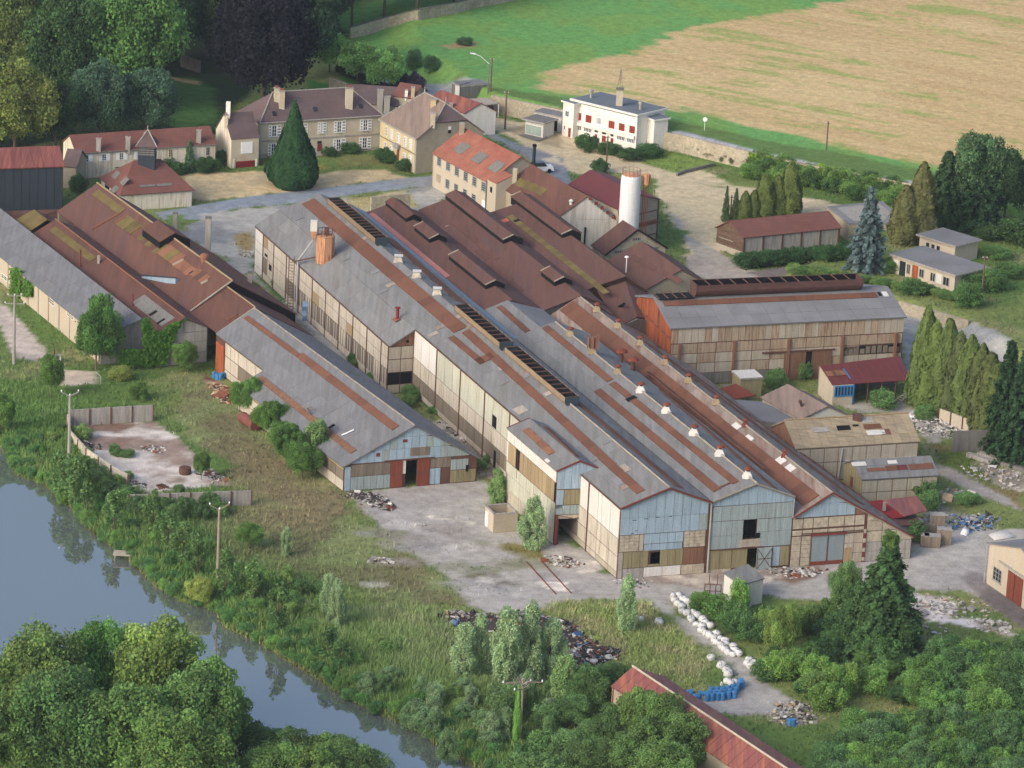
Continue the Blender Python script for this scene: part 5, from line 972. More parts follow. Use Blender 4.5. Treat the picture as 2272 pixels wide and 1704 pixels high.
# white silo
sz=12.8; sp=P(('f5',1222,45),sz); silo=thing('white_silo','tall white cylindrical silo with rusty top and small rusty hopper','silo',(sp[0],sp[1],0)); R_=2.05*float(np.linalg.norm(P(('f5',1345,45),sz)-P(('f5',1098,45),sz)))/4.1
MB().lathe((sp[0],sp[1],0),[(R_,0),(R_,sz-1.2),(R_*.97,sz-.3),(R_*.93,sz)],40).build('silo_body',silow,silo,smooth=False)
MB().lathe((sp[0],sp[1],sz),[(R_*.9,0.002),(R_*.9,.06),(.3,.35)],28).build('silo_cap',silor,silo); rg=MB()
for k in range(14): t=2*math.pi*k/14; rg.bar((sp[0]+R_*.9*math.cos(t),sp[1]+R_*.9*math.sin(t),sz),(sp[0]+R_*.9*math.cos(t),sp[1]+R_*.9*math.sin(t),sz+.9),.03,n=4)
pr=[(sp[0]+R_*.9*math.cos(2*math.pi*k/14),sp[1]+R_*.9*math.sin(2*math.pi*k/14),sz+.9) for k in range(15)]
for k in range(14): rg.bar(pr[k],pr[k+1],.03,n=4)
rg.build('guard_rail',rdoor,silo)
hx_=sp+np.array([R_+.8,.2,0]); MB().lathe((hx_[0],hx_[1],sz-1.4),[(.15,-.6),(.55,0),(.6,1.0),(.6,1.6),(.2,1.75)],12).build('hopper',silor,silo)
for k in range(4): MB().bar((hx_[0]-.4+.25*k,hx_[1],0),(hx_[0]-.4+.25*k,hx_[1],sz-1.6),.05,n=5).build('hopper_pipe',rdoor,silo)
ld=MB()
for k in range(26): ld.bar((hx_[0]-.5,hx_[1]-.35,.5+k*.45),(hx_[0]-.1,hx_[1]-.35,.5+k*.45),.02,n=4)
ld.bar((hx_[0]-.5,hx_[1]-.35,0),(hx_[0]-.5,hx_[1]-.35,sz),.03,n=4).bar((hx_[0]-.1,hx_[1]-.35,0),(hx_[0]-.1,hx_[1]-.35,sz),.03,n=4).build('ladder',rdoor,silo)
# tall black stack by the road
def post(p,top,r,mat,name,label,cat,r2=None,parts=True,z0=None):
    b=Pg(p); z=ZH(p,top,b.z) ; t=thing(name,label,cat,b); MB().bar(b-Vector((0,0,.3)),(b.x,b.y,z),r,r2 or r*.8,8).build('shaft',mat,t); return t,b,z
t,b,z=post(('c2',1242,1130),('c2',1247,935),.28,tar,'black_stack','short black metal stack at the roadside behind the orange roof','chimney stack',.28); MB().lathe((b.x,b.y,z),[(.36,-.3),(.36,.0),(.3,.1)],10).build('stack_rim',black,t)
# white office building with red shutters
wf=barn('white_office','white two-storey office with flat dark roof and red shutters, by the stone wall','office building',('f3',1075,445),('f3',278,250),8.,6.0,zr=6.3,wm=white,rm=blueroof,oh=.35,t=.5,roof=False,EB=None,walls='LRNF',zER=6.0)
top=MB().sheet([wf.a-wf.wn*.4-wf.ln*.3+Vector((0,0,.55)),wf.b-wf.wn*.4+wf.ln*.3+Vector((0,0,.55)),wf.d+wf.wn*.3+wf.ln*.3+Vector((0,0,.25)),wf.c+wf.wn*.3-wf.ln*.3+Vector((0,0,.25))],.32).build('roof_slab',white,wf.root)
MB().sheet([wf.a-wf.wn*.1-wf.ln*.1+Vector((0,0,.6)),wf.b-wf.wn*.1+wf.ln*.1+Vector((0,0,.6)),wf.d+wf.ln*.1+Vector((0,0,.33)),wf.c-wf.ln*.1+Vector((0,0,.33))],.04).build('roof_felt',blueroof,wf.root)
A=wf.Lw
for (x0,x1,y0,y1) in ((315,388,390,472),(440,512,420,505),(722,795,492,575),(847,918,522,605),(975,1045,552,635)):
    s_=A.pbox('shutter',redsh,wf.root,('f3',x0,y1-6),('f3',x1,y0+6),.01,.1); a=A.uv(('f3',x0,y1)); b=A.uv(('f3',x1,y0)); mU=(a[0]+b[0])/2
    A.box('shutter_seam',rddoor,s_,mU-.04,mU+.04,a[1]+.1,b[1]-.1,.1,.115)
for (x0,x1,y0,y1,nx) in ((568,635,452,525,4),): pwindow(A,('f3',x0,y1),('f3',x1,y0),wf.root,wpaint,glass,nx=nx,ny=1,fw=.1,bar=.06)
A.box('balcony_band',white,wf.root,.3,A.w-.2,A.uv(('f3',700,600))[1]-.35,A.uv(('f3',700,600))[1]+.25,.002,.45)
for (x0,x1,y0,y1) in ((290,390,545,590),(418,515,575,620),(822,920,680,718),(945,1045,712,750)): pwindow(A,('f3',x0,y1-4),('f3',x1,y0+4),wf.root,wpaint,glass,nx=5,ny=1,fw=.08,bar=.05)
for (x0,x1,y0,y1,m) in ((548,582,650,765,rddoor),(745,780,700,812,rddoor),(640,688,672,745,redsh)): A.pbox('red_door' if m is rddoor else 'shutter',m,wf.root,('f3',x0,y1-6),('f3',x1,y0+4),.01,.09)
for (x0,x1,y0,y1) in ((550,590,602,622),(640,690,630,645),(745,782,655,672)): A.pbox('fanlight',glass,wf.root,('f3',x0,y1),('f3',x1,y0),.01,.05)
for k in range(4): A.box('door_step',conc,wf.root,A.uv(('f3',540,770))[0],A.uv(('f3',600,790))[0],0,.75-.18*k,.0,.6+.35*k)
# left wing and right stair block
lwg=MB(); a=P(('f3',145,665),0); e=P(('f3',275,705),0); ln_=wf.ln; wn_=wf.wn; ha=Vector(a); he=ha+Vector((e-a))
def block(par,p0,p1,dep,h,mat,name,roofm,ov=.3,low=0):
    d=(p1-p0).normalized(); n=Vector((d.y,-d.x,0)); b0=p0-n*dep; b1=p1-n*dep; f=Face(p0,p1); z=Vector((0,0,1))
    MB().hull8([p0,p1,b1,b0],[p0+z*h,p1+z*h,b1+z*(h-low),b0+z*(h-low)]).build(name,mat,par)
    MB().hull8([p0+n*ov-d*ov+z*(h+.002),p1+n*ov+d*ov+z*(h+.002),b1-n*ov+d*ov+z*(h+.002-low),b0-n*ov-d*ov+z*(h+.002-low)],[p0+n*ov-d*ov+z*(h+.25),p1+n*ov+d*ov+z*(h+.25),b1-n*ov+d*ov+z*(h+.25-low),b0-n*ov-d*ov+z*(h+.25-low)]).build('roof_slab',mat if mat is white else conc,par)
    MB().hull8([p0+n*ov*.6-d*ov*.6+z*(h+.252),p1+n*ov*.6+d*ov*.6+z*(h+.252),b1-n*ov*.6+d*ov*.6+z*(h+.252-low),b0-n*ov*.6-d*ov*.6+z*(h+.252-low)],[p0+n*ov*.6-d*ov*.6+z*(h+.29),p1+n*ov*.6+d*ov*.6+z*(h+.29),b1-n*ov*.6+d*ov*.6+z*(h+.29-low),b0-n*ov*.6-d*ov*.6+z*(h+.29-low)]).build('roof_felt',roofm,par)
    return f
fw_=block(wf.root,ha,he,6.,5.9,white,'side_wing',blueroof); pwindow(fw_,('f3',187,432),('f3',240,368),wf.root,wpaint,glass,nx=2,ny=1,fw=.1); fw_.pbox('wooden_door',rdoor,wf.root,('f3',225,680),('f3',258,580),.01,.08); pwindow(fw_,('f3',172,592),('f3',195,545),wf.root,wpaint,glass,nx=1,ny=1)
c0=wf.c-wf.wn*1.5; s0=Vector(P(('f3',1275,865),0)); s1=s0+wf.wn*3.4
fs=block(wf.root,Vector(P(('f3',1262,860),0)),Vector(P(('f3',1430,835),0)),4.5,5.3,white,'stair_block',blueroof)
wf.N.pbox('window_opening',glass,wf.root,('f3',1205,645),('f3',1228,580),.01,.05); wf.N.pbox('passage_opening',black,wf.root,('f3',1175,830),('f3',1255,715),.01,.05)
ch=wf.b+wf.wn*3-wf.ln*15; 
for t_,h_,w2 in ((.55,3.0,.6),):
    p_=lerp(wf.a,wf.b,.42)+wf.wn*2.5; cc=MB().box(p_.x-.55,p_.x+.55,p_.y-.55,p_.y+.55,6.2,9.3).build('chimney',tan,wf.root); tp=MB()
    tp.bar((p_.x-.45,p_.y,9.3),(p_.x,p_.y,13),.05,n=4).bar((p_.x+.45,p_.y,9.3),(p_.x,p_.y,13),.05,n=4).bar((p_.x,p_.y+.45,9.3),(p_.x,p_.y,13),.05,n=4)
    for k in range(5): tp.bar((p_.x-.45+.09*k,p_.y,9.5+.7*k),(p_.x+.45-.09*k,p_.y,9.8+.7*k),.03,n=4)
    tp.box(p_.x-.7,p_.x+.7,p_.y-.7,p_.y+.7,9.3,9.45).build('antenna_mast',concd,wf.root)
for t_ in (.12,.88): p_=lerp(wf.a,wf.b,t_)+wf.wn*3; MB().lathe((p_.x,p_.y,6.4),[(.25,0),(.25,1.1),(.4,1.1),(.35,1.5)],8).build('chimney_pot',conc,wf.root)
# ---------------- open-topped ridge ventilators, cowls, roof silo
def trough(name,label,P0,P1,r,nr,shell,plate,parent=None,lean=0.,open_=.75):
    t=parent or thing(name,label,'roof ventilator',P0); P0=Vector(P0);P1=Vector(P1); d=(P1-P0).normalized(); x=Vector((d.y,-d.x,0)); z=Vector((0,0,1))
    angs=[math.pi*(1+lean)+ (math.pi)*k/12-(.35 if k==0 else 0)+(.35 if k==12 else 0) for k in range(13)]
    pts=[(r*math.cos(a),r*(1.0+math.sin(a))) for a in angs]; mb=MB()
    for i in range(12):
        q=[]
        for (a,b) in (pts[i],pts[i+1]):
            for rr in (1.,.93): q.append((a*rr,r+(b-r)*rr))
        o0,i0,o1,i1=q; vs=[P+x*c[0]+z*c[1] for P in (P0,P1) for c in (o0,i0,i1,o1)]
        mb.add(vs,[(0,1,2,3),(7,6,5,4),(0,4,5,1),(1,5,6,2),(2,6,7,3),(3,7,4,0)])
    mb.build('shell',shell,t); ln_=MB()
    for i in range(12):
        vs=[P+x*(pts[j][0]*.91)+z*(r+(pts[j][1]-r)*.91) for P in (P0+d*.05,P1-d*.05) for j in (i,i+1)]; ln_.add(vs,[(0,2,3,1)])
    ln_.build('shade_lining',black,t)  # added black inner shell: the shade inside the trough put into its colour
    tw=pts[0][1]; 
    for k in range(nr+1):
        c=lerp(P0,P1,k/nr); MB().bar(c+x*pts[0][0]*.97+z*(tw-.02),c+x*pts[12][0]*.97+z*(pts[12][1]-.02),.09,n=4).build('rib',frame if shell is not cream else beige,t)
    for e,c in ((-1,P0),(1,P1)):
        m=[c+d*e*.05+x*a*1.02+z*b for a,b in pts]; k=len(m); MB().add(m+[v+d*e*.06 for v in m],[tuple(range(k)),tuple(range(2*k-1,k-1,-1))]+[(i,(i+1)%k,(i+1)%k+k,i+k) for i in range(k)]).build('end_plate',plate,t)
    return t
def S_of(p,z): 
    d=P(p,z)[:2]-_o[:2]; return float(d@_u)
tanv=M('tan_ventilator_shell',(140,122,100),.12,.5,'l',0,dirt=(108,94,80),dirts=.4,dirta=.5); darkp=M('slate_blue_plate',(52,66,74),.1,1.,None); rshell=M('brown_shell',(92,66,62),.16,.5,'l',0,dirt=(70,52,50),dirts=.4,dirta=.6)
for lab,p0,p1,n in (('tan open-topped ridge ventilator at the far end of the longest hall',('d4',1700,600),('d4',1075,110),14),('tan open-topped ridge ventilator halfway along the longest hall',('c5',1075,560),('c5',760,320),10),('tan open-topped ridge ventilator nearest the front of the longest hall',('c5',1520,910),('c5',1115,590),12)):
    s0,s1=S_of(p0,12.6),S_of(p1,12.6); a=H(s0,6.3,11.5); b=H(s1,6.3,11.5); d=(b-a).normalized()
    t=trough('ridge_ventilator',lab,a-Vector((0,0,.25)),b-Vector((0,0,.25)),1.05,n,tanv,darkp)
def cowl(P_,label,kind='white',sc=1.):
    sc*=.78
    P_=Vector(P_); c=thing('roof_cowl',label,'roof cowl',P_,'cowls along the hall ridges'); q=lambda r,z:[P_+Vector((a*r,b*r,z)) for a,b in ((-1,-1),(1,-1),(1,1),(-1,1))]
    base={'white':creamw,'cream':ochre,'rust':rdoor}[kind]
    MB().hull8(q(.75*sc,-.25),q(.3*sc,.65*sc)).build('base',base,c); MB().bar(P_+Vector((0,0,.6*sc)),P_+Vector((0,0,.95*sc)),.2*sc,n=8).build('neck',black,c)
    if kind=='flat': pass
    MB().lathe(P_+Vector((0,0,.95*sc)),[(.62*sc,0),(.5*sc,.18*sc),(.12*sc,.34*sc)],12).build('cap',rdoor if kind!='tin' else metal,c)
for p,_l in ((('c5',390,30),'farthest'),(('c5',510,130),'middle'),(('c5',650,240),'nearest')):
    s=S_of(p,11.6); c=H(s,6.1,11.7); k=thing('roof_cowl',_l+' of the three white box cowls between the ventilators of the longest hall','roof cowl',c,'flat lidded cowls on the longest hall')
    q=lambda r,z:[c+Vector((a*r,b*r,z)) for a,b in ((-1,-1),(1,-1),(1,1),(-1,1))]
    MB().hull8(q(.7,-.3),q(.38,.55)).build('base',ochre if 0 else cream,k); MB().hull8(q(.55,.56),q(.62,.66)).build('lid',creamw,k)
ORD=('farthest','second farthest','third farthest','fourth farthest','fifth farthest','sixth farthest')
for p,_l in zip((('c5',1645,350),('c5',1785,455),('c5',1930,565),('c5',2095,685),('c6',45,800),('c6',215,935)),ORD): cowl(H(S_of(p,9.7),27.7,9.75),_l+' cream cowl with rust cap on the ridge above the wide brown strip','cream')
for p,_l in ((('c6',375,1075),'farther'),(('c6',630,1265),'nearer')): cowl(H(S_of(p,9.7),27.7,9.7),_l+' of two rust-red box cowls on the ridge above the wide brown strip','rust',.8)
for p,_l in ((('c5',1485,505),'beyond'),(('c5',1780,745),'just this side of')): cowl(H(S_of(p,11.6),17.5,11.6),'grubby cream cowl on the middle hall ridge, '+_l+' the square rusty cowl','cream')
for p,_l in zip((('c5',1945,860),('c5',2100,990),('c6',70,1130),('c6',240,1260),('c6',415,1400)),('farthest','second farthest','middle','second nearest','nearest')): cowl(H(S_of(p,11.6),17.5,11.6),_l+' of five white pyramid cowls on the middle hall ridge','white',1.15)
c=H(S_of(('c5',1640,620),11.5),17.5,11.6); k=thing('square_cowl','tall square rust streaked cowl on the middle hall ridge','roof cowl',c); MB().hull8([c+Vector((a*.6,b*.6,-.2)) for a,b in ((-1,-1),(1,-1),(1,1),(-1,1))],[c+Vector((a*.35,b*.35,.6)) for a,b in ((-1,-1),(1,-1),(1,1),(-1,1))]).build('base',ochre,k)
for a,b in ((-1,-1),(1,-1),(1,1),(-1,1),(0,-1),(1,0)): MB().bar(c+Vector((a*.7,b*.7,.6)),c+Vector((a*.7,b*.7,2.2)),.12,n=4).build('slat_post',rusto,k)
MB().box(c.x-.5,c.x+.5,c.y-.5,c.y+.5,c.z+.6,c.z+2.1).build('core',rsheet,k)
for p,_l in ((('c5',1810,690),'farther'),(('c5',1885,745),'nearer')):
    u_,v_=R2.uv(p); b=R2.pt(u_,v_); k=thing('mushroom_vent',_l+' of two dark pipe vents with broad rust caps beside the middle hall','roof vent',b,'mushroom vents in the valley')
    MB().bar(b,b+Vector((0,0,1.5)),.3,n=10).build('pipe',frame,k); MB().lathe(b+Vector((0,0,1.5)),[(.85,0),(.7,.25),(.1,.5)],12).build('cap',rdoor,k)
# rust brown flue on hall 1
b=L1.pt(*L1.uv(('c5',365,415))); k=thing('roof_flue','short dark rusty flue with flat cap and spread foot on long grey roof','flue',b); MB().bar(b,b+Vector((0,0,1.7)),.22,n=10).build('pipe',rddoor,k); MB().lathe(b+Vector((0,0,1.7)),[(.4,0),(.4,.12),(.2,.2)],10).build('cap',rddoor,k); L1.box('flashing',rusto,k,*(lambda q:(q[0]-.8,q[0]+.4,q[1]-.5,q[1]+.4))(L1.uv(('c5',365,418))),.1,.16)
# rusted silo standing on the long roof, hopper and down pipe
b=L1.pt(*L1.uv(('d4',1000,850))); k=thing('rusty_roof_silo','squat rusted silo on the long grey roof with small white hopper and bent pipe','silo',b)
MB().lathe((b.x,b.y,b.z-.6),[(1.32,0),(1.35,.3),(1.35,4.0),(1.42,4.15),(1.25,4.2)],8).build('tank',silor,k)
rg=MB(); 
for i in range(9): t=2*math.pi*i/9; rg.bar((b.x+1.2*math.cos(t),b.y+1.2*math.sin(t),b.z+3.6),(b.x+1.2*math.cos(t),b.y+1.2*math.sin(t),b.z+4.4),.05,n=4).bar((b.x+1.2*math.cos(t),b.y+1.2*math.sin(t),b.z+4.4),(b.x+1.2*math.cos(t+.7),b.y+1.2*math.sin(t+.7),b.z+4.4),.05,n=4)
rg.build('guard_rail',rdoor,k); MB().box(b.x-.2,b.x+.5,b.y-.4,b.y+.3,b.z+3.7,b.z+4.6).build('winch_box',frame,k)
h=Vector((b.x-1.75,b.y-.2,b.z+4.0)); q=lambda r,z:[h+Vector((a*r,e*r,z)) for a,e in ((-1,-1),(1,-1),(1,1),(-1,1))]; MB().hull8(q(.48,.2),q(.48,1.7)).build('hopper',creamw,k); MB().hull8(q(.12,-1.2),q(.48,.19)).build('hopper_cone',silor,k)
wl_=Vector(W2.pt(*W2.uv(('d4',690,960)),.3)); MB().bar(h+Vector((0,0,-1.2)),Vector((wl_.x,wl_.y,7.9)),.13).bar((wl_.x,wl_.y,7.9),(wl_.x,wl_.y,.2),.14).build('down_pipe',metal,k)
lt=MB(); 
for dx in (-.5,-1.3): lt.bar((wl_.x+dx,wl_.y-.4*dx*.3,0),(wl_.x+dx,wl_.y-.4*dx*.3,8.6),.07,n=4)
for i in range(18): lt.bar((wl_.x-.5,wl_.y+.06,.4+.45*i),(wl_.x-1.3,wl_.y+.15,.4+.45*i),.04,n=4)
lt.build('ladder',frame,k)
MB().bar((wl_.x-.4,wl_.y,7.8),b+Vector((-1.2,0,.2)),.12,n=4).build('support_beam',frame,k)
bn=thing('blue_tarpaulin','crumpled blue and white tarpaulin hanging beside the ladder tower','tarpaulin',W2.pt(*W2.uv(('c4',1985,380)),.5))
z_=bn.location; tp=MB(); vs=[];
for i in range(5):
    for j in range(3): vs.append((z_.x+.35*j-.3+.15*math.sin(i*2+j),z_.y-.3-.25*(i%2)+.1*j,.1+.75*i))
tp.add(vs,[(i*3+j,i*3+j+1,i*3+j+4,i*3+j+3) for i in range(4) for j in range(2)]).build('sheet',M('tarpaulin_cloth',(130,160,196),.2,1.,None),bn)
# ---------------- tower annex on the front of the long hall
ta=barn('tower_annex','high narrow annex with white boarded top, ochre glazing and open black doorway','annex',('d1',1085,810),('d1',485,290),('d1',1620,790),9.75,('d1',1340,690),wm=frame,gm=frame,rm=asb,oh=.15,nx=6,ny=2,holesN=[(.6,4.0,0,3.4)])
r_=ta.root; A=ta.Lw
for (z0,z1,n,m) in ((8.3,9.65,14,creamw),(.1,1.9,7,cream),(1.95,3.9,7,greenw),(3.95,5.5,14,greenw)): 
    for i in range(n): A.box('cladding_sheet',m,r_,.05+(A.w-.1)*i/n+.03,.05+(A.w-.1)*(i+1)/n-.03,z0,z1,.002,.06+.01*(i%2))
for i in range(12):
    m=ochre if not(i in (2,)) else black; A.box('glazing_panel' if m is ochre else 'broken_glazing',m,r_,.5+(A.w-1.)*i/12+.04,.5+(A.w-1.)*(i+1)/12-.04,5.6,8.2,.002,.05)
A.box('glazing_panel',creamw,r_,.05,.45,5.6,8.2,.002,.06); A.box('broken_glazing',black,r_,A.w-.45,A.w-.1,5.7,8.1,.002,.07); 
for i in range(4): A.box('red_post',redtrim,r_,A.w*.22+i*.0+.1*i,A.w*.22+.07+.1*i,4.6-.2*i,8.1,.07,.1) if i==1 else None
N=ta.N; W_=N.w; TN=lambda u: ta.topN(u)
panels(N,list(np.linspace(.05,W_-.05,7)),[7.4,11.5],bsheet,r_,top=TN,gap=.04,d=.06,name='cladding_sheet')
rowz(N,r_,.05,1.0,5.3,7.3,1,bsheet); rowz(N,r_,1.05,W_-.05,5.3,7.3,3,osheet); rowz(N,r_,.05,W_-.05,3.5+1.9-1.85+1.7,5.25,1,gsheet) if False else None
rowz(N,r_,.05,1.0,3.6+1.2,5.25,1,bsheet); rowz(N,r_,.05,W_-.05,4.9-.9,5.25,6,gsheet)
rowz(N,r_,.3,W_-.05,3.45,3.95,2,brick,nm='block_panel') 
dl=MB(); 
for a,b in (((.3,3.95),(2.4,3.45)),((W_-.1,3.95),(2.6,3.45))): dl.bar(N.pt(a[0],a[1],.1),N.pt(b[0],b[1],.1),.04,n=4)
dl.build('brace',frame,r_)
N.box('red_column',redtrim,r_,.05,.35,0,3.9,.02,.3); rowz(N,r_,4.1,W_-.05,.05,3.4,1,rorange); N.box('red_valve',redtrim,r_,4.3,4.6,1.2,2.2,.08,.3)
for a,b in ((ta.A0,ta.R0),(ta.C0,ta.R0),(ta.A1,ta.R1)): MB().bar(a+Vector((0,0,.05)),b+Vector((0,0,.05)),.12,n=4).build('verge_trim',redtrim,r_)
strip3(ta.FL,r_,('d1',985,620),('d1',1075,590),('d1',665,320),rusto); strip3(ta.FR,r_,('d1',1350,640),('d1',1420,645),('d1',980,290),rusts,w=.9)
q_=ta.FL.uv(('d1',950,685)); ta.FL.box('white_patch',creamw,r_,q_[0]-.3,q_[0]+.8,q_[1]-.1,q_[1]+.35,.11,.2)
MB().box(*(lambda c:(c.x-.9,c.x+.0,c.y-.5,c.y+.6))(N.pt(W_,0,0)),6.2,9.4).build('corner_box',bsheet,r_)
# ---------------- rusty hall with big ventilator
rh=barn('rusty_hall','high rust streaked hall with orange rusted end wall and huge brown ridge trough','factory hall',('c6',1440,397),('e5',612,712),15.,8.6,('c6',1335,205),wm=frame,gm=frame,rm=asbd,oh=.3,nx=14,ny=3,walls='LRNF')
A=rh.Lw; r_=rh.root; n=int(A.w/1.0)
for i in range(n): A.box('wall_sheet',(rustp,rustp,beige,rustp,beige)[(i*7+i//3)%5],r_,A.w*i/n+.03,A.w*(i+1)/n-.03,6.35,8.45,.002,.05+.012*(i%2))
us=[.05]+list(np.arange(1.3,A.w-.5,2.72)); us=us+[A.w-.05] if A.w-us[-1]>.6 else us
panels(A,us,[.1,1.8,3.3,4.75,6.25],beige,r_,gap=.10,d=.05,mats=lambda i,j: rustp if (j==3 or (i*3+j)%4==0) else (beige if j else concd) if not (us[i]>A.w-9.2 and j==2) else None)
A.box('broken_glazing',black,r_,A.w-9.2,A.w-.4,3.4,4.6,.01,.05)
for k in range(10): A.box('glass_shard',dglaze,r_,A.w-9.1+k*.88,A.w-8.6+k*.88+.2,3.45,lerp(3.9,4.6,random.random()),.051,.06)
for k in range(5): A.box('steel_column',rsheet,r_,1.3+2.72*(3*k)-.2,1.3+2.72*(3*k)+.2,0,6.3,0,.35)
du=A.uv(('c6',800,850))[0]; A.box('door_opening',black,r_,du-.3,du+.6,.0,4.2,.05,.09); 
for a,b in ((du-3.6,du-.35),(du+.65,du+3.6)): A.box('sliding_door',rsheet,r_,a,b,.05,4.2,.06,.2)
A.box('door_rail',frame,r_,du-7,du+4,4.25,4.45,.06,.3)
FW=rh.Fw; r2=lambda u: float(np.interp(u,[0,FW.w*.5,FW.w],[8.5,rh.zr-.1,8.5]))
for i in range(18):
    for j,(z0,z1) in enumerate(((4.2,6.9),(6.95,12.))):
        a,b=FW.w*i/18+.02,FW.w*(i+1)/18-.02; 
        if i==11 and j==1: continue
        FW.poly('rusted_sheet',rorange,r_,[(a,z0+(i%3)*.15),(b,z0+(i%3)*.15),(b,min(z1,r2(b)-.02)),(a,min(z1,r2(a)-.02))],.002,.05+.02*((i+j)%2))
    FW.box('rusted_sheet',rsheet,r_,FW.w*i/18+.02,FW.w*(i+1)/18-.02,.1,4.15,.002,.04)
zz=rh.zr; t_=float(rh.L); ax=lambda u: lerp(rh.r0,rh.r1,u)+Vector((0,0,.0))
ua=1-.0; tp0=rh.FL.uv(('e5',870,300))[0]; tp1=rh.FL.uv(('c6',1130,190))[0]
e=lambda u: rh.R1+(rh.R0-rh.R1).normalized()*u
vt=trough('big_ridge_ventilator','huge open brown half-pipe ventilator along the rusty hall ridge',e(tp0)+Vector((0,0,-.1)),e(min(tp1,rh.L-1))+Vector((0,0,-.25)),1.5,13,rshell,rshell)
sk=MB(); a_,b_=e(.4),e(tp0-.3); x=rh.wn
for k in range(5): c=lerp(a_,b_,k/4); MB().bar(c-x*1.5+Vector((0,0,.25)),c+x*1.5+Vector((0,0,.25)),.09,n=4).build('rafter',frame,r_)
MB().hull8([a_-x*1.3+Vector((0,0,.02)),b_-x*1.3+Vector((0,0,.02)),b_+x*1.3+Vector((0,0,.02)),a_+x*1.3+Vector((0,0,.02))],[a_-x*1.3+Vector((0,0,.12)),b_-x*1.3+Vector((0,0,.12)),b_+x*1.3+Vector((0,0,.12)),a_+x*1.3+Vector((0,0,.12))]).build('ridge_opening',black,r_)
strip3(rh.FL,r_,('c6',1270,275),('c6',1270,240),('e5',520,450),rusts,w=1.25); rh.FL.pbox('white_rooflight',creamw,r_,('c6',1340,268),('c6',1290,240),.11,.2); rh.FL.pbox('roof_hole',black,r_,('c6',1295,265),('c6',1262,242),.1,.17)
# canopy in front of the rusty hall
cz0,cz1=4.3,3.1; cp=[P(('c6',895,712),cz0),P(('c6',1410,648),cz0),P(('c6',1480,803),cz1),P(('c6',975,835),cz1)]
cn=thing('red_lean_to','long lean-to with rusty red metal roof and blue shuttered end room','lean-to',cp[0]*np.array([1,1,0])); slab(cn,[Vector(v) for v in cp],redm,.1)
FC=Face(cp[3],cp[2],cp[0]); FC.pbox('pale_roof_sheet',rusto,cn,('c6',945,780),('c6',985,745),.01,.05); FC.pbox('pale_roof_sheet',rusto,cn,('c6',990,778),('c6',1015,742),.01,.05); FC.pbox('pale_roof_sheet',rusto,cn,('c6',1020,775),('c6',1045,742),.01,.05)
for k in range(0,10): FC.box('sheet_seam',rdoor,cn,FC.w*(k+.5)/10-.04,FC.w*(k+.5)/10+.04,0,FC.uv(('c6',895,712))[1]-.1,.005,.03)
v=[Vector((a[0],a[1],0)) for a in cp]; d=(v[2]-v[3]).normalized(); n_=Vector((d.y,-d.x,0))
f1_=Face(v[3]+d*.15,v[3]+d*3.4); wall(f1_,[(0,3.0),(3.25,3.0)],orpl,cn); wall(Face(v[0],v[3]+d*.15),[(0,4.1),((v[3]-v[0]).length-.1,3.0)],orpl,cn); s_=f1_.box('blue_shutter',bluep,cn,.2,3.2,1.3,2.9,.02,.1)
for k in range(6): f1_.box('shutter_slat',glass,s_,.35+.47*k,.6+.47*k,1.5,2.7,.1,.11)
wall(Face(v[3]+d*3.4,v[3]+d*3.4-n_*4),[(0,3.0),(4,4.0)],bluep,cn)
for k in range(4): c=lerp(v[3]+d*3.4,v[2],(k+1)/4); MB().bar(c-n_*.2,(c-n_*.2)+Vector((0,0,2.95)),.1,n=6).build('post',frame,cn)
wall(Face(v[0],v[1]),[(0,4.2),((v[1]-v[0]).length,4.2)],concd,cn,name='back_wall')
Face(v[0]-n_*-.3,v[1]).box
# brown gabled building with whitish gable
gg=barn('brown_gabled_store','store with brown corrugated roof and pale plain gable, behind the beige shed','store',('e6',640,715),('e6',180,455),Vector(P(('e6',1260,690),3.6)),3.6,('e6',940,560),wm=beige,gm=M('whitish_render',(196,196,190),.05,.4,'v',0),rm=slateg,oh=.3)
gg.FL.box('roof_vent',frame,gg.root,*(lambda q:(q[0]-.15,q[0]+.15,q[1]-.15,q[1]+.15))(gg.FL.uv(('e6',660,560))),0,1.0)
fl=thing('dark_low_roof','dark felted low roof wedged between hall three and the brown store','shed roof',P(('e6',200,600),3.2)*np.array([1,1,0]))
q=[Vector(P(p,3.2)) for p in (('e6',-160,480),('e6',150,500),('e6',300,560),('e6',600,705),('e6',430,765),('e6',0,715),('e6',-150,560))]; slab(fl,q,asbd,.2); MB().hull8([Vector((a.x,a.y,0)) for a in (q[5],q[4],q[3],q[1])],[Vector((a.x,a.y,2.95)) for a in (q[5],q[4],q[3],q[1])]).build('wall',concd,fl)
ds=thing('lean_to_hut','small dark hut with pale fallen slab on its roof beside the rusty hall','hut',P(('e5',1600,1600),0))
p0,p1=Vector(P(('e5',1440,1600),0)),Vector(P(('e5',1700,1585),0)); block(ds,p0,p1,3.2,3.1,osheet,'hut_wall',creamw,ov=.15); ds2=thing('rust_low_roof','low rust-brown scrap roof beside the dark hut','shed roof',P(('e5',1400,1540),1.6)*np.array([1,1,0])); slab(ds2,[Vector(P(p,z)) for p,z in ((('e5',1180,1450),2.6),(('e5',1400,1390),2.9),(('e5',1640,1530),2.0),(('e5',1330,1590),1.6))],rdoor,.12)
c=P(('e5',1400,1560),0); MB().box(c[0]-2,c[0]+1.8,c[1]-1,c[1]+1.2,0,1.5).build('wall',concd,ds2)
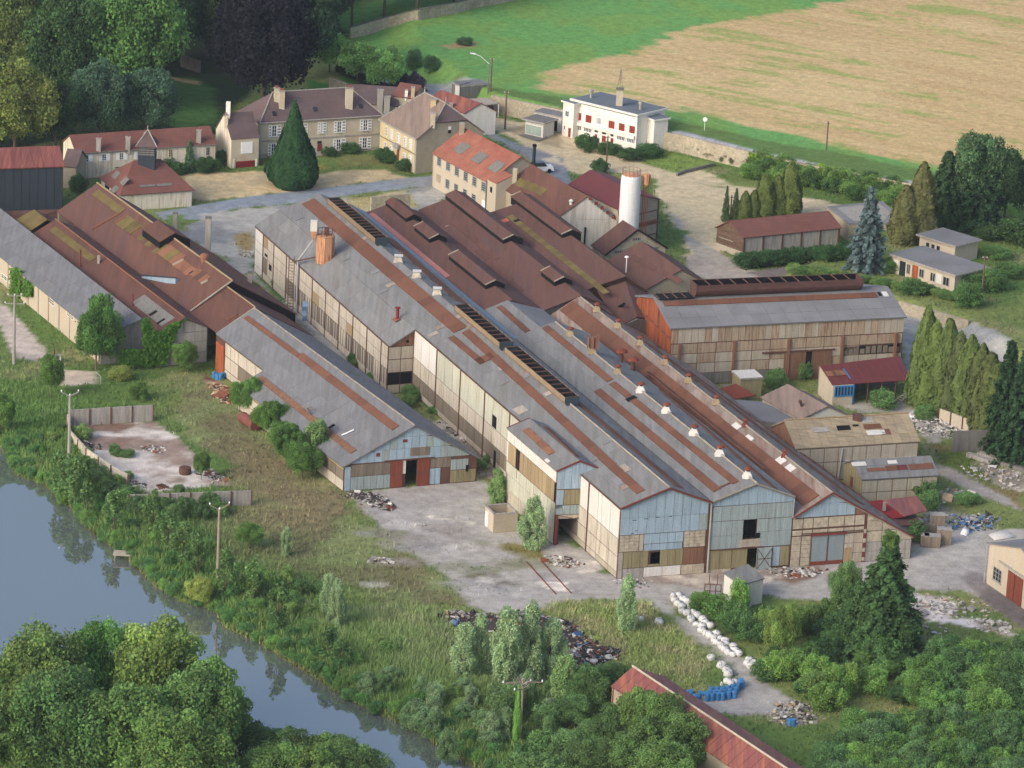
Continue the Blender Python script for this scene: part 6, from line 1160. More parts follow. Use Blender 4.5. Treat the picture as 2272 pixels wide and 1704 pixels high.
# beige sheds
bs=barn('beige_panel_shed','beige panelled shed with mossy patched roof, dark holes and dark brown end','shed',('e6',2092,997),('e6',592,1087),9.,4.7,('e6',1940,660),wm=frame,gm=rsheet,rm=asbg,oh=.15,nx=14,ny=3)
A=bs.Lw; panels(A,[.05,2.0,4.0,6.0,8.0,10.0,12.1,14.2,A.w-.05] if A.w>15 else list(np.linspace(.05,A.w-.05,9)),[.1,2.6,4.6],beige,bs.root,gap=.1)
F_=bs.FL
for p,q,m in ((('e6',1100,865),('e6',1235,800),black),(('e6',1285,815),('e6',1345,790),black),(('e6',1430,850),('e6',1615,780),rusts),(('e6',1645,915),('e6',1725,845),rusts),(('e6',1465,925),('e6',1665,855),creamw),(('e6',1390,775),('e6',1510,700),conc),(('e6',790,890),('e6',980,820),conc)):
    a,b=F_.uv(p),F_.uv(q); F_.box('patched_sheet' if m is not black else 'roof_hole',m,bs.root,a[0],b[0],a[1],b[1],.1,.15)
MB().bar(bs.R0+Vector((0,0,.1)),bs.R1+Vector((0,0,.1)),.14).build('ridge_cap',ochre,bs.root); c=F_.pt(*F_.uv(('e6',1335,740))); MB().box(c.x-.6,c.x+.6,c.y-.2,c.y+.9,c.z-.1,c.z+.8).build('ridge_cowl',frame,bs.root)
MB().bar(A.pt(A.uv(('e6',1150,1100))[0],4.5,.2),A.pt(A.uv(('e6',1150,1100))[0]-.3,.2,.2),.08).build('downpipe',metal,bs.root); bs.N.box('end_sheet',rsheet,bs.root,.1,bs.W-.1,.1,4.4,.002,.05)
A.box('white_beam',creamw,bs.root,A.uv(('e6',1190,1220))[0],A.w-.2,2.45,2.75,.1,.4)
ss=barn('small_grey_roofed_shed','small shed with patched grey roof and greenish boarded end, in front of beige shed','shed',('c6',1655,1420),('c6',1168,1448),6.5,3.4,('c6',1600,1300),wm=frame,gm=osheet,rm=asb,oh=.2,nx=8,ny=3)
A=ss.Lw; panels(A,list(np.linspace(.05,A.w-.05,6)),[.1,1.6,3.3],beige,ss.root,gap=.1); F_=ss.FL
for p,q,m in ((('c6',1200,1400),('c6',1310,1372),rusts),(('c6',1325,1395),('c6',1395,1358),rusts),(('c6',1400,1390),('c6',1450,1355),redm),(('c6',1475,1388),('c6',1615,1345),rusts),(('c6',1105,1365),('c6',1185,1335),creamw),(('c6',1335,1350),('c6',1385,1325),creamw)):
    a,b=F_.uv(p),F_.uv(q); F_.box('patched_sheet',m,ss.root,a[0],b[0],a[1],b[1],.1,.15)
ss.Fw.box('orange_hatch',rdoor,ss.root,2.6,3.4,1.2,2.6,.02,.08)
rr=thing('rusty_tin_annex','small annex with bright rust streaked tin roof and brown lower roof','annex',P(('f6',900,250),0))
z=3.4; slab(rr,[Vector(P(p,z)) for p in (('f6',470,-60),('f6',900,-110),('f6',1022,66),('f6',745,140))],redr,.1); slab(rr,[Vector(P(p,z_)) for p,z_ in ((('f6',560,165),2.8),(('f6',870,138),2.8),(('f6',1006,228),2.5),(('f6',690,258),2.5))],brown,.1); slab(rr,[Vector(P(p,z_)) for p,z_ in ((('f6',200,-40),3.2),(('f6',470,-60),3.4),(('f6',745,140),3.3),(('f6',600,165),2.9))],rddoor,.1)
a,b=[Vector(P(p,2.4)) for p in (('f6',700,258),('f6',1000,230))]; a.z=b.z=0; dd=(b-a).normalized(); nn=Vector((dd.y,-dd.x,0)); a-=nn*.3; b-=nn*.3
MB().hull8([a,b,b-nn*3,a-nn*3],[a+Vector((0,0,2.4)),b+Vector((0,0,2.4)),b-nn*3+Vector((0,0,2.7)),a-nn*3+Vector((0,0,2.7))]).build('wall',conc,rr); MB().hull8([a-nn*3.05+dd*1,b-nn*3.05,b-nn*7,a-nn*7],[a-nn*3.05+Vector((0,0,3.1))+dd*1,b-nn*3.05+Vector((0,0,3.2)),b-nn*7+Vector((0,0,3.2)),a-nn*7+Vector((0,0,3.1))]).build('wall',beige,rr)
MB().box(*(lambda c:(c[0]-.2,c[0]+.2,c[1]-.2,c[1]+.2))(P(('f6',495,60),3.3)),3.2,4.3).build('chimney',conc,rr)
# cream building at the right edge
ze=ZH(('f6',1770,960),('f6',1792,478)); be=barn('cream_warehouse','cream rendered building with rust-red sliding doors at the right edge','warehouse',('f6',1792,478),14.,Vector(P(('f6',2560,1000),ze)),ze,zr=ze+2.2,wm=orpl,rm=asbd,oh=.25)
pwindow(be.N,('f6',1830,905),('f6',1945,815),be.root,conc,glass,nx=3,ny=3,sill=conc)
for a,b in ((2010,2095),(2105,2200)):
    q,w_=be.N.uv(('f6',a,1000)),be.N.uv(('f6',b,1000)); be.N.box('sliding_door',rdoor,be.root,q[0],w_[0],.05,3.6,.02,.12)
be.N.box('door_rail',conc,be.root,be.N.uv(('f6',1920,720))[0],be.N.uv(('f6',2300,720))[0],3.9,4.1,.05,.3)
MB().bar(be.a-be.wn*.2-be.ln*.2,Vector((be.a.x,be.a.y,0))-be.wn*.2-be.ln*.2,.08).build('downpipe',conc,be.root)
# long brown shed with posts
ls=barn('long_post_shed','long low shed with brown tile roof, concrete bays and boarded end','shed',('c3',1022,1468),('c3',402,1530),Vector(P(('c3',205,1466),3.4)) if False else 6.,3.4,zr=5.2,wm=conc,gm=dwood,rm=rtile,oh=.3,EB=('c3',230,1468))
A=ls.Lw
for k in range(6): A.box('post',frame,ls.root,A.w*k/5*.99,A.w*k/5*.99+.25,0,3.3,.0,.14)
for k in range(7): ls.Fw.box('wall_board',dwood,ls.root,.05,ls.W-.05,1.0+k*.38,1.34+k*.38,.002,.05+.02*(k%2))
ls.Fw.box('pale_board',beige,ls.root,.6,3.8,2.0,2.12,.07,.1); ls.Fw.box('concrete_base',beige,ls.root,.0,ls.W,0,.95,.0,.06)
fr=thing('derelict_flat_building','low building with broken grey flat roof behind the blue spruce','building',P(('c3',1200,1450),0)); q=[Vector(P(p,3.)) for p in (('c3',1080,1440),('c3',1330,1440),('c3',1390,1378),('c3',1300,1298),('c3',945,1332))]; slab(fr,q,asbd,.25); slab(fr,[lerp(a,sum(q,Vector())/5,.22)+Vector((0,0,.03)) for a in q],conc,.02,'roof_felt'); MB().hull8([Vector((a.x,a.y,0)) for a in (q[0],q[1],q[3],q[4])],[Vector((a.x,a.y,2.7)) for a in (q[0],q[1],q[3],q[4])]).build('wall',grpl,fr)
# flat roofed pavilions on the raised ground
def pav(name,label,pa,pb,dep,h,wins):
    a,b=Pg(pa),Pg(pb); a.z=b.z=1.6; t=thing(name,label,'bungalow',a); f=block(t,a,b,dep,h,orpl,'wall',asbd,ov=.45)
    for u0,u1,z0,z1,m in wins: 
        if m=='w': window(f,f.w*u0,f.w*u1,z0,z1,t,conc,glass,nx=2,ny=1,fw=.1)
        else: f.box('shutter' if m is creamw else 'porch_opening',m,t,f.w*u0,f.w*u1,z0,z1,.01,.08)
    return t,f
pav('low_bungalow','beige flat roofed bungalow with row of broken windows, the lower and longer of two',('m',1925,588),('m',2060,633),7.,2.9,((.03,.10,.9,2.4,creamw),(.13,.22,.1,2.5,glass),(.24,.30,.8,2.4,'w'),(.33,.42,.1,2.5,rorange),(.44,.52,.9,2.3,'w'),(.62,.70,.9,2.3,'w'),(.71,.80,.9,2.4,creamw),(.82,.92,.9,2.3,'w')))
pav('small_flat_house','small beige flat roofed house standing higher behind the long bungalow',('m',1984,548),('m',2060,572),5.5,3.1,((.2,.28,1.6,2.4,glass),(.35,.43,1.6,2.4,glass),(.5,.58,1.6,2.4,glass)))
# ---------------- kiosk, garages, back houses
kk=thing('gatehouse_kiosk','small flat roofed gatehouse kiosk with wide window on its kerbed island','kiosk',P(('f2',2000,700),0)); f=block(kk,Vector(P(('f2',1905,655),0)),Vector(P(('f2',2125,705),0)),3.3,2.6,creamw,'wall',concd,ov=.5); pwindow(f,('f2',1915,635),('f2',2105,570),kk,conc,M('pale_window',(150,168,160),.08,1.,None,rough=.2),nx=4,ny=1); kk2=MB().hull8([Vector(P(p,.0)) for p in (('f2',1830,660),('f2',2060,735),('f2',2200,690),('f2',2000,640))],[Vector(P(p,.14)) for p in (('f2',1830,660),('f2',2060,735),('f2',2200,690),('f2',2000,640))]).build('kerb_island',concd,kk)
wl2=thing('white_low_garage','low white garage with grey roof and dark open bay beside the white office','garage',P(('f3',60,600),0)); f=block(wl2,Vector(P(('f2',2010,560),0)),Vector(P(('f3',135,630),0)),4.,2.5,creamw,'wall',asb,ov=.1); a=f.uv(('f3',0,590)); b=f.uv(('f3',88,600)); f.box('bay_opening',black,wl2,max(a[0],.2),b[0],.05,1.9,.01,.05); 
cp=[P(p,z) for p,z in ((('f2',1125,225),2.8),(('f2',1440,200),2.8),(('f2',1585,272),2.5),(('f2',1275,310),2.5))]; ca=thing('carport','open carport with pale pinkish roof and thin white posts, car beneath','carport',cp[0]*np.array([1,1,0])); slab(ca,[Vector(v) for v in cp],beige,.15)
for v in cp: MB().bar((v[0],v[1],0),(v[0],v[1],v[2]-.16),.08).build('post',wpaint,ca)
gb2=thing('concrete_garage','plain grey concrete block garage behind the carport','garage',P(('f2',1250,250),0)); block(gb2,Vector(P(('f2',1100,300),0)),Vector(P(('f2',1440,268),0)),3.,3.3,concd,'wall',asb,ov=.05); block(thing('white_garage_end','narrow white wall block at the left of the concrete garage','outbuilding',P(('f2',1060,300),0)),Vector(P(('f2',1040,290),0)),Vector(P(('f2',1092,302),0)),3.,3.5,creamw,'wall',asb,ov=.05)
# dark car
cc=P(('f2',1460,380),0); car=thing('parked_car','dark blue car parked under the carport','car',cc); cm=M('dark_car_paint',(24,30,44),.05,1.,None,rough=.25,spec=.6); x=Vector((math.cos(.3),math.sin(.3),0)); y=Vector((-x.y,x.x,0)); o=Vector(cc); Q=lambda a,b,z:o+x*a+y*b+Vector((0,0,z))
MB().hull8([Q(-2,-.8,.25),Q(2,-.8,.25),Q(2,.8,.25),Q(-2,.8,.25)],[Q(-1.95,-.8,.8),Q(1.9,-.8,.75),Q(1.9,.8,.75),Q(-1.95,.8,.8)]).build('body',cm,car); MB().hull8([Q(-1.5,-.72,.8),Q(1.0,-.72,.8),Q(1.0,.72,.8),Q(-1.5,.72,.8)],[Q(-1.0,-.6,1.4),Q(.4,-.6,1.4),Q(.4,.6,1.4),Q(-1.0,.6,1.4)]).build('cabin',glass,car)
for a in (-1.25,1.25):
    for b in (-.82,.82): MB().bar(Q(a,b-.08,.32),Q(a,b+.08,.32),.32,n=14).build('wheel',black,car)
w1=thing('white_van','white parked vehicle roof showing behind the orange building','car',P(('f2',2090,1100),0)); o=Vector(P(('f2',2090,1110),0)); MB().hull8([Q(-2.2,-.9,.3),Q(2.2,-.9,.3),Q(2.2,.9,.3),Q(-2.2,.9,.3)],[Q(-2.1,-.85,1.1),Q(2.0,-.85,1.0),Q(2.0,.85,1.0),Q(-2.1,.85,1.1)]).build('body',wpaint,w1); MB().hull8([Q(-1.6,-.8,1.1),Q(1.0,-.8,1.1),Q(1.0,.8,1.1),Q(-1.6,.8,1.1)],[Q(-1.2,-.7,1.7),Q(.5,-.7,1.7),Q(.5,.7,1.7),Q(-1.2,.7,1.7)]).build('cabin',glass,w1)
for a in (-1.35,1.35):
    for b in (-.92,.92): MB().bar(Q(a,b-.08,.34),Q(a,b+.08,.34),.34,n=12).build('wheel',black,w1)
b1=barn('red_roofed_house','back house with red tile roof between the yellow house and the carport','house',('f2',1160,395),('f2',690,240),Vector(P(('f2',1190,375),4.))+Vector((5,1,0)),4.,zr=5.6,wm=creamw,rm=redr,oh=.2); chimney(b1.root,b1.FL,('f2',1000,330),.6,.6,.8,grpl,0)
b2=barn('old_tiled_house','back house with faded red-brown tile roof and cream chimneys, behind the yellow house','house',('f2',540,215),('f2',300,180),6.,5.,zr=6.6,wm=grpl,rm=rtile,oh=.2); chimney(b2.root,b2.FL,('f2',450,180),.5,.5,1.0,wpaint,0); chimney(b2.root,b2.FL,('f2',530,190),.6,.6,1.6,ypl,0)
b3=barn('dark_roofed_wing','low wing with dark purple roof and two big grey chimneys beside the manor','house wing',('f2',330,300),('c2',30,660),6.,3.6,zr=6.,wm=grpl,rm=slate,oh=.2); 
for p,h in ((('f2',125,350),3.4),(('f2',210,345),2.2)): chimney(b3.root,b3.FL,p,1.0,.8,h,conc,0)
# ---------------- masonry walls
def linewall(name,label,pts,h,mat,th=.4,cap=None,panel=None,post=None,cat='wall'):
    """pts: world points on the ground; wall follows them"""
    t=thing(name,label,cat,pts[0]); 
    for a,b in zip(pts[:-1],pts[1:]):
        a=Vector(a);b=Vector(b); d=(b-a).xy.to_3d().normalized(); n=Vector((d.y,-d.x,0))*th/2; ha=h if not callable(h) else h(a); hb=h if not callable(h) else h(b)
        lo=[a-n,b-n,b+n,a+n]; z=lambda v,k:v+Vector((0,0,k))
        MB().hull8([z(v,-.4) for v in lo],[z(a-n,ha),z(b-n,hb),z(b+n,hb),z(a+n,ha)]).build('wall_section',mat,t)
        if cap: MB().hull8([z(v,ha+.002) for v in (a-n*1.3,b-n*1.3,b+n*1.3,a+n*1.3)],[z(v,ha+.12) for v in (a-n*1.3,b-n*1.3,b+n*1.3,a+n*1.3)]).build('coping',cap,t)
        if post:
            k=max(1,int(round((b-a).length/post)))
            for i in range(k+1): c=lerp(a,b,i/k); MB().bar(c+n*1.1,c+n*1.1+Vector((0,0,ha+.03)),.13,n=4).build('post',frame,t)
    return t
wp=[Vector((q[0],q[1]-.4,0)) for q in WT[:-1]]
linewall('stone_boundary_wall','long pale rubble stone wall holding up the lane behind the white office',wp,WZ+.05,stone,.5)
fw=[Vector(Pg(p)) for p in (('c2',60,245),('c2',300,180),('c2',500,130),('c2',740,85),('c2',900,45),('c2',1050,18),('c2',1260,-30),('c2',1700,-100))]
linewall('park_wall','long pale park wall between the meadow and the dark wood',fw,2.0,stone,.4,cap=concd)
linewall('garden_wall','tan garden wall beside the lawn, behind the manor',[Vector(P(p,0)) for p in (('f1',1500,110),('f1',1740,190),('c2',150,660))],2.2,stone,.4)
linewall('ruined_garden_wall','short dark stone wall stub deep in the park',[Vector(P(p,0)) for p in (('c1',1170,430),('c1',1290,470))],2.2,concd,.4)
bw=lambda *ps:[Vector(P(p,0)) for p in ps]
linewall('basin_back_wall','concrete panel wall with dark posts along the far side of the empty slab',bw(('c4',440,1102),('c4',988,1068)),2.3,conc,.2,post=2.6)
linewall('basin_left_wall','pale concrete wall running down the left side of the empty slab',bw(('c4',435,1105),('c4',455,1215),('c4',560,1330),('c4',720,1440),('c4',830,1500)),1.8,cream,.2,post=4)
linewall('basin_front_wall','grey concrete panel wall with posts at the near end of the empty slab',bw(('c4',960,1610),('c4',1300,1640),('c4',1622,1622)) if False else bw(('c4',830,1640),('c4',1622,1612)),2.0,conc,.2,post=2.6)
linewall('plot_wall','low dark kerb wall at the corner of the grass plot by the office',bw(('f3',1560,1165),('f3',1640,1130),('f3',2010,1040)),.5,concd,.3)
linewall('yard_ruin_wall','stone ruin wall with dark opening behind the first brown hall',bw(('e3',120,440),('e3',600,400)),3.2,stone,.4)
linewall('yard_ruin_wall','dark low stone wall between two brown hall ends',bw(('e3',600,640),('e3',930,560)),2.2,stone,.4)
linewall('panel_wall','cream concrete panel wall by the rubble in front of yellowish hedge trees',bw(('c6',1660,1075),('c6',1890,1160)),2.0,orpl,.2,post=2.4)
linewall('slab_wall','dark grey concrete slab wall standing by the bend of the lane',bw(('c6',1745,1268),('c6',1975,1262)),3.0,concd,.25)
linewall('retaining_wall','low stone retaining wall under the bungalow bank',[Vector((P(p,1.8)[0],P(p,1.8)[1]-1.9,0)) for p in (('c6',1400,272),('c6',1600,330),('c6',1850,398))],1.9,stone,.4)
# open brick box and white cabin
ob2=thing('open_brick_box','small roofless block enclosure with tan walls and white door, beside the annex','enclosure',P(('d1',300,1500),0)); q=[Vector(P(p,2.6)) for p in (('d1',200,1218),('d1',310,1330),('d1',602,1305),('d1',485,1192))]
for i in range(4):
    a,b=q[i].copy(),q[(i+1)%4].copy(); a.z=b.z=0; f=Face(a,b); wall(f,[(0 if i%2 else .2,2.5),(f.w-(0 if i%2 else .2),2.5)],orpl if i==0 else grpl,ob2,t=.2,name='wall'); f.box('coping',conc,ob2,0,f.w,2.5,2.6,-.24,.04)
Face(q[0].xy.to_3d(),q[1].xy.to_3d()).box('white_door',wpaint,ob2,.5,1.3,.05,2.,.01,.06)
eb=thing('white_cabin','small white transformer cabin with grey single pitch roof','cabin',P(('c9',420,600),0)); zc=3.3; q=[Vector(P(p,zc)) for p in (('c9',270,398),('c9',385,478),('c9',538,432),('c9',428,340))]; 
MB().hull8([Vector((v.x,v.y,0)) for v in [lerp(a,sum(q,Vector())/4,.06) for a in q]],[Vector((v.x,v.y,zc-.1)) for v in [lerp(a,sum(q,Vector())/4,.06) for a in q]]).build('wall',creamw,eb); slab(eb,q,asb,.14); f=Face(q[1].xy.to_3d(),q[2].xy.to_3d()); f.box('blue_door',bsheet,eb,.7,1.7,.05,2.3,-.0,.08)
# red roofed long shed at the bottom edge
za,zb=6.4,4.6; R0_=Vector(P(('c8',1885,1005),za)); R1_=Vector(P(('c9',640,1640),za)); d=(R1_-R0_).normalized(); R1_=R0_+d*60; n=Vector((d.y,-d.x,0)); wE=(Vector(P(('c8',2110,1080),zb))-R0_).xy; wd=abs(wE.dot(n.xy)); bt=thing('red_roofed_long_shed','long shed with faded red metal roof running out of the bottom edge','shed',R0_.xy.to_3d()); s_=1 if wE.dot(n.xy)>0 else -1
wl_x=abs((Vector(P(('m',1333,1464),5.2))-R0_).xy.dot(n.xy)); kl=wl_x*1.6/wd; zl_=5.2-(za-5.2)*.6
qa=lambda k,w_,z:R0_+d*k+n*s_*w_+Vector((0,0,z-za))
slab(bt,[qa(0,wd,zb),qa(60,wd,zb),qa(60,0,za),qa(0,0,za)],redr); slab(bt,[qa(0,-wd*kl,zl_),qa(60,-wd*kl,zl_),qa(60,0,za),qa(0,0,za)],redr); MB().bar(qa(0,0,za+.1),qa(60,0,za+.1),.13).build('ridge_cap',orpl,bt)
F_=Face(qa(0,-wd*kl,zl_),qa(60,-wd*kl,zl_),qa(0,0,za)); sl=F_.uv(('c9',640,1640))[1]
for k in range(40): F_.box('roof_sheet',redr,bt,k*1.5+.03,k*1.5+1.47,.02,abs((qa(0,0,za)-qa(0,-wd*kl,zl_)).length)-.1,.01,.05) if F_.n.z>0 else F_.box('roof_sheet',redr,bt,k*1.5+.03,k*1.5+1.47,.02,(qa(0,0,za)-qa(0,-wd*kl,zl_)).length-.1,-.05,-.01)
for sg,zw in ((wd-.2,zb),(-wd*kl+.3,zl_)): a,b=qa(0,sg,0),qa(60,sg,0); a.z=b.z=0; MB().hull8([a-n*.1,b-n*.1,b+n*.1,a+n*.1],[v+Vector((0,0,zw-.1)) for v in (a-n*.1,b-n*.1,b+n*.1,a+n*.1)]).build('wall',grpl,bt)
a,b,c=qa(.2,wd,0),qa(.2,-wd*kl*.95,0),qa(.2,0,0); 
for v in (a,b,c): v.z=0
MB().add([a,b,b+Vector((0,0,zl_-.1)),c+Vector((0,0,za-.1)),a+Vector((0,0,zb-.1))]+[v+d*.2 for v in (a,b,b+Vector((0,0,zl_-.1)),c+Vector((0,0,za-.1)),a+Vector((0,0,zb-.1)))],[(0,1,2,3,4),(9,8,7,6,5),(0,5,6,1),(1,6,7,2),(2,7,8,3),(3,8,9,4),(4,9,5,0)]).build('gable_wall',rddoor,bt)
# ---------------- vegetation
def leafmat(name,rough=.75,trans=.38):
    m=bpy.data.materials.new(name); m.use_nodes=True; t=m.node_tree; n=t.nodes; L=t.links; b=n['Principled BSDF']; b.inputs['Roughness'].default_value=rough; b.inputs['Specular IOR Level'].default_value=.25
    v=n.new('ShaderNodeVertexColor'); v.layer_name='Col'; oi=n.new('ShaderNodeObjectInfo'); mx=n.new('ShaderNodeMix'); mx.data_type='RGBA'; mx.blend_type='MULTIPLY'; mx.inputs[0].default_value=1
    L.new(v.outputs[0],mx.inputs[6]); L.new(oi.outputs['Color'],mx.inputs[7]); L.new(mx.outputs[2],b.inputs['Base Color'])
    tr=n.new('ShaderNodeBsdfTranslucent'); L.new(mx.outputs[2],tr.inputs[0]); ms=n.new('ShaderNodeMixShader'); ms.inputs[0].default_value=trans; L.new(b.outputs[0],ms.inputs[1]); L.new(tr.outputs[0],ms.inputs[2]); L.new(ms.outputs[0],n['Material Output'].inputs[0]); return m
LEAF=leafmat('foliage'); GRASSM=leafmat('grass_blades',.85,.2)
bark=M('bark',(98,86,72),.2,3.,None,objvar=.1)
def leafquads(c,nrm,s,rg,asp=1.):
    """c centres, nrm normals, s half sizes -> quad vertices"""
    n=nrm/np.linalg.norm(nrm,axis=1,keepdims=True); a=rg.normal(size=c.shape); u=np.cross(n,a); u/=np.linalg.norm(u,axis=1,keepdims=True)+1e-9; v=np.cross(n,u); s=s[:,None]
    q=np.stack([c-u*s-v*s*asp,c+u*s-v*s*asp*.6,c+u*s*.9+v*s*asp,c-u*s*.7+v*s*asp*.9],1); return q.reshape(-1,3)
def lobes_mesh(name,lob,nleaf,size,seed,up=.35,fill=.25,cvar=.28,jit=.16):
    """lob: (x,y,z,rx,rz,tint) clumps in a unit tree"""
    rg=np.random.default_rng(seed); lob=np.array(lob); ar=lob[:,3]*(lob[:,3]+lob[:,4]); k=rg.choice(len(lob),nleaf,p=ar/ar.sum()); L=lob[k]
    d=rg.normal(size=(nleaf,3)); d/=np.linalg.norm(d,axis=1,keepdims=True); d[:,2]+=up; d/=np.linalg.norm(d,axis=1,keepdims=True)
    r=np.where(rg.random(nleaf)<fill,rg.uniform(.2,.85,nleaf),.80+.34*rg.beta(2,2.5,nleaf)); r=np.where(rg.random(nleaf)<.10,rg.uniform(1.0,1.38,nleaf),r); r=r*(1+.22*(vnoise(d[:,0]*2.3+k*3.1,d[:,2]*2.3+k*1.7,seed)-.5)*2); c=L[:,:3]+d*np.stack([L[:,3],L[:,3],L[:,4]],1)*r[:,None]
    nr=d*.8+rg.normal(size=d.shape)*.75; s=size*rg.uniform(.6,1.35,nleaf); v=leafquads(c,nr,s,rg)
    br=(1+cvar*rg.normal(size=nleaf)*.5)*L[:,5]; col=np.stack([br*(1+.10*rg.normal(size=nleaf)),br,br*(1+.06*rg.normal(size=nleaf)),np.ones(nleaf)],1).clip(.25,2.2)
    return npmesh(name,v,np.arange(4*nleaf).reshape(-1,4),LEAF,np.repeat(col,4,0),False)
def broad(seed,n=46,nleaf=30000,rx=.40,zc=.60,rz=.40,size=.0098,lr=(.09,.16),name='crown',squash=.85):
    rg=np.random.default_rng(seed); L=[]
    off=rg.uniform(-.06,.06,2)
    for i in range(n):
        t=i/n; ph=i*2.39996+rg.uniform(-.3,.3); z=1-2*(i+.5)/n; 
        if z<-.75: continue
        rr=math.sqrt(max(0,1-z*z)); k=rg.uniform(.72,1.02); kk=1+.18*math.sin(3*ph+seed)
        L.append((rx*rr*math.cos(ph)*k*kk+off[0]*max(z,0),rx*rr*math.sin(ph)*k*kk+off[1]*max(z,0),zc+rz*z*k,*(lambda q:(q,q*squash))(rg.uniform(*lr)*rg.uniform(.8,1.15)),rg.uniform(.68,1.3)))
    for i in range(n//4): L.append((*rg.normal(size=2)*rx*.35,zc+rg.uniform(-.2,.15),.14,.13,.8))
    return lobes_mesh(name,L,nleaf,size,seed+100)
def willowy(seed,nleaf=18000,n=44,rx=.22,size=.0095):
    rg=np.random.default_rng(seed); L=[]
    for i in range(n):
        z=rg.uniform(.04,.95); w=rx*(1-abs(z-.42)/.62)**.6 if abs(z-.42)<.62 else .03; ph=rg.uniform(0,6.28); L.append((w*math.cos(ph)*rg.uniform(.3,1),w*math.sin(ph)*rg.uniform(.3,1),z,rg.uniform(.045,.085),rg.uniform(.09,.17),rg.uniform(.8,1.2)))
    return lobes_mesh('crown',L,nleaf,size,seed,up=.2,fill=.4)
def conical(seed,nleaf=9000,r0=.27,tiers=17,size=.015,droop=.25,gap=True,pw=.85):
    rg=np.random.default_rng(seed); C_=[];N_=[];S_=[];K=[]
    for t in range(tiers):
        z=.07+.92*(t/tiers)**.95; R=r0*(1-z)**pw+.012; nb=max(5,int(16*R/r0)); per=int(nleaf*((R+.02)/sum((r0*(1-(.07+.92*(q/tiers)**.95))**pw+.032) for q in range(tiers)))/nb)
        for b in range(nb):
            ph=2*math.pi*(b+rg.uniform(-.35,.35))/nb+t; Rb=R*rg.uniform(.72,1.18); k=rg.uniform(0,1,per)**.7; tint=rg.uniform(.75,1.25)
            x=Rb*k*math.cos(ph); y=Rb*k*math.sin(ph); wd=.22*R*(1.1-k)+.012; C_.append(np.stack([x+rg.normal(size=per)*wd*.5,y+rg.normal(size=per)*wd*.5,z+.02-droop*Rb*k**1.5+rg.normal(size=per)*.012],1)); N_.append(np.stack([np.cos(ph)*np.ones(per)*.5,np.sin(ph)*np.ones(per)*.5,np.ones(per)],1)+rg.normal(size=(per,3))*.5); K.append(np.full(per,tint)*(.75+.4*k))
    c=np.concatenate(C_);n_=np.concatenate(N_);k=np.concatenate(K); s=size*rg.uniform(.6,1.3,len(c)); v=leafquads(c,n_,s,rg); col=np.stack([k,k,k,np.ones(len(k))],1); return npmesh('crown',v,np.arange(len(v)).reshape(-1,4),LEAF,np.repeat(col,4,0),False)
def dense(seed,prof,nleaf=9000,size=.013,rough=.04,feather=0.,bumps=7):
    """clipped or dense evergreen: leaves on a turned profile [(z,r)]"""
    rg=np.random.default_rng(seed); zs=np.array([p[0] for p in prof]); rs=np.array([p[1] for p in prof]); zz=rg.uniform(zs[0],zs[-1],nleaf*3); R=np.interp(zz,zs,rs); keep=rg.random(nleaf*3)<R/R.max(); zz=zz[keep][:nleaf]; R=R[keep][:nleaf]; n=len(zz)
    ph=rg.uniform(0,6.283,n); b=1+rough*(np.sin(bumps*ph+9*zz)+np.sin(3*ph-14*zz+seed)+1.2*(fbm(ph*3,zz*14,1.,3,seed)-.5)*3); r=R*b*np.where(rg.random(n)<.2,rg.uniform(.6,.95,n),rg.uniform(.94,1.04,n)); zz=zz+feather*rg.random(n)
    c=np.stack([r*np.cos(ph),r*np.sin(ph),zz],1); nr=np.stack([np.cos(ph),np.sin(ph),.35+0*ph],1)+rg.normal(size=(n,3))*.35; v=leafquads(c,nr,size*rg.uniform(.6,1.3,n),rg,1.4)
    k=(.82+.5*fbm(ph*2.2,zz*9,1.,3,seed+3))*rg.uniform(.85,1.15,n); col=np.stack([k,k,k,np.ones(n)],1); return npmesh('crown',v,np.arange(len(v)).reshape(-1,4),LEAF,np.repeat(col,4,0),False)
def trunkmesh(seed,h=.55,r=.022,limbs=7,spread=.24):
    rg=np.random.default_rng(seed); mb=MB(); mb.bar((0,0,-.03),(0.01,0,h*.5),r,r*.75,8).bar((.01,0,h*.5),(0,.01,h*1.25),r*.75,r*.25,7)
    for i in range(limbs): 
        a=rg.uniform(0,6.28); z=rg.uniform(.3,.95)*h; mb.bar((0,0,z),(spread*math.cos(a),spread*math.sin(a),z+rg.uniform(.12,.28)),r*.42,r*.1,5)
    return mkmesh('trunk',mb.v,mb.f,bark)
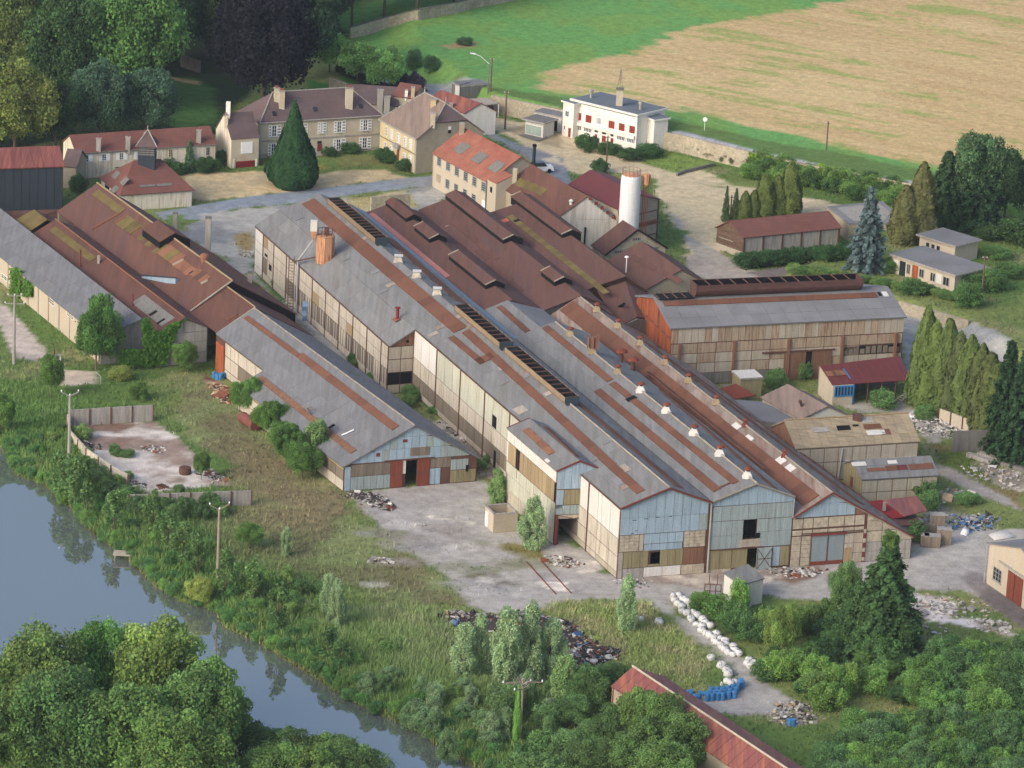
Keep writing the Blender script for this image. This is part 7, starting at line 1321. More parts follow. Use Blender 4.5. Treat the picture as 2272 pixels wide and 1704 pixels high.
V={'broad0':broad(1),'broad1':broad(2,n=40,lr=(.10,.18)),'broad2':broad(3,n=56,lr=(.08,.14),rz=.38),'broad3':broad(14,n=52,lr=(.07,.13),nleaf=30000),
   'beech':broad(5,n=70,nleaf=26000,lr=(.07,.12),rx=.42,zc=.52,rz=.47,size=.0095,name='crown'),'round':broad(6,n=30,nleaf=8000,rx=.36,zc=.62,rz=.34,size=.017,lr=(.12,.16)),
   'willow0':willowy(7),'willow1':willowy(8,rx=.26),'sapling':willowy(9,nleaf=900,n=16,rx=.2,size=.02),'sapling1':willowy(19,nleaf=1200,n=20,rx=.26,size=.018),
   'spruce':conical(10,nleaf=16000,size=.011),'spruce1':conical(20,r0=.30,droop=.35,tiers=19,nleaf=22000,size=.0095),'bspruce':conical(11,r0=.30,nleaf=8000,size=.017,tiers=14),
   'column0':dense(12,[(.0,.15),(.15,.19),(.5,.17),(.8,.10),(.97,.03),(1.,.0)],rough=.07,nleaf=6500,size=.016),'column1':dense(22,[(.0,.13),(.2,.18),(.55,.15),(.85,.08),(1.,.0)],rough=.09,nleaf=6500,size=.016,bumps=5),
   'cone':dense(13,[(.0,.20),(.06,.27),(.16,.31),(.30,.27),(.5,.185),(.75,.085),(.93,.03),(1.,.0)],rough=.05,nleaf=20000,size=.0095,bumps=11),
   'bush0':broad(15,n=22,nleaf=7000,rx=.46,zc=.45,rz=.46,size=.019,lr=(.16,.24)),'bush1':broad(16,n=26,nleaf=7000,rx=.5,zc=.4,rz=.44,size=.019,lr=(.14,.22)),'bush2':broad(17,n=18,nleaf=6500,rx=.5,zc=.42,rz=.42,size=.020,lr=(.15,.26))}
TR=[trunkmesh(1),trunkmesh(2,h=.5,limbs=9,spread=.28),trunkmesh(3,h=.7,r=.016,limbs=5,spread=.1)]
def plant(kind,p,h,w,col,name,label,cat,group=None,trunk=True,rot=None,ground=None,sink=0.):
    """p pixel of the foot (or world point), h height in metres, w crown width in metres"""
    b=ground if ground is not None else (Pg(p) if not isinstance(p,Vector) else p); base={'broad':1.08,'beech':1.08,'round':1.0,'willo':.62,'sapli':.56,'spruc':.60,'bspru':.66,'colum':.40,'cone':.64,'bush0':1.3,'bush1':1.38,'bush2':1.38}[kind[:5] if kind[:5] in('broad','beech','round','willo','sapli','spruc','bspru','colum','bush0','bush1','bush2') else 'cone']
    s=w/(base); h=h/{'broad':1.1,'beech':1.08,'round':1.1,'willo':1.05,'bush0':1.1,'bush1':1.05,'bush2':1.05}.get(kind[:5],1.); t=thing(name,label,cat,b,group); R=Matrix.Translation(Vector(b)-Vector((0,0,sink)))@Matrix.Rotation(rot if rot is not None else random.uniform(0,6.28),4,'Z')@Matrix.Diagonal((s,s,h,1))
    o=link('crown',V[kind],t,R); j=random.uniform(.88,1.12); c=np.array(lin(col))*j*(1.3 if name in('wood_tree','copper_beech','grouped_tree','dark_spruce','hedge_thuja','shed_conifer') else 1.5 if name in('foreground_tree','thicket_tree') else 1.65); g_=c.mean(); c=(c*.82+g_*.18)*np.array((.97,1.03,1.0)); o.color=(*c,1)
    if trunk: link('trunk',TR[2] if kind[:2] in('sa','wi','sp','co','bs') else TR[len(MATS)%2],t,R)
    return t
G_=dict
park='trees of the park wood'
dk,md_,bl_,ye,lg=(52,80,44),(68,98,52),(66,94,70),(108,118,50),(88,126,58)
# specimen trees, top left
for kind,p,h,w,c,nm,lb,ct in (
 ('beech',(570,246),27,22,(26,29,40),'copper_beech','huge dark purple copper beech rising behind the manor','tree'),
 ('broad0',(30,345),17,15,ye,'broadleaf_tree','olive-yellow broad tree at the left edge behind the tarred barn','tree'),
 ('broad1',(275,235),25,20,lg,'broadleaf_tree','tall fresh green broad tree, lighter than the dark wood round it','tree'),
 ('broad3',(215,318),15,13,bl_,'broadleaf_tree','blue-green leafy tree behind the left half of the whitewashed row','tree'),
 ('broad2',(315,305),13.5,13,bl_,'broadleaf_tree','lower blue-green rounded tree beside the lawn gap in the wood','tree'),
 ('broad2',(120,335),14,10,dk,'broadleaf_tree','dark green narrow tree between the yellow tree and the whitewashed row','tree'),
 ('broad1',(130,240),22,16,md_,'broadleaf_tree','mid green tree behind the blue-green tree, left of the tall fresh green one','tree'),
 ('broad0',(35,230),22,16,(96,112,52),'broadleaf_tree','yellowish green tree high at the left edge of the photo','tree')):
    plant(kind,('m',*p),h,w,c,nm,lb,ct)
k=0
for p in [(-60,330),(-40,180),(60,120),(150,110),(400,130),(330,90),(240,70),(20,40),(120,30),(420,60),(470,30),(540,40),(620,60),(690,90),(760,60),(700,10),(830,38),(900,28),(640,0),(560,-20),(480,-40),(380,10),(300,0),(200,-10),(980,8),(1060,-12),(800,-20),(900,-40),(450,120),(1120,-35),(80,200),(180,160),(340,160),(655,170),(500,150)]:
    k+=1; plant('broad%d'%(k%4),('m',*p),random.uniform(17,22),random.uniform(13,17),(dk,(60,92,50),(54,84,56),(78,104,48))[k%4],'wood_tree','broad dark green tree of the park wood behind the buildings','tree',park)
for p,h,w,lb in (((712,156),8,8,'round lime-green tree nearest the copper beech, on the lawn'),((771,182),8,8,'middle of three round lime-green trees along the drive'),((831,203),8.5,8,'round lime-green tree next to the purple shrubs')): plant('round',('m',*p),h,w,(112,150,72),'lime_tree',lb,'tree')
for p,h,w,lb in (((862,198),4.2,4,'dark purple shrub beside the last lime-green tree'),((895,204),4.4,4.6,'dark purple shrub behind the yellow house roof')): plant('bush1',('m',*p),h,w,(58,50,72),'purple_shrub',lb,'shrub',trunk=False)
for p,h,w,lb in (((893,150),4,3.6,'dark green bush standing in the meadow by the drive'),((932,156),3.4,3.4,'dark green bush at the meadow edge right of its twin'),((1003,97),1.6,3.4,'low yellowish scrub on the bare mound in the meadow')): plant('bush0',('m',*p),h,w,(64,96,58),'meadow_bush',lb,'bush',trunk=False)
plant('cone',('f1',1045,1290),14.6,8.6,(36,72,36),'conical_cypress','smooth dark green cone shaped evergreen in front of the manor','tree',trunk=False)
for i,(p,h,w,lb) in enumerate(((('c1',1085,1110),2.8,3.6,'dark bush at the left end of the row house planting'),(('c1',1150,1125),2.4,3.6,'low dark bush below the row house windows'),(('c1',1330,1110),3.0,5,'broad dark bush at the right end of the row house planting'),(('c1',1430,1060),2.6,3,'dark shrub in the gap between row house and garage wing'),(('c1',500,1240),3.2,3.5,'bush between tarred barn and turret workshop'),(('f3',430,860),3.3,4.6,'round dark evergreen bush in front of the white office'),(('f3',680,890),2.2,3.6,'clipped dark bush beside the office steps'),(('f3',780,905),2.2,3.4,'brownish green bush by the dark red office door'),(('f3',1000,965),2.0,5.5,'long dark hedge bush at the corner of the white office'),(('f3',1220,915),2.2,6.0,'dark clipped hedge bush below the stair block of the office'),(('f3',610,1125),2.6,3.6,'pale green bush at the foot of the wooden pole'),(('f1',2170,980),2.4,5,'green bushes in the angle of manor and yellow house'),(('f2',230,1000),2.0,3.6,'shrub under the left windows of the yellow house'),(('f2',430,1090),2.2,4.,'shrub by the door of the yellow house'),(('f1',1500,925),1.8,3,'small shrub beside the manor door'),(('f1',1750,880),2.0,4,'loose shrub under the manor windows'))):
    plant('bush%d'%(i%3),p,h,w,(60,92,46),'garden_bush',lb,'bush',trunk=False)
plant('spruce',('c1',1222,1105),5.4,3.,(76,106,70),'young_conifer','small conifer among the bushes before the row house','tree')
for i in range(16): 
    t=i/15; x=lerp(0,330,t); y=lerp(470,612,t); plant('bush%d'%(i%3),('c2',x,y),1.7,2.6,(44,70,38),'hedge_bush','dark clipped hedge along the lawn under the lime-green trees','hedge','hedge along the drive',trunk=False)
# ivy and shrubs along the boundary wall
for i in range(40):
    t=i/39; x=lerp(440,1400,t); y=lerp(1110,1290,t)+random.uniform(-25,15)-(10 if i%2 else -25); plant('bush%d'%(i%3),('c3',x,y),random.uniform(2.0,4.2),random.uniform(3.5,5.5),((92,122,52),(70,100,48),(104,132,56))[i%3],'wall_shrub','green shrub or creeper growing against the long stone wall','shrub','creepers along the stone wall',trunk=False)
for i in range(12): plant('bush%d'%(i%3),('c3',lerp(60,440,i/11),lerp(985,1075,i/11)+random.uniform(-20,10)),random.uniform(.7,1.4),2.,(90,92,62),'dry_creeper','brown-green dry creeper at the foot of the bare stone wall','creeper','dry creepers on the stone wall',trunk=False)
for p,h,w,lb in ((('c3',283,1430),6,1.9,'thin spire conifer, leftmost behind the long post shed'),(('c3',345,1425),5.5,2.2,'thin conifer beside the wooden pole behind the shed'),(('c3',405,1425),5.0,2.6,'low ragged conifer behind the shed roof'),(('c3',460,1420),5,2.6,'small green conifer between spires and broad ones'),(('c3',530,1410),7.4,3.8,'broad yellowish conifer behind the shed'),(('c3',610,1400),7,3.6,'middle broad conifer behind the shed roof'),(('c3',690,1395),9.2,4.2,'tallest conifer of the row behind the shed')): plant('column%d'%(int(w*10)%2) if w>2.3 else 'spruce',p,h,w,(96,108,46) if w>2.3 else (88,108,62),'shed_conifer',lb,'tree')
plant('bspruce',('c6',1190,95),13.5,7.8,(84,102,104),'blue_spruce','silvery blue spruce standing before the bungalows','tree')
for p,h,w,c,lb in ((('c3',1430,1570),9.5,5.0,(96,96,50),'yellow-brown thuja, the left one beside the derelict building'),(('c3',1530,1560),13.,5.4,(92,92,48),'taller yellow-brown thuja beside the dark conifers')): plant('column0',p,h,w,c,'golden_thuja',lb,'tree')
for kk,p,h,w,c,lb in (('broad2',('c3',1900,1450),16,12,(86,116,72),'tall grey-green bushy tree at the top of the dark group'),('spruce1',('c3',1690,1460),12.5,10,(58,84,50),'dark conifer at the left of the big group by the lane'),('spruce1',('c3',1890,1480),14,11,(56,86,54),'broad dark conifer in the middle of the big group'),('broad1',('c3',2080,1440),13,10,(54,80,46),'dark rounded tree at the right of the big group'),('bush0',('c3',2180,1560),4,9,(70,98,50),'scrub below the dark tree group at the right edge'),('bush1',('c3',1990,1540),2.4,6,(70,98,50),'low scrub in the shade of the dark conifers')): plant(kk,p,h,w,c,'grouped_tree',lb,'tree')
for i in range(12): plant('bush%d'%(i%3),('c6',lerp(400,1030,i/11),lerp(75,20,i/11)),2.6,4.2,(54,86,44),'shed_hedge','dark green overgrown hedge along the front of the post shed','hedge','hedge before the post shed',trunk=False)
for i in range(18): plant('bush%d'%(i%3),('c6',lerp(720,1860,i/17),lerp(120,300,(i/17)**1.2)+random.uniform(-12,12)),1.5,3.0,((104,128,60),(84,114,56))[i%2],'bank_hedge','yellow-green low hedge along the bank below the bungalows','hedge','hedge along the bank',trunk=False)
for p,h,w in ((('c6',1850,330),4.0,5.5),(('c6',2010,220),3.6,6),(('c6',1880,230),3,5),(('c6',1340,110),2.4,3.4),(('c6',2120,130),2,6),(('c6',2050,20),2,5),(('c6',1500,250),2.6,5)): plant('bush0',p,h,w,(78,110,52),'bungalow_bush','rounded green bush near the bungalows','bush','bushes round the bungalows',trunk=False)
for i,(x,yb,h,w,c) in enumerate(((1550,960,14.5,3.9,ye),(1610,985,13,4.2,(112,122,48)),(1690,1000,13.5,4.4,ye),(1765,1035,12.5,4.2,(104,108,54)),(1835,1065,12.5,4.4,ye),(1905,1120,12.5,4.6,(108,112,52)),(1965,1160,12.,4.6,(112,112,52)),(2010,1200,11.5,4.2,(110,116,48)))): plant('column%d'%(i%2),('c6',x,yb),h,w*1.15,(c[0]*.85,c[1]*.92,c[2]),'hedge_thuja',('first','second','third','fourth','fifth','sixth','seventh','last')[i]+' yellow-green thuja of the tall row, counted from the canopy','tree','row of tall thujas')
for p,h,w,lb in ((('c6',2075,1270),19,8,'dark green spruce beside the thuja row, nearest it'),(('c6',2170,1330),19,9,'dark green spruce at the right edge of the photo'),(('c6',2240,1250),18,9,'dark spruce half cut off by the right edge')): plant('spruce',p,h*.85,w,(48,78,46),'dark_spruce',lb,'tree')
for p,h,w in ((('c6',1300,985),2.8,4.4),(('c6',1560,1060),2.6,3.4),(('c6',1550,1570),4.,5.5),(('c6',1590,1640),3.0,4),(('c6',600,850),3,4),(('c6',790,800),3,3),(('c6',1480,930),2.6,3.2),(('c9',1520,200),3.4,3.4),(('c6',1840,1600),1.8,4),(('c6',2050,1000),2,3)): plant('bush%d'%(int(w*7)%3),p,h,w,(92,124,66),'yard_bush','self-seeded light green bush among the sheds','bush','self-seeded bushes among the sheds',trunk=False)
# right foreground
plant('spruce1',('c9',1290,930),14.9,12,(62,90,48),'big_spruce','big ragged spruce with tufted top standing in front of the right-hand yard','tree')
plant('broad3',('c9',1160,900),9.0,6.5,(70,98,54),'dark_tree','dark leafy tree crowding the left side of the big ragged spruce','tree'); plant('broad2',('c9',1400,960),6.4,5.6,(62,92,50),'dark_tree','dark leafy tree at the right foot of the big ragged spruce','tree')
plant('round',('c9',1325,330),3.,2.3,(86,112,50),'spruce_tip_tuft','rounded leafy tuft at the very top of the big spruce','tree top',trunk=False,ground=Vector((*(Pg(('c9',1290,930))-Vector((0,0,0)))[:2],12.9))) 
plant('spruce',('c9',1420,800),5.6,4.4,(60,90,56),'small_spruce','smaller dark spruce tucked behind the big ragged one','tree')
wgrp='trees of the lower right thicket'
for i,(x,y,h,w,c) in enumerate(((370,640,4.4,2.8,(112,150,62)),(130,640,2.8,4,(96,130,56)),(220,690,3.2,5,(88,124,54)),(330,760,3.5,5,(78,112,54)),(430,830,3.5,5,(74,106,56)),(620,960,7.2,4.8,(118,140,62)),(520,820,4.4,3.0,(108,134,60)),(700,860,5.4,3.2,(108,134,60)),(600,1080,3.8,4.6,(116,148,60)),(700,1080,4,4.6,(106,138,60)),(820,770,3.8,4.6,(98,124,60)),(920,760,4.4,4.2,(90,120,58)),(1040,700,7.5,4.6,(104,136,74)),(1000,860,4.5,5.5,(76,108,58)),(1120,930,4.5,5,(70,102,54)),(880,1120,3.8,5,(104,138,56)),(1000,1180,4.2,5,(112,146,62)),(1100,1190,4.8,2.6,(118,144,64)),(1240,1180,3.6,4.2,(106,142,62)),(1290,1000,5,5.4,(78,112,60)),(940,1280,4,5,(110,142,60)),(860,1200,3.4,4.4,(112,140,64)))): plant(('broad%d'%(i%4)) if h>5 else 'bush%d'%(i%3),('c9',x,y),h,w,c,'thicket_tree','light green young tree or bush of the thicket round the big spruce','tree','young trees round the big spruce')
for i in range(46):
    x,y=random.uniform(520,1480),random.uniform(700,1240)
    if x<640 and y>1090 or (x<760 and y>1180): continue
    plant('bush%d'%(i%3) if i%3 else 'broad%d'%(i%4),('c9',x,y),random.uniform(1.6,3.4),random.uniform(2.6,4.4),((66,96,54),(84,116,58),(56,86,48),(98,130,60))[i%4],'thicket_bush','leafy undergrowth bush below the big ragged spruce','bush','undergrowth below the big spruce',trunk=False)
k=0; RK=('back','second','third','fourth','fifth','sixth','seventh','front'); rk=-1
for y,xs in ((1110,(1700,1850,2010,2160)),(1230,(1600,1770,1930,2090,2250)),(1350,(1560,1720,1880,2050,2210)),(1470,(1620,1790,1960,2130,2280)),(1590,(1100,1260,1420,1580,1740,1910,2080,2240)),(1700,(1040,1190,1350,1520,1690,1860,2030,2200)),(1820,(980,1150,1330,1510,1690,1870,2050,2220)),(1950,(1050,1300,1500,1700,1900,2100,2260))):
    rk+=1
    for xi,x in enumerate(xs): k+=1; plant('broad%d'%(k%4),('c9',x+random.uniform(-30,30),y+random.uniform(-20,20)),random.uniform(5.2,6.8),random.uniform(5.2,7.2),((96,132,60),(84,118,66),(106,140,62),(80,110,58),(92,124,74))[k%5],'thicket_tree',('mid green','dull green','light green','dark green','grey-green')[k%5]+' tree of the lower right wood, '+RK[rk]+' rank, '+('leftmost','second','third','fourth','fifth','sixth','seventh','eighth')[xi]+(' in it' if xi==0 else ' from its left'),'tree',wgrp)
# silvery willows and the middle foreground thicket
for i,(p,h,w,lb) in enumerate(((('c8',790,1090),7.2,4.6,'silvery willow, leftmost of the clump before the rubble heap'),(('c8',890,1060),7.4,3.6,'slim silvery willow second in the clump before the rubble'),(('c8',1060,1140),10.2,5.2,'tallest silvery willow in the centre of the clump'),(('c8',1210,1110),9.6,5,'tall silvery willow right of the tallest one'),(('c8',1345,1090),8.0,4.8,'silvery willow at the right end of the clump'),(('c8',1840,775),6.8,3.8,'lone silvery willow beside the track near the two white bags'),(('c8',1430,1270),6.6,4.8,'dull green willow below the clump, near the red roof'),(('c8',1235,235),6.6,4.6,'silvery willow leaning on the high annex wall'),(('c7',2110,700),6,2.8,'pale willow shoot standing left in the tall reeds'),(('c7',2170,770),6.2,3.2,'pale willow shoot next to the first, in the tall reeds'),(('c7',1845,290),4,2.,'small silvery willow alone on the dry meadow'),(('c5',1010,1590),4.4,3.2,'grey-green willow bush in the gap below the annex'),(('c4',2040,1380),7.2,5.4,'light green feathery tree hiding the grey shed eaves'))): plant('willow%d'%(i%2),p,h,w,(136,156,112) if 'silver' in lb or 'pale' in lb else (116,142,84),'willow',lb,'tree')
for i,(p,h,w,c) in enumerate(((('c4',1545,1010),4.4,3.4,(88,122,50)),(('c4',1640,1040),5.8,4,(92,128,54)),(('c4',1760,1190),6,4.6,(84,118,50)),(('c4',1860,1380),6.6,5,(82,116,50)),(('c4',1950,1440),5,5.5,(90,124,54)),(('c4',1830,1290),5,4.4,(84,118,50)),(('c4',1700,1130),4,4,(94,128,54)))): plant('broad%d'%(i%4),p,h,w,c,'shed_side_tree','bright green self-seeded tree along the left wall of the grey shed','tree','trees along the grey shed')
for i,(x,y,h,w,c) in enumerate(((1600,1310,5.8,6,(84,114,60)),(1760,1230,4.8,5,(86,116,62)),(1500,1400,4.2,5,(96,130,72)),(1340,1400,3.4,4.4,(96,128,72)),(1920,1580,8.2,7,(106,134,64)),(2060,1640,8.8,7,(102,130,64)),(2180,1740,8.5,7,(98,126,62)),(1990,1760,8,8,(92,120,60)),(1780,1580,6,6.5,(86,116,62)),(1640,1600,5,6,(88,118,62)),(1480,1600,4,6,(92,124,70)),(1300,1580,3.2,5,(90,124,66)),(1030,1370,4.0,4.6,(92,118,62)),(1110,1330,3.6,3.6,(98,120,62)),(2100,1900,8,8,(94,122,60)),(1850,1780,6.5,7,(88,116,60)),(1600,1740,5,7,(88,116,62)),(1350,1740,3.6,6,(92,122,66)),(1180,1700,2.6,5,(92,122,66)))): plant('broad%d'%(i%4) if h>4.1 else 'bush%d'%(i%3),('c8',x,y),h,w,c,'thicket_tree','leafy green tree of the thicket left of the red roof','tree','thicket left of the red roof')
for i in range(40):
    x,y=random.uniform(150,1480),random.uniform(1080,1620)
    if y-1080>(x-150)*.9+120: continue
    k_='willow%d'%(i%2) if i%3 else 'bush%d'%(i%3); plant(k_,('c8',x,y),random.uniform(1.8,3.8),random.uniform(2.2,3.6),((120,140,100),(104,130,84),(92,120,70),(112,136,92))[i%4],'willow_scrub','low grey-green willow scrub between the silvery willows and the river','bush','willow scrub above the river',trunk=False)
# foreground trees across the river
for i,(x,y,h,w,c,lb) in enumerate(((230,1560,14.5,12.5,(104,128,62),'yellow-green foreground tree at the lower left, leftmost crown'),(600,1440,14,9.5,(92,134,56),'brighter rounded foreground tree second from the left'),(1000,1500,15.5,12,(118,140,62),'tallest foreground tree with yellow-green top, in the middle of the clump'),(1330,1760,14.5,12.5,(92,124,62),'foreground tree at the right of the big clump'),(420,1820,14.5,13,(86,118,62),'grey-green foreground tree low in the left corner'),(820,1850,14,13,(92,122,58),'foreground tree in the middle of the bottom edge'),(60,1830,12,11,(98,126,60),'foreground tree cut off by the bottom left corner'),(1150,2020,13,12,(100,128,60),'foreground tree mostly below the bottom edge of the photo'),(1640,1760,7.4,7,(76,104,58),'low dark foreground tree at the waterside, right of the big clump'),(1890,1790,7,8,(92,120,62),'low foreground tree near the bottom right of the river'),(2130,1800,6.6,8,(96,124,62),'low foreground tree reaching towards the open water'),(1740,1950,8,9,(104,134,62),'leafy foreground tree at the bottom edge under the low ones'),(2000,1960,8,9,(104,132,60),'leafy foreground tree second along the bottom edge'),(2300,1900,7,8,(88,116,60),'last low foreground tree by the open water'),(780,1400,8.5,5,(70,96,60),'dark narrow tree in the gap between two bright foreground crowns'))): plant('broad%d'%((i+i//4)%4),('c7',x,y),h,w,c,'foreground_tree',lb,'tree')
# left centre
plant('broad1',('c4',620,740),9.6,7.4,(74,110,44),'corner_tree','lush green tree with two heads at the corner of the pale grey shed','tree'); plant('round',('c4',640,700),10.8,4.6,(78,114,46),'corner_tree','second narrower head of lush tree before the pale grey shed','tree')
for p,h,w,lb in ((('c4',1190,750),4.6,4.4,'round bush below the concrete gable of the brown shed'),(('c4',330,915),6.6,3.8,'small dark tree beside the white pale path near the river'),(('c4',20,1150),6,4,'blurred green tree at the left edge by the river'),(('c4',900,930),3,3.,'loose low bush on the grass before the empty slab'),(('c4',770,800),2.2,4.,'yellowish scrub on the bank below the brown shed'),(('c7',1610,240),3.6,4.2,'round green bush alone on the dry meadow'),(('c7',1610,540),3.0,4.6,'dark rounded bush near the second concrete pole'),(('c7',1290,620),4.0,4.2,'yellow-green feathery bush at the water near the pole'),(('c4',1300,1450),4.2,2.6,'sparse young tree inside the empty slab')): plant('broad2' if h>3.4 else 'bush1',p,h,w,(88,118,50) if 'yellow' not in lb else (132,142,62),'meadow_bush',lb,'bush')
# scrub in front of and beside the empty slab
for i in range(20):
    x,y=((lerp(520,930,i/9),lerp(1400,1690,i/9)) if i<10 else (lerp(960,1380,(i-10)/9),1665+random.uniform(-15,25))); plant(('bush%d'%(i%3)) if i%3 else 'broad3',('c4',x+random.uniform(-30,30),y+random.uniform(-15,25)),random.uniform(1.8,3.2),random.uniform(2.6,4),((84,112,62),(94,122,62),(76,104,62))[i%3],'slab_scrub','dark green scrub bush crowding the walls of the empty slab','bush','scrub round the empty slab',trunk=False)
# riverside
BP=[P(p,WATZ) for p in BANK[1:]]; acc=[]
for a,b in zip(BP[:-1],BP[1:]):
    n=max(1,int(np.linalg.norm(b-a)/1.7)); acc+= [lerp(a,b,k/n) for k in range(n)]
for i,q in enumerate(acc):
    for r_ in range(3):
        if (r_==2 and i%3) or (r_==1 and i%2): continue
        q2=q+np.array([random.uniform(-.3,.6)+r_*1.6+.7,random.uniform(-.4,.6)+r_*1.4+.5,0]); z=zg(q2[0],q2[1]); 
        plant('bush%d'%((i+r_)%3),Vector((q2[0],q2[1],max(z,-.95))),random.uniform(1.,2.0),random.uniform(1.7,2.8),((84,126,58),(76,114,62),(100,134,60),(74,114,60))[(i*3+r_)%4],'bank_shrub','rounded green shrub at the edge of the river bank','shrub','green shrubs along the river bank',trunk=False)
for i,(x,y,h) in enumerate(((440,-50,6),(480,0,7),(735,150,5.5),(985,180,6.5),(1080,250,5),(1180,330,5.2),(1280,420,5.8),(1460,560,6),(1790,760,6.4),(2200,1010,3.4),(1640,600,5.5),(2120,960,4),(560,60,5),(390,-90,6))): plant('sapling%s'%('','1')[i%2],('c7',x,y),h,random.uniform(3,4.4),(84,112,58),'bank_sapling','thin young tree on the river bank, mirrored in the water','young tree','young trees on the river bank')
for i in range(46):
    t=random.random(); q=acc[int(t*(len(acc)-1))]; q2=q+np.array([random.uniform(4,13),random.uniform(3,10),0]); h=random.uniform(.9,2.2)
    plant('bush%d'%(i%3),Vector((q2[0],q2[1],zg(q2[0],q2[1]))),h,random.uniform(1.6,3.4),((100,130,64),(112,136,66),(118,138,68),(90,120,64))[i%4],'bank_bush','green bush in the rough growth behind the river bank','bush','bushes behind the river bank',trunk=False)
for i in range(30):
    p=(('c5',random.uniform(330,620),random.uniform(850,1020)) if i<10 else ('c5',random.uniform(780,1040),random.uniform(1190,1380)) if i<20 else ('c5',random.uniform(60,260),random.uniform(700,820)) if i<23 else ('c4',random.uniform(1600,1820),random.uniform(60,300)))
    plant('bush%d'%(i%3),p,random.uniform(.9,2.1),random.uniform(1.5,2.8),((84,118,56),(74,108,56),(98,124,64))[i%3],'alley_weed','green weed bush growing in the alley beside the long hall','weed','weeds in the alley',trunk=False)
# climbing ivy on walls
def ivy(F,poly,n,col,label,sz=.16,name='ivy'):
    rg=np.random.default_rng(len(label)); pl=np.array([F.uv(p) for p in poly]); lo,hi=pl.min(0),pl.max(0); uu=rg.uniform(lo[0],hi[0],n*3); vv=rg.uniform(lo[1],hi[1],n*3); s=sd(uu,vv,np.c_[pl]); k=s+(fbm(uu,vv,1.2,3,5)-.5)*1.2>0; uu,vv=uu[k][:n],vv[k][:n]; m=len(uu)
    base=np.array(F.A)[None]+uu[:,None]*np.array(F.u)+vv[:,None]*np.array(F.v)+np.array(F.n)*rg.uniform(.05,.6,m)[:,None]; nr=np.array(F.n)[None]*1.+rg.normal(size=(m,3))*.5+np.array([0,0,.5])
    v=leafquads(base,nr,sz*rg.uniform(.6,1.3,m),rg); kk=rg.uniform(.7,1.3,m); o=link(name,npmesh(name,v,np.arange(len(v)).reshape(-1,4),LEAF,np.repeat(np.stack([kk,kk,kk,np.ones(m)],1),4,0),False)); o.color=(*(np.array(lin(col))*1.3),1); meta(o,label,'ivy'); return o
ivy(GM,[('c4',900,420),('c4',930,400),('c4',1010,480),('c4',1190,400),('c4',1140,500),('c4',1080,620),('c4',1060,700),('c4',760,700),('c4',760,610),('c4',940,600)],2600,(74,112,40),'bright green ivy spreading over the concrete gables of the brown shed')
ivy(WG,[('c4',80,80),('c4',150,90),('c4',150,200),('c4',130,280),('c4',80,270)],700,(84,122,46),'ivy column climbing the cream wall at the left edge'); ivy(WG,[('c4',165,140),('c4',225,190),('c4',215,260),('c4',170,260)],600,(80,118,46),'second ivy column on the cream wall, right of the first')
cw=Face(*[Vector((P(p,WZ)[0],P(p,WZ)[1]-.7,0)) for p in (('c3',430,975),('c3',1500,1180))]); ivy(cw,[('c3',435,985),('c3',800,1060),('c3',860,1130),('c3',900,1060),('c3',1150,1130),('c3',1080,1180),('c3',1210,1135),('c3',1400,1190),('c3',1330,1290),('c3',700,1200),('c3',450,1090)],5200,(108,140,52),'thick yellow-green creeper hanging over the long stone wall',sz=.2,name='wall_creeper')
# ---------------- tall grass and weeds, as one mass
def grass(name,n,mask,hh,label=None,wid=.05,seed=5,tint=1.0):
    rg=np.random.default_rng(seed); pr=mask.ravel()/mask.sum(); k=rg.choice(mask.size,n,p=pr); px=X.ravel()[k]+rg.uniform(-.35,.35,n); py=Y.ravel()[k]+rg.uniform(-.35,.35,n); pz=Z.ravel()[k]-.03; h=(hh.ravel()[k] if hasattr(hh,'ravel') else hh)*rg.uniform(.5,1.3,n); c=col.reshape(-1,3)[k]*rg.uniform(.75,1.4,n)[:,None]*tint; c=c*.84+c.mean(1,keepdims=True)*.16
    v=[];
    for b in range(3):
        a=rg.uniform(0,6.283,n); lx,ly=rg.normal(size=n)*.28*h,rg.normal(size=n)*.28*h; w=wid*(.6+h); bx,by=px+rg.uniform(-.12,.12,n),py+rg.uniform(-.12,.12,n)
        v.append(np.stack([np.stack([bx-np.cos(a)*w,by-np.sin(a)*w,pz],1),np.stack([bx+np.cos(a)*w,by+np.sin(a)*w,pz],1),np.stack([bx+lx,by+ly,pz+h],1)],1))
    v=np.concatenate(v).reshape(-1,3); cc=np.tile(np.concatenate([c,np.ones((n,1))],1),(3,1)); o=link(name,npmesh(name,v,np.arange(len(v)).reshape(-1,3),GRASSM,np.repeat(cc,3,0),False)); o.color=(1,1,1,1); o['kind']='stuff'; return o
inv_=(X>-95)&(X<92)&(Y<700)
riv=sd(X,Y,RIV); near=np.exp(-np.maximum(-riv-3,0)/9.)*(riv<-.5)
reedpoly=[P(p)[:2] for p in (('c7',1850,600),('c8',0,620),('c8',300,600),('c8',700,620),('c8',760,1000),('c8',1400,1200),('c8',900,1350),('c8',300,1200),('c7',2212,1000),('c7',1900,800))]
rd=sst(sd(X,Y,reedpoly),-1,4)
rp2=sst(sd(X,Y,[P(p)[:2] for p in (('c8',1400,600),('c8',2000,600),('c9',0,800),('c9',200,1000),('c9',100,1150),('c8',2150,1100),('c8',1900,1000),('c8',1500,750))]),-1,3)
grass('grass',110000,(veg*inv_*(riv<-.6)*(.25+n2)*(cls!=4)*(cls!=3)),.22+.25*n2,wid=.06)
grass('tall_grass',85000,(veg*inv_*(riv<-.4)*(near*1.3+rd*1.6+rp2*1.2))+1e-9,.55+.6*np.maximum(rd,near*.6),wid=.05,seed=6,tint=1.45)
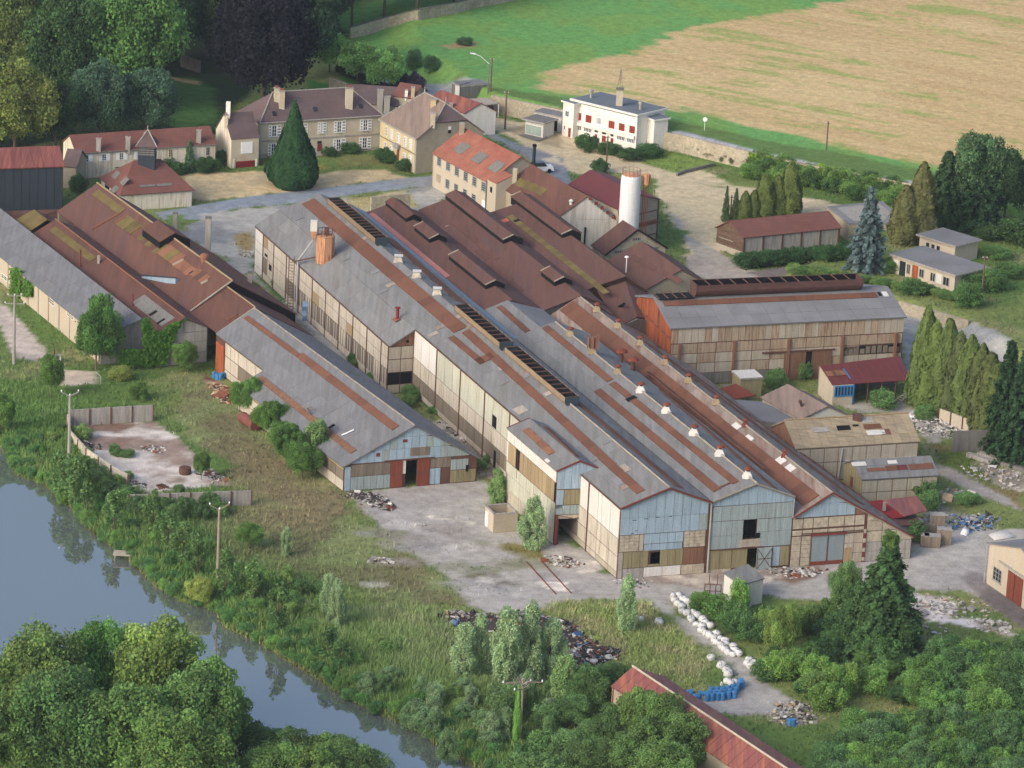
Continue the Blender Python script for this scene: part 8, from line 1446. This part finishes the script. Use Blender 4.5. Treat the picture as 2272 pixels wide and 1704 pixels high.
# ---------------- sacks, drums, scrap, poles
bagm=M('white_sack_cloth',(206,206,204),.12,2.,None,objvar=.12,dirt=(170,168,160),dirts=.9,dirta=.5)
def bagmesh(seed):
    rg=np.random.default_rng(seed); n,m=10,6; v=[];f=[]
    for j in range(m+1):
        z=j/m; r=.50+.16*math.sin(math.pi*min(1,z*1.05))-(.24 if j==m else 0)-(.06 if j==0 else 0)
        for i in range(n):
            t=2*math.pi*i/n; sq=1/max(abs(math.cos(t)),abs(math.sin(t)))**.5; rr=r*sq*.92*(1+rg.uniform(-.08,.08)); v.append((rr*math.cos(t),rr*math.sin(t),z*.95*(1+rg.uniform(-.05,.05))))
    for j in range(m): f+=[(j*n+i,j*n+(i+1)%n,(j+1)*n+(i+1)%n,(j+1)*n+i) for i in range(n)]
    f.append(tuple(m*n+i for i in range(n))); return mkmesh('sack_body',v,f,bagm,True)
BG=[bagmesh(i) for i in range(4)]; bb_=MB(); bb_.bar((-.68,0,.62),(.68,0,.62),.05,n=4).bar((0,-.66,.3),(0,-.3,.96),.05,n=4).bar((.35,-.4,.95),(.1,-.05,1.15),.03,n=4).bar((-.35,.4,.95),(-.1,.05,1.15),.03,n=4); BS=mkmesh('strap',bb_.v,bb_.f,tar)
def bag(p,label,group,sc=1.,z=0.,tilt=0.,b=None):
    b=b or Pg(p); t=thing('bulk_sack',label,'sack',(b.x,b.y,b.z+z),group); R=Matrix.Translation((b.x,b.y,b.z+z-.03))@Matrix.Rotation(random.uniform(0,6.28),4,'Z')@Matrix.Rotation(tilt,4,'X')@Matrix.Diagonal((sc,sc,sc*random.uniform(.8,1.05),1))
    link('sack_body',random.choice(BG),t,R); link('strap',BS,t,R)
line=[('c9',-55,560),('c9',20,650),('c9',100,730),('c9',180,810),('c9',260,880),('c9',330,935)]; q=[Pg(p) for p in line]; n=0
for r_ in range(2):
    for i in range(20):
        t=i/19*5; k=min(int(t),4); b=lerp(q[k],q[k+1],t-k); dn=(q[k+1]-q[k]).normalized(); nn=Vector((-dn.y,dn.x,0)); b=b+nn*(r_*1.05-.2)*(-1 if nn.x<0 else 1)+Vector((random.uniform(-.28,.28),random.uniform(-.28,.28),0))
        if r_==1 and i%6==4: continue
        bag(None,'grubby white bulk sack standing in the long double row beside the track','white sacks in the double row',random.uniform(.72,.9),b=b,tilt=random.uniform(-.25,.25))
for x,y in ((435,975),(470,1000),(450,1015),(425,1000),(480,1025)): bag(('c9',x,y),'white bulk sack in the small heap past the end of the double row','white sacks heaped past the row',.85,tilt=random.uniform(-.4,.4))
for x,y in ((265,1010),(285,1040),(300,1060)): bag(('c9',x,y),'white bulk sack slumped in the grass left of the track','slumped white sacks by the track',.95,tilt=.5)
for x,y in ((295,1110),(315,1125),(340,1115)): bag(('c9',x,y),'dirty white sack beside the blue drums','dirty sacks by the blue drums',.8,tilt=.2)
bag(('c8',2045,725),'single white sack lying in the grass right of the lone willow',None,.9,tilt=.6); bag(('c8',1930,715),'white sack half hidden in grass just right of the lone willow',None,.9,tilt=.9); bag(('c9',195,960),'greyish sack sunk in tall grass left of the track',None,.8,tilt=.3)
drumm=M('blue_drum',(62,128,184),.12,1.,None,objvar=.15,rough=.45,dirt=(110,84,70),dirts=1.2,dirta=.4)
mb=MB().lathe((0,0,0),[(.27,0),(.29,.03),(.285,.28),(.3,.30),(.285,.32),(.285,.58),(.3,.60),(.285,.62),(.29,.86),(.27,.88)],12); DB=mkmesh('drum_body',mb.v,mb.f,drumm,False); mb=MB().lathe((0,0,.885),[(.24,0),(.24,.02)],12); DT=mkmesh('lid',mb.v,mb.f,drumm)
def drum(b,label,group,tilt=None,lid=True):
    t=thing('steel_drum',label,'drum',b,group); R=Matrix.Translation(b)@Matrix.Rotation(random.uniform(0,6.28),4,'Z')
    if tilt: R=R@Matrix.Translation((0,0,.28))@Matrix.Rotation(math.pi/2,4,'X')
    link('drum_body',DB,t,R); link('lid',DT,t,R)
for i in range(6):
    for r_ in range(3):
        b=Pg(('c9',165+i*34+r_*14+random.uniform(-4,4),1226-(i*i)*.8-r_*22+random.uniform(-3,3))); drum(b,'upright blue drum in the crowded double row by the track','blue drums in the row by the track')
for x,y in ((30,1185),(60,1195),(85,1205),(110,1190),(45,1215),(100,1225),(120,1245)): drum(Pg(('c9',x,y)),'blue drum lying among scrap at the left end of the row','fallen blue drums by the row',tilt=True)
for x,y in ((370,1150),(390,1140),(380,1125)): drum(Pg(('c9',x,y)),'blue drum at the right-hand end, apart from the crowded row','blue drums apart from the row')
for x,y in ((698,1385),(722,1390)): drum(Pg(('c9',x,y)),'blue drum beside the rubble at the end of the track','blue drums by the rubble')
for x,y in ((1383,790),(1403,800),(1425,802),(1440,795)): drum(Pg(('c4',x,y)),'bright blue drum by the wooden door of the grey shed','blue drums at the wooden door')
wd=thing('white_canister','small white canister standing on the blue drums','canister',Pg(('c9',255,1170))); MB().lathe(Pg(('c9',255,1170)),[(.16,0.9),(.16,1.25),(.06,1.32)],8).build('canister',creamw,wd)
# heaps: many small broken pieces, one mass each
PAL={n:M('scrap_'+n,c,.2,3.,None) for n,c in (('white',(196,192,186)),('grey',(146,142,138)),('dark',(64,58,56)),('rust',(120,74,56)),('blue',(86,120,160)),('tan',(180,160,132)))}
def heap(name,label,pts,hmax,n,size,mix,mound=None,seed=1,kindd='stuff',zf=None):
    """pieces scattered over a spine of pixels"""
    rg=np.random.default_rng(seed); sp=[(Pg((k,x,y)),r) for k,x,y,r in pts]; mb=MB(); fm=[]; names=list(mix); w_=np.array([mix[k] for k in names]); w_=w_/w_.sum()
    for i in range(n):
        c,r=sp[rg.integers(len(sp))]; a=rg.uniform(0,6.283); d=r*math.sqrt(rg.random()); x,y=c.x+d*math.cos(a)*(1.15 if i%4 else 1.6),c.y+d*math.sin(a)*1.2; z=c.z+hmax*max(0,1-d/r)*rg.uniform(.3,1.)
        s=size*.62*rg.lognormal(-.2,.5); R=Matrix.Rotation(rg.uniform(0,6.28),3,'Z')@Matrix.Rotation(rg.normal()*.6,3,'X'); q=[R@Vector((ax*s*rg.uniform(.6,1.4),ay*s*rg.uniform(.4,1.2),az*s*rg.uniform(.1,.5)))+Vector((x,y,z)) for ax,ay,az in ((-1,-1,-1),(1,-1,-1),(1,1,-1),(-1,1,-1),(-1,-1,1),(1,-1,1),(1,1,1),(-1,1,1))]
        mb.add(q,BF); fm+= [int(rg.choice(len(names),p=w_))]*6
    if mound:
        for c,r in sp:
            k=len(mb.v); m=9; zz=c.z-.05; mb.v.append((c.x,c.y,zz+hmax*.75))
            for j in range(m): t=2*math.pi*j/m; mb.v.append((c.x+r*.6*math.cos(t)*rg.uniform(.8,1.2),c.y+r*.7*math.sin(t)*rg.uniform(.8,1.2),zz+hmax*.4))
            for j in range(m): t=2*math.pi*j/m; mb.v.append((c.x+r*math.cos(t),c.y+r*1.2*math.sin(t),zz-.1))
            mb.f+=[(k,k+1+j,k+1+(j+1)%m) for j in range(m)]+[(k+1+j,k+1+m+j,k+1+m+(j+1)%m,k+1+(j+1)%m) for j in range(m)]; fm+=[names.index(mound)]*(2*m)
    o=mb.build(name,[PAL[k] for k in names]); o.data.polygons.foreach_set('material_index',fm); o['kind']='stuff'; return o
heap('scrap_heap','heap',[('c8',760,700,2.2),('c8',900,710,2.),('c8',990,730,2.2),('c8',1150,700,2.),('c8',1270,730,2.4),('c8',1380,750,2.6),('c8',1420,800,2.6),('c8',1470,850,2.4),('c8',1530,900,2.2),('c8',1500,960,2.2),('c8',1560,970,2.),('c8',1700,925,1.6),('c8',1640,990,1.8)],1.1,2600,.26,{'grey':.22,'dark':.42,'white':.16,'rust':.1,'blue':.06,'tan':.04},mound='dark',seed=2)
heap('rubble','rubble',[('c8',235,320,1.0),('c8',280,325,.9)],.5,110,.25,{'white':.5,'grey':.4,'dark':.1},seed=3)
heap('scrap_heap','tyres',[('c5',90,1550,1.2),('c5',170,1560,1.6),('c5',240,1600,1.5),('c5',300,1630,1.)],.5,330,.22,{'dark':.55,'grey':.2,'white':.15,'rust':.1},seed=4)
heap('rubble','a',[('c8',1400,320,1.6),('c8',1460,335,1.5),('c8',1880,460,1.8),('c9',640,380,1.6),('c9',720,400,1.6),('c9',780,400,1.2),('c9',870,380,1.),('c9',560,360,.8)],.3,520,.2,{'white':.35,'grey':.35,'dark':.2,'rust':.1},seed=5)
heap('rubble','rubble track end',[('c9',650,1330,1.6),('c9',700,1270,1.8),('c9',740,1260,1.4),('c9',760,1340,1.8),('c9',700,1350,1.6)],.5,420,.26,{'white':.25,'grey':.45,'dark':.1,'tan':.2},seed=6)
heap('rubble','rubble spoil',[('c9',1560,600,3),('c9',1660,640,3),('c9',1500,760,3),('c9',1800,620,3),('c9',2010,740,2),('c9',1400,560,2),('c9',1200,560,2.)],.5,420,.3,{'white':.6,'grey':.3,'tan':.1},seed=7)
heap('rubble','rubble wall',[('c6',1640,1080,2),('c6',1700,1110,2.2),('c6',1760,1150,2),('c6',1500,1050,1.6),('c6',1530,1090,1.6),('c6',1620,1130,2.)],.6,520,.28,{'white':.5,'grey':.4,'dark':.1},seed=8)
heap('rubble','rubble right',[('c6',2000,1400,3),('c6',2120,1450,3),('c6',1700,1560,2.),('c6',1760,1540,1.6)],.4,360,.26,{'white':.4,'grey':.45,'tan':.15},seed=9)
heap('scrap_heap','blue scrap',[('f6',1500,250,2.2),('f6',1680,240,2.),('f6',1740,180,1.6),('f6',1560,200,1.5),('f6',1420,180,1.8)],.4,460,.24,{'blue':.35,'grey':.25,'dark':.25,'white':.15},seed=10)
heap('rubble','alley junk',[('c5',620,990,1.0),('c5',760,1110,1.4),('c5',800,1150,1.4),('c5',700,1090,1.),('c5',850,1180,1.)],.4,260,.25,{'white':.3,'grey':.4,'dark':.3},seed=11)
heap('scrap_heap','slab scrap',[('c4',560,1230,1.6),('c4',870,1480,1.2),('c4',900,1490,1.),('c4',1400,1440,1.6),('c4',1330,1400,1.4),('c4',1050,1500,.8),('c4',1000,1250,1.4)],.25,330,.2,{'dark':.35,'white':.35,'rust':.3},seed=12)
heap('scrap_heap','timber',[('c4',1410,850,1.0),('c4',1450,900,1.2),('c4',1490,940,1.)],.3,240,.32,{'rust':.5,'tan':.35,'dark':.15},seed=13)
heap('rubble','white rubble by ladder',[('c4',1890,300,1.0),('c4',1920,330,1.),('c1',1590,1640,1.4)],.4,180,.28,{'white':.7,'grey':.3},seed=14)
# larger single things
def sheetthing(name,label,cat,pp,mat,h=.25): 
    q=[Pg(p) for p in pp]; t=thing(name,label,cat,q[0]); c=sum(q,Vector())/len(q); mb=MB(); n=len(q); mb.v+=[(v.x,v.y,v.z+.02) for v in q]+[(*(lerp(v,c,.3).xy),v.z+h*(.6+.5*(i%2))) for i,v in enumerate(q)]; mb.f+=[(i,(i+1)%n,n+(i+1)%n,n+i) for i in range(n)]+[tuple(range(n,2*n))]; mb.build('sheet',mat,t,True); return t
sheetthing('white_tarpaulin','crumpled white tarpaulin spread at the lane edge near the cream warehouse','tarpaulin',[('f6',1770,370),('f6',1990,335),('f6',2110,395),('f6',1850,440)],creamw,.5)
sheetthing('white_sheet','white plastic sheet by the long thuja row','plastic sheet',[('c6',1450,1040),('c6',1500,1010),('c6',1530,1050),('c6',1480,1070)],wpaint,.5)
sheetthing('broken_slab','pale broken slab lying before the sliding doors','slab',[('c9',745,395),('c9',800,385),('c9',808,410),('c9',760,412)],creamw,.3)
sheetthing('overturned_boat','small white upturned hull with dark wheels in the yard','boat hull',[('f6',1425,360),('f6',1480,325),('f6',1545,350),('f6',1500,385)],wpaint,.8)
for i,(x,y,w_,h_,lb) in enumerate(((1130,330,2.0,2.4,'tall weathered wooden crate, the rear one by the tin annex'),(1222,475,1.8,2.0,'weathered upright wooden crate right of the others'),(1080,510,2.0,1.5,'lower weathered wooden crate with pale lid'),(985,500,1.0,1.5,'narrow wooden crate in the bushes, leftmost'),(1040,330,1.3,1.2,'dark squat crate beside the tall rear crate'))):
    b=Pg(('f6',x,y)); t=thing('wooden_crate',lb,'crate',b,'wooden crates by the tin annex'); 
    MB().box(b.x-w_/2,b.x+w_/2,b.y-.6,b.y+.6,0,h_).build('crate_body',wood,t); F_=Face((b.x-w_/2,b.y-.6,0),(b.x+w_/2,b.y-.6,0)); n=int(w_/.3)
    for k in range(n): F_.box('slat',wood,t,w_*k/n+.03,w_*(k+1)/n-.03,.03,h_-.03,0.002,.06)
    MB().box(b.x-w_/2-.05,b.x+w_/2+.05,b.y-.65,b.y+.65,h_+.002,h_+.08).build('crate_lid',conc,t)
for i,(p,lb) in enumerate(((('c6',1920,1330),'long concrete beam lying nearest the dark slab wall'),(('c6',1990,1325),'second concrete beam beside the first'),(('c6',2140,1385),'dark beam lying further right on the rubble'))): 
    b=Pg(p); t=thing('concrete_beam',lb,'beam',b); F_=Face((b.x-1.6,b.y+1.6,0),(b.x+1.6,b.y-1.2,0)); F_.box('beam',conc if i<2 else concd,t,0,F_.w,.0,.55,-.8,0)
b=Pg(('c4',1615,1110)); t=thing('rusty_tank','rusty red cylindrical tank lying in the grass by the grey shed','tank',b); d=Vector((.52,-.85,0)); MB().bar(b-d*2.2+Vector((0,0,.75)),b+d*1.6+Vector((0,0,.75)),.78,n=20).build('tank_body',M('tank_rust',(120,74,68),.15,.6,None),t); MB().bar(b-d*2.28+Vector((0,0,.75)),b-d*2.2+Vector((0,0,.75)),.6,.78,20).build('tank_end',redm,t)
b=Pg(('c4',1195,1410)); t=thing('burnt_drum','squat dark burnt drum on the empty slab','drum',b); MB().lathe(b,[(.75,0),(.82,.35),(.78,.9),(.55,1.0)],14).build('drum_body',frame,t)
b=Pg(('c4',1045,1500)); t=thing('twisted_pipe','short twisted dark pipe on the empty slab','pipe',b); MB().bar(b+Vector((-.7,.3,.2)),b+Vector((0,0,.5)),.14).bar(b+Vector((0,0,.5)),b+Vector((.9,-.3,.2)),.14).build('pipe',frame,t)
# landing stage on the river
b=P(('c7',800,310),WATZ); t=thing('fishing_stage','small wooden fishing platform on stilts at the river edge','fishing platform',b)
for k in range(5): MB().box(b[0]-1.3,b[0]+1.0,b[1]-.9+k*.36,b[1]-.6+k*.36,WATZ+.75,WATZ+.83).build('plank',beige,t)
for x_ in (-1.1,.8):
    for y_ in (-.7,.6): MB().bar((b[0]+x_,b[1]+y_,WATZ-.8),(b[0]+x_,b[1]+y_,WATZ+.74),.07).build('stilt',wood,t)
# gate frame near the white cabin
b=Pg(('c9',200,540)); t=thing('rusty_gate_frame','small rusty iron frame with two screw posts beside the white cabin','sluice frame',b)
for dx in (-1,-.35,.35,1): MB().bar(b+Vector((dx,0,0)),b+Vector((dx,0,1.4)),.06,n=5).build('post',frame,t)
for z in (.5,1.35): MB().bar(b+Vector((-1,0,z)),b+Vector((1,0,z)),.06,n=5).build('rail',frame,t)
for dx in (-.5,.5): MB().bar(b+Vector((dx,0,1.4)),b+Vector((dx,0,2.7)),.05,n=5).build('screw',frame,t)
# rails set in the concrete
for a_,b_,lb in ((('c8',1200,330),('c8',1390,540),'rusty rail in the concrete, the left one'),(('c8',1300,330),('c8',1490,535),'rusty rail in the concrete, the right one')): 
    a,b=Pg(a_),Pg(b_); t=thing('ground_rail',lb,'rail',a); MB().bar(a+Vector((0,0,.07)),b+Vector((0,0,.07)),.07,n=4).build('rail',rdoor,t)
# poles
def cpole(p,top,label,arms,mat=conc,r=.24,name='power_pole'):
    t,b,z=post(p,top,r,mat,name,label,'pole',r*.6)
    for dz,half,ang,up in arms:
        x=Vector((math.cos(ang),math.sin(ang),0)); c=Vector((b.x,b.y,z-dz)); MB().bar(c-x*half+Vector((0,0,up)),c,.07,n=4).bar(c,c+x*half+Vector((0,0,up)),.07,n=4).build('crossarm',mat,t)
        for e in (-1,0,1): q=c+x*half*e+Vector((0,0,up if e else 0)); MB().lathe(q+Vector((0,0,.07)),[(.06,0),(.1,.1),(.06,.25)],6).build('insulator',wpaint,t)
    return b,z
cpole(('c4',90,700),('c4',100,260),'pale concrete power pole at the left edge by the lane',[(.1,.9,.2,.1),(1.2,1.3,.1,.0)])
cpole(('c4',445,1340),('c4',458,905),'grey concrete pole with raised arms at the corner of the empty slab',[(.1,1.1,.2,.55)])
cpole(('c7',1405,432),('c4',1412,1640),'tall brownish concrete pole near the river, in front of the slab',[(.1,1.2,.3,.7)],mat=M('brown_concrete',(150,136,120),.1,.6,'v',0))
b,z=cpole(('c8',1155,1500),('c8',1172,1085),'ivy clad pole with dead splayed branches in the thicket',[(.3,2.2,.2,-.2),(1.2,1.6,1.0,.3)],mat=wood,r=.2)
tw=MB(); 
for i in range(14): a=i*.9; tw.bar((b.x,b.y,z-1.2+.1*(i%8)),(b.x+1.5*math.cos(a)*(.5+.5*(i%3)/2),b.y+1.5*math.sin(a)*(.5+.5*(i%3)/2),z-.6+.25*(i%5)),.05,.02,4)
tw.build('dead_branches',conc,[o for o in COL.objects if o.name.startswith('power_pole') and o.parent is None][-1])
plant('column1',Vector((b.x-.4,b.y,0)),7.4,1.0,(96,142,52),'pole_ivy','bright ivy column clothing the branch topped pole','ivy',trunk=False)
def wpole(p,top,label,r=.13,mat=dwood,stay=None):
    t,b,z=post(p,top,r,mat,'wooden_pole',label,'pole',r*.8); c=Vector((b.x,b.y,z-.3)); MB().bar(c-Vector((.35,0,0)),c+Vector((.35,0,0)),.05,n=4).build('crossarm',mat,t)
    for e in (-.3,.3): MB().lathe(c+Vector((e,0,.05)),[(.05,0),(.08,.08),(.05,.2)],6).build('insulator',creamw,t)
    return b,z
pls=[wpole(('c2',1060,835),('c2',1072,590),'wooden pole on the yard in front of the stone wall',.17),wpole(('c2',1713,1105),('c2',1727,878),'wooden pole in front of the white office'),wpole(('c3',935,972),('c3',948,785),'wooden pole on the verge beyond the long stone wall'),wpole(('c6',1937,285),('c6',1960,5),'pale wooden pole beside the bungalow bushes'),wpole(('c3',315,1412),('c3',322,1262),'dark wooden pole among the conifers behind the shed'),wpole(('c2',968,585),('c2',975,375),'thin dark pole close to the street lamp')]
t,b,z=post(('c2',950,612),('c2',957,420),.1,concd,'street_lamp','curved street lamp beside the carport','street lamp'); c=Vector((b.x,b.y,z)); MB().bar(c,c+Vector((-1.6,-.3,1.4)),.07,.05).bar(c+Vector((-1.6,-.3,1.4)),c+Vector((-2.6,-.4,1.75)),.05).build('lamp_arm',wpaint,t); MB().bar(c+Vector((-2.5,-.4,1.74)),c+Vector((-3.4,-.5,1.9)),.16,.1,8).build('lamp_head',wpaint,t)
t,b,z=post(('c3',148,842),('c3',152,770),.06,creamw,'road_sign','small pale road sign on a post in the far verge','sign'); MB().bar((b.x,b.y-.07,z),(b.x,b.y-.12,z),.4,n=12).build('sign_plate',wpaint,t)
t,b,z=post(('f6',1725,545),('f6',1735,345),.05,conc,'thin_post','thin grey post beside the cream warehouse','post')
t,b,z=post(('c4',350,690),('c4',352,600),.1,rdoor,'rusty_post','short rusty post beside a pale box near the lane','post'); b=Pg(('c4',370,690)); t=thing('meter_box','small pale box with grey lid next to the rusty post','box',b); MB().box(b.x-.5,b.x+.5,b.y-.3,b.y+.3,0,1.0).build('box_body',creamw,t); MB().box(b.x-.6,b.x+.6,b.y-.4,b.y+.4,1.002,1.1).build('lid',conc,t)
t,b,z=post(('c4',620,820),('c4',622,750),.05,metal,'fence_post','short white fence piece at the end of the slab path','fence'); MB().bar((b.x,b.y,z-.1),(b.x+.7,b.y-.5,z-.5),.05).bar((b.x+.7,b.y-.5,0),(b.x+.7,b.y-.5,z-.5),.05).build('rail',metal,t)
for p,h,r_,lb in ((('e2',890,800),4.3,.42,'tall grey brick chimney on the edge of the great brown roof'),(('e2',490,530),1.6,.35,'short grey chimney stub further back on the brown roof edge'),(('e2',1405,1265),1.6,.3,'pale short pipe chimney low on the dark side of the brown roof')):
    q=J(0,0,0); b=P(p,3.6 if h>3 else 4.0); t=thing('roof_chimney',lb,'chimney',b); MB().box(b[0]-r_,b[0]+r_,b[1]-r_,b[1]+r_,b[2]-1.,b[2]+h).build('stack',conc,t); MB().box(b[0]-r_*1.15,b[0]+r_*1.15,b[1]-r_*1.15,b[1]+r_*1.15,b[2]+h+.002,b[2]+h+.2).build('chimney_cap',concd,t)
# iron ladder leaning by the canopy
a,b=Pg(('e6',1760,520)),Vector(P(('e6',1960,380),1.2)); t=thing('fallen_ladder','long pale ladder lying against the hedge by the canopy','ladder',a); n=Vector((.35,-.5,0)); 
for e in (0,1): MB().bar(a+n*e*1.6+Vector((0,0,.1)),b+n*e*1.6+Vector((0,0,.1)),.07,n=4).build('ladder_side',conc,t)
for k in range(7): c=lerp(a,b,(k+.5)/7); MB().bar(c+Vector((0,0,.1)),c+n*1.6+Vector((0,0,.1)),.05,n=4).build('rung',conc,t)
# ---------------- summer haze
hz=bpy.data.materials.new('haze'); hz.use_nodes=True; t=hz.node_tree; t.nodes.remove(t.nodes['Principled BSDF']); vp=t.nodes.new('ShaderNodeVolumePrincipled'); vp.inputs['Color'].default_value=(.78,.88,1,1); vp.inputs['Density'].default_value=.00007; vp.inputs['Anisotropy'].default_value=.2
t.links.new(vp.outputs[0],t.nodes['Material Output'].inputs['Volume'])
v=[(x,y,z) for z in (-3.2,192.) for x,y in ((-2500,-1600),(2500,-1600),(2500,3900),(-2500,3900))]; o=link('haze',mkmesh('haze',v,BF,hz)); o['kind']='stuff'
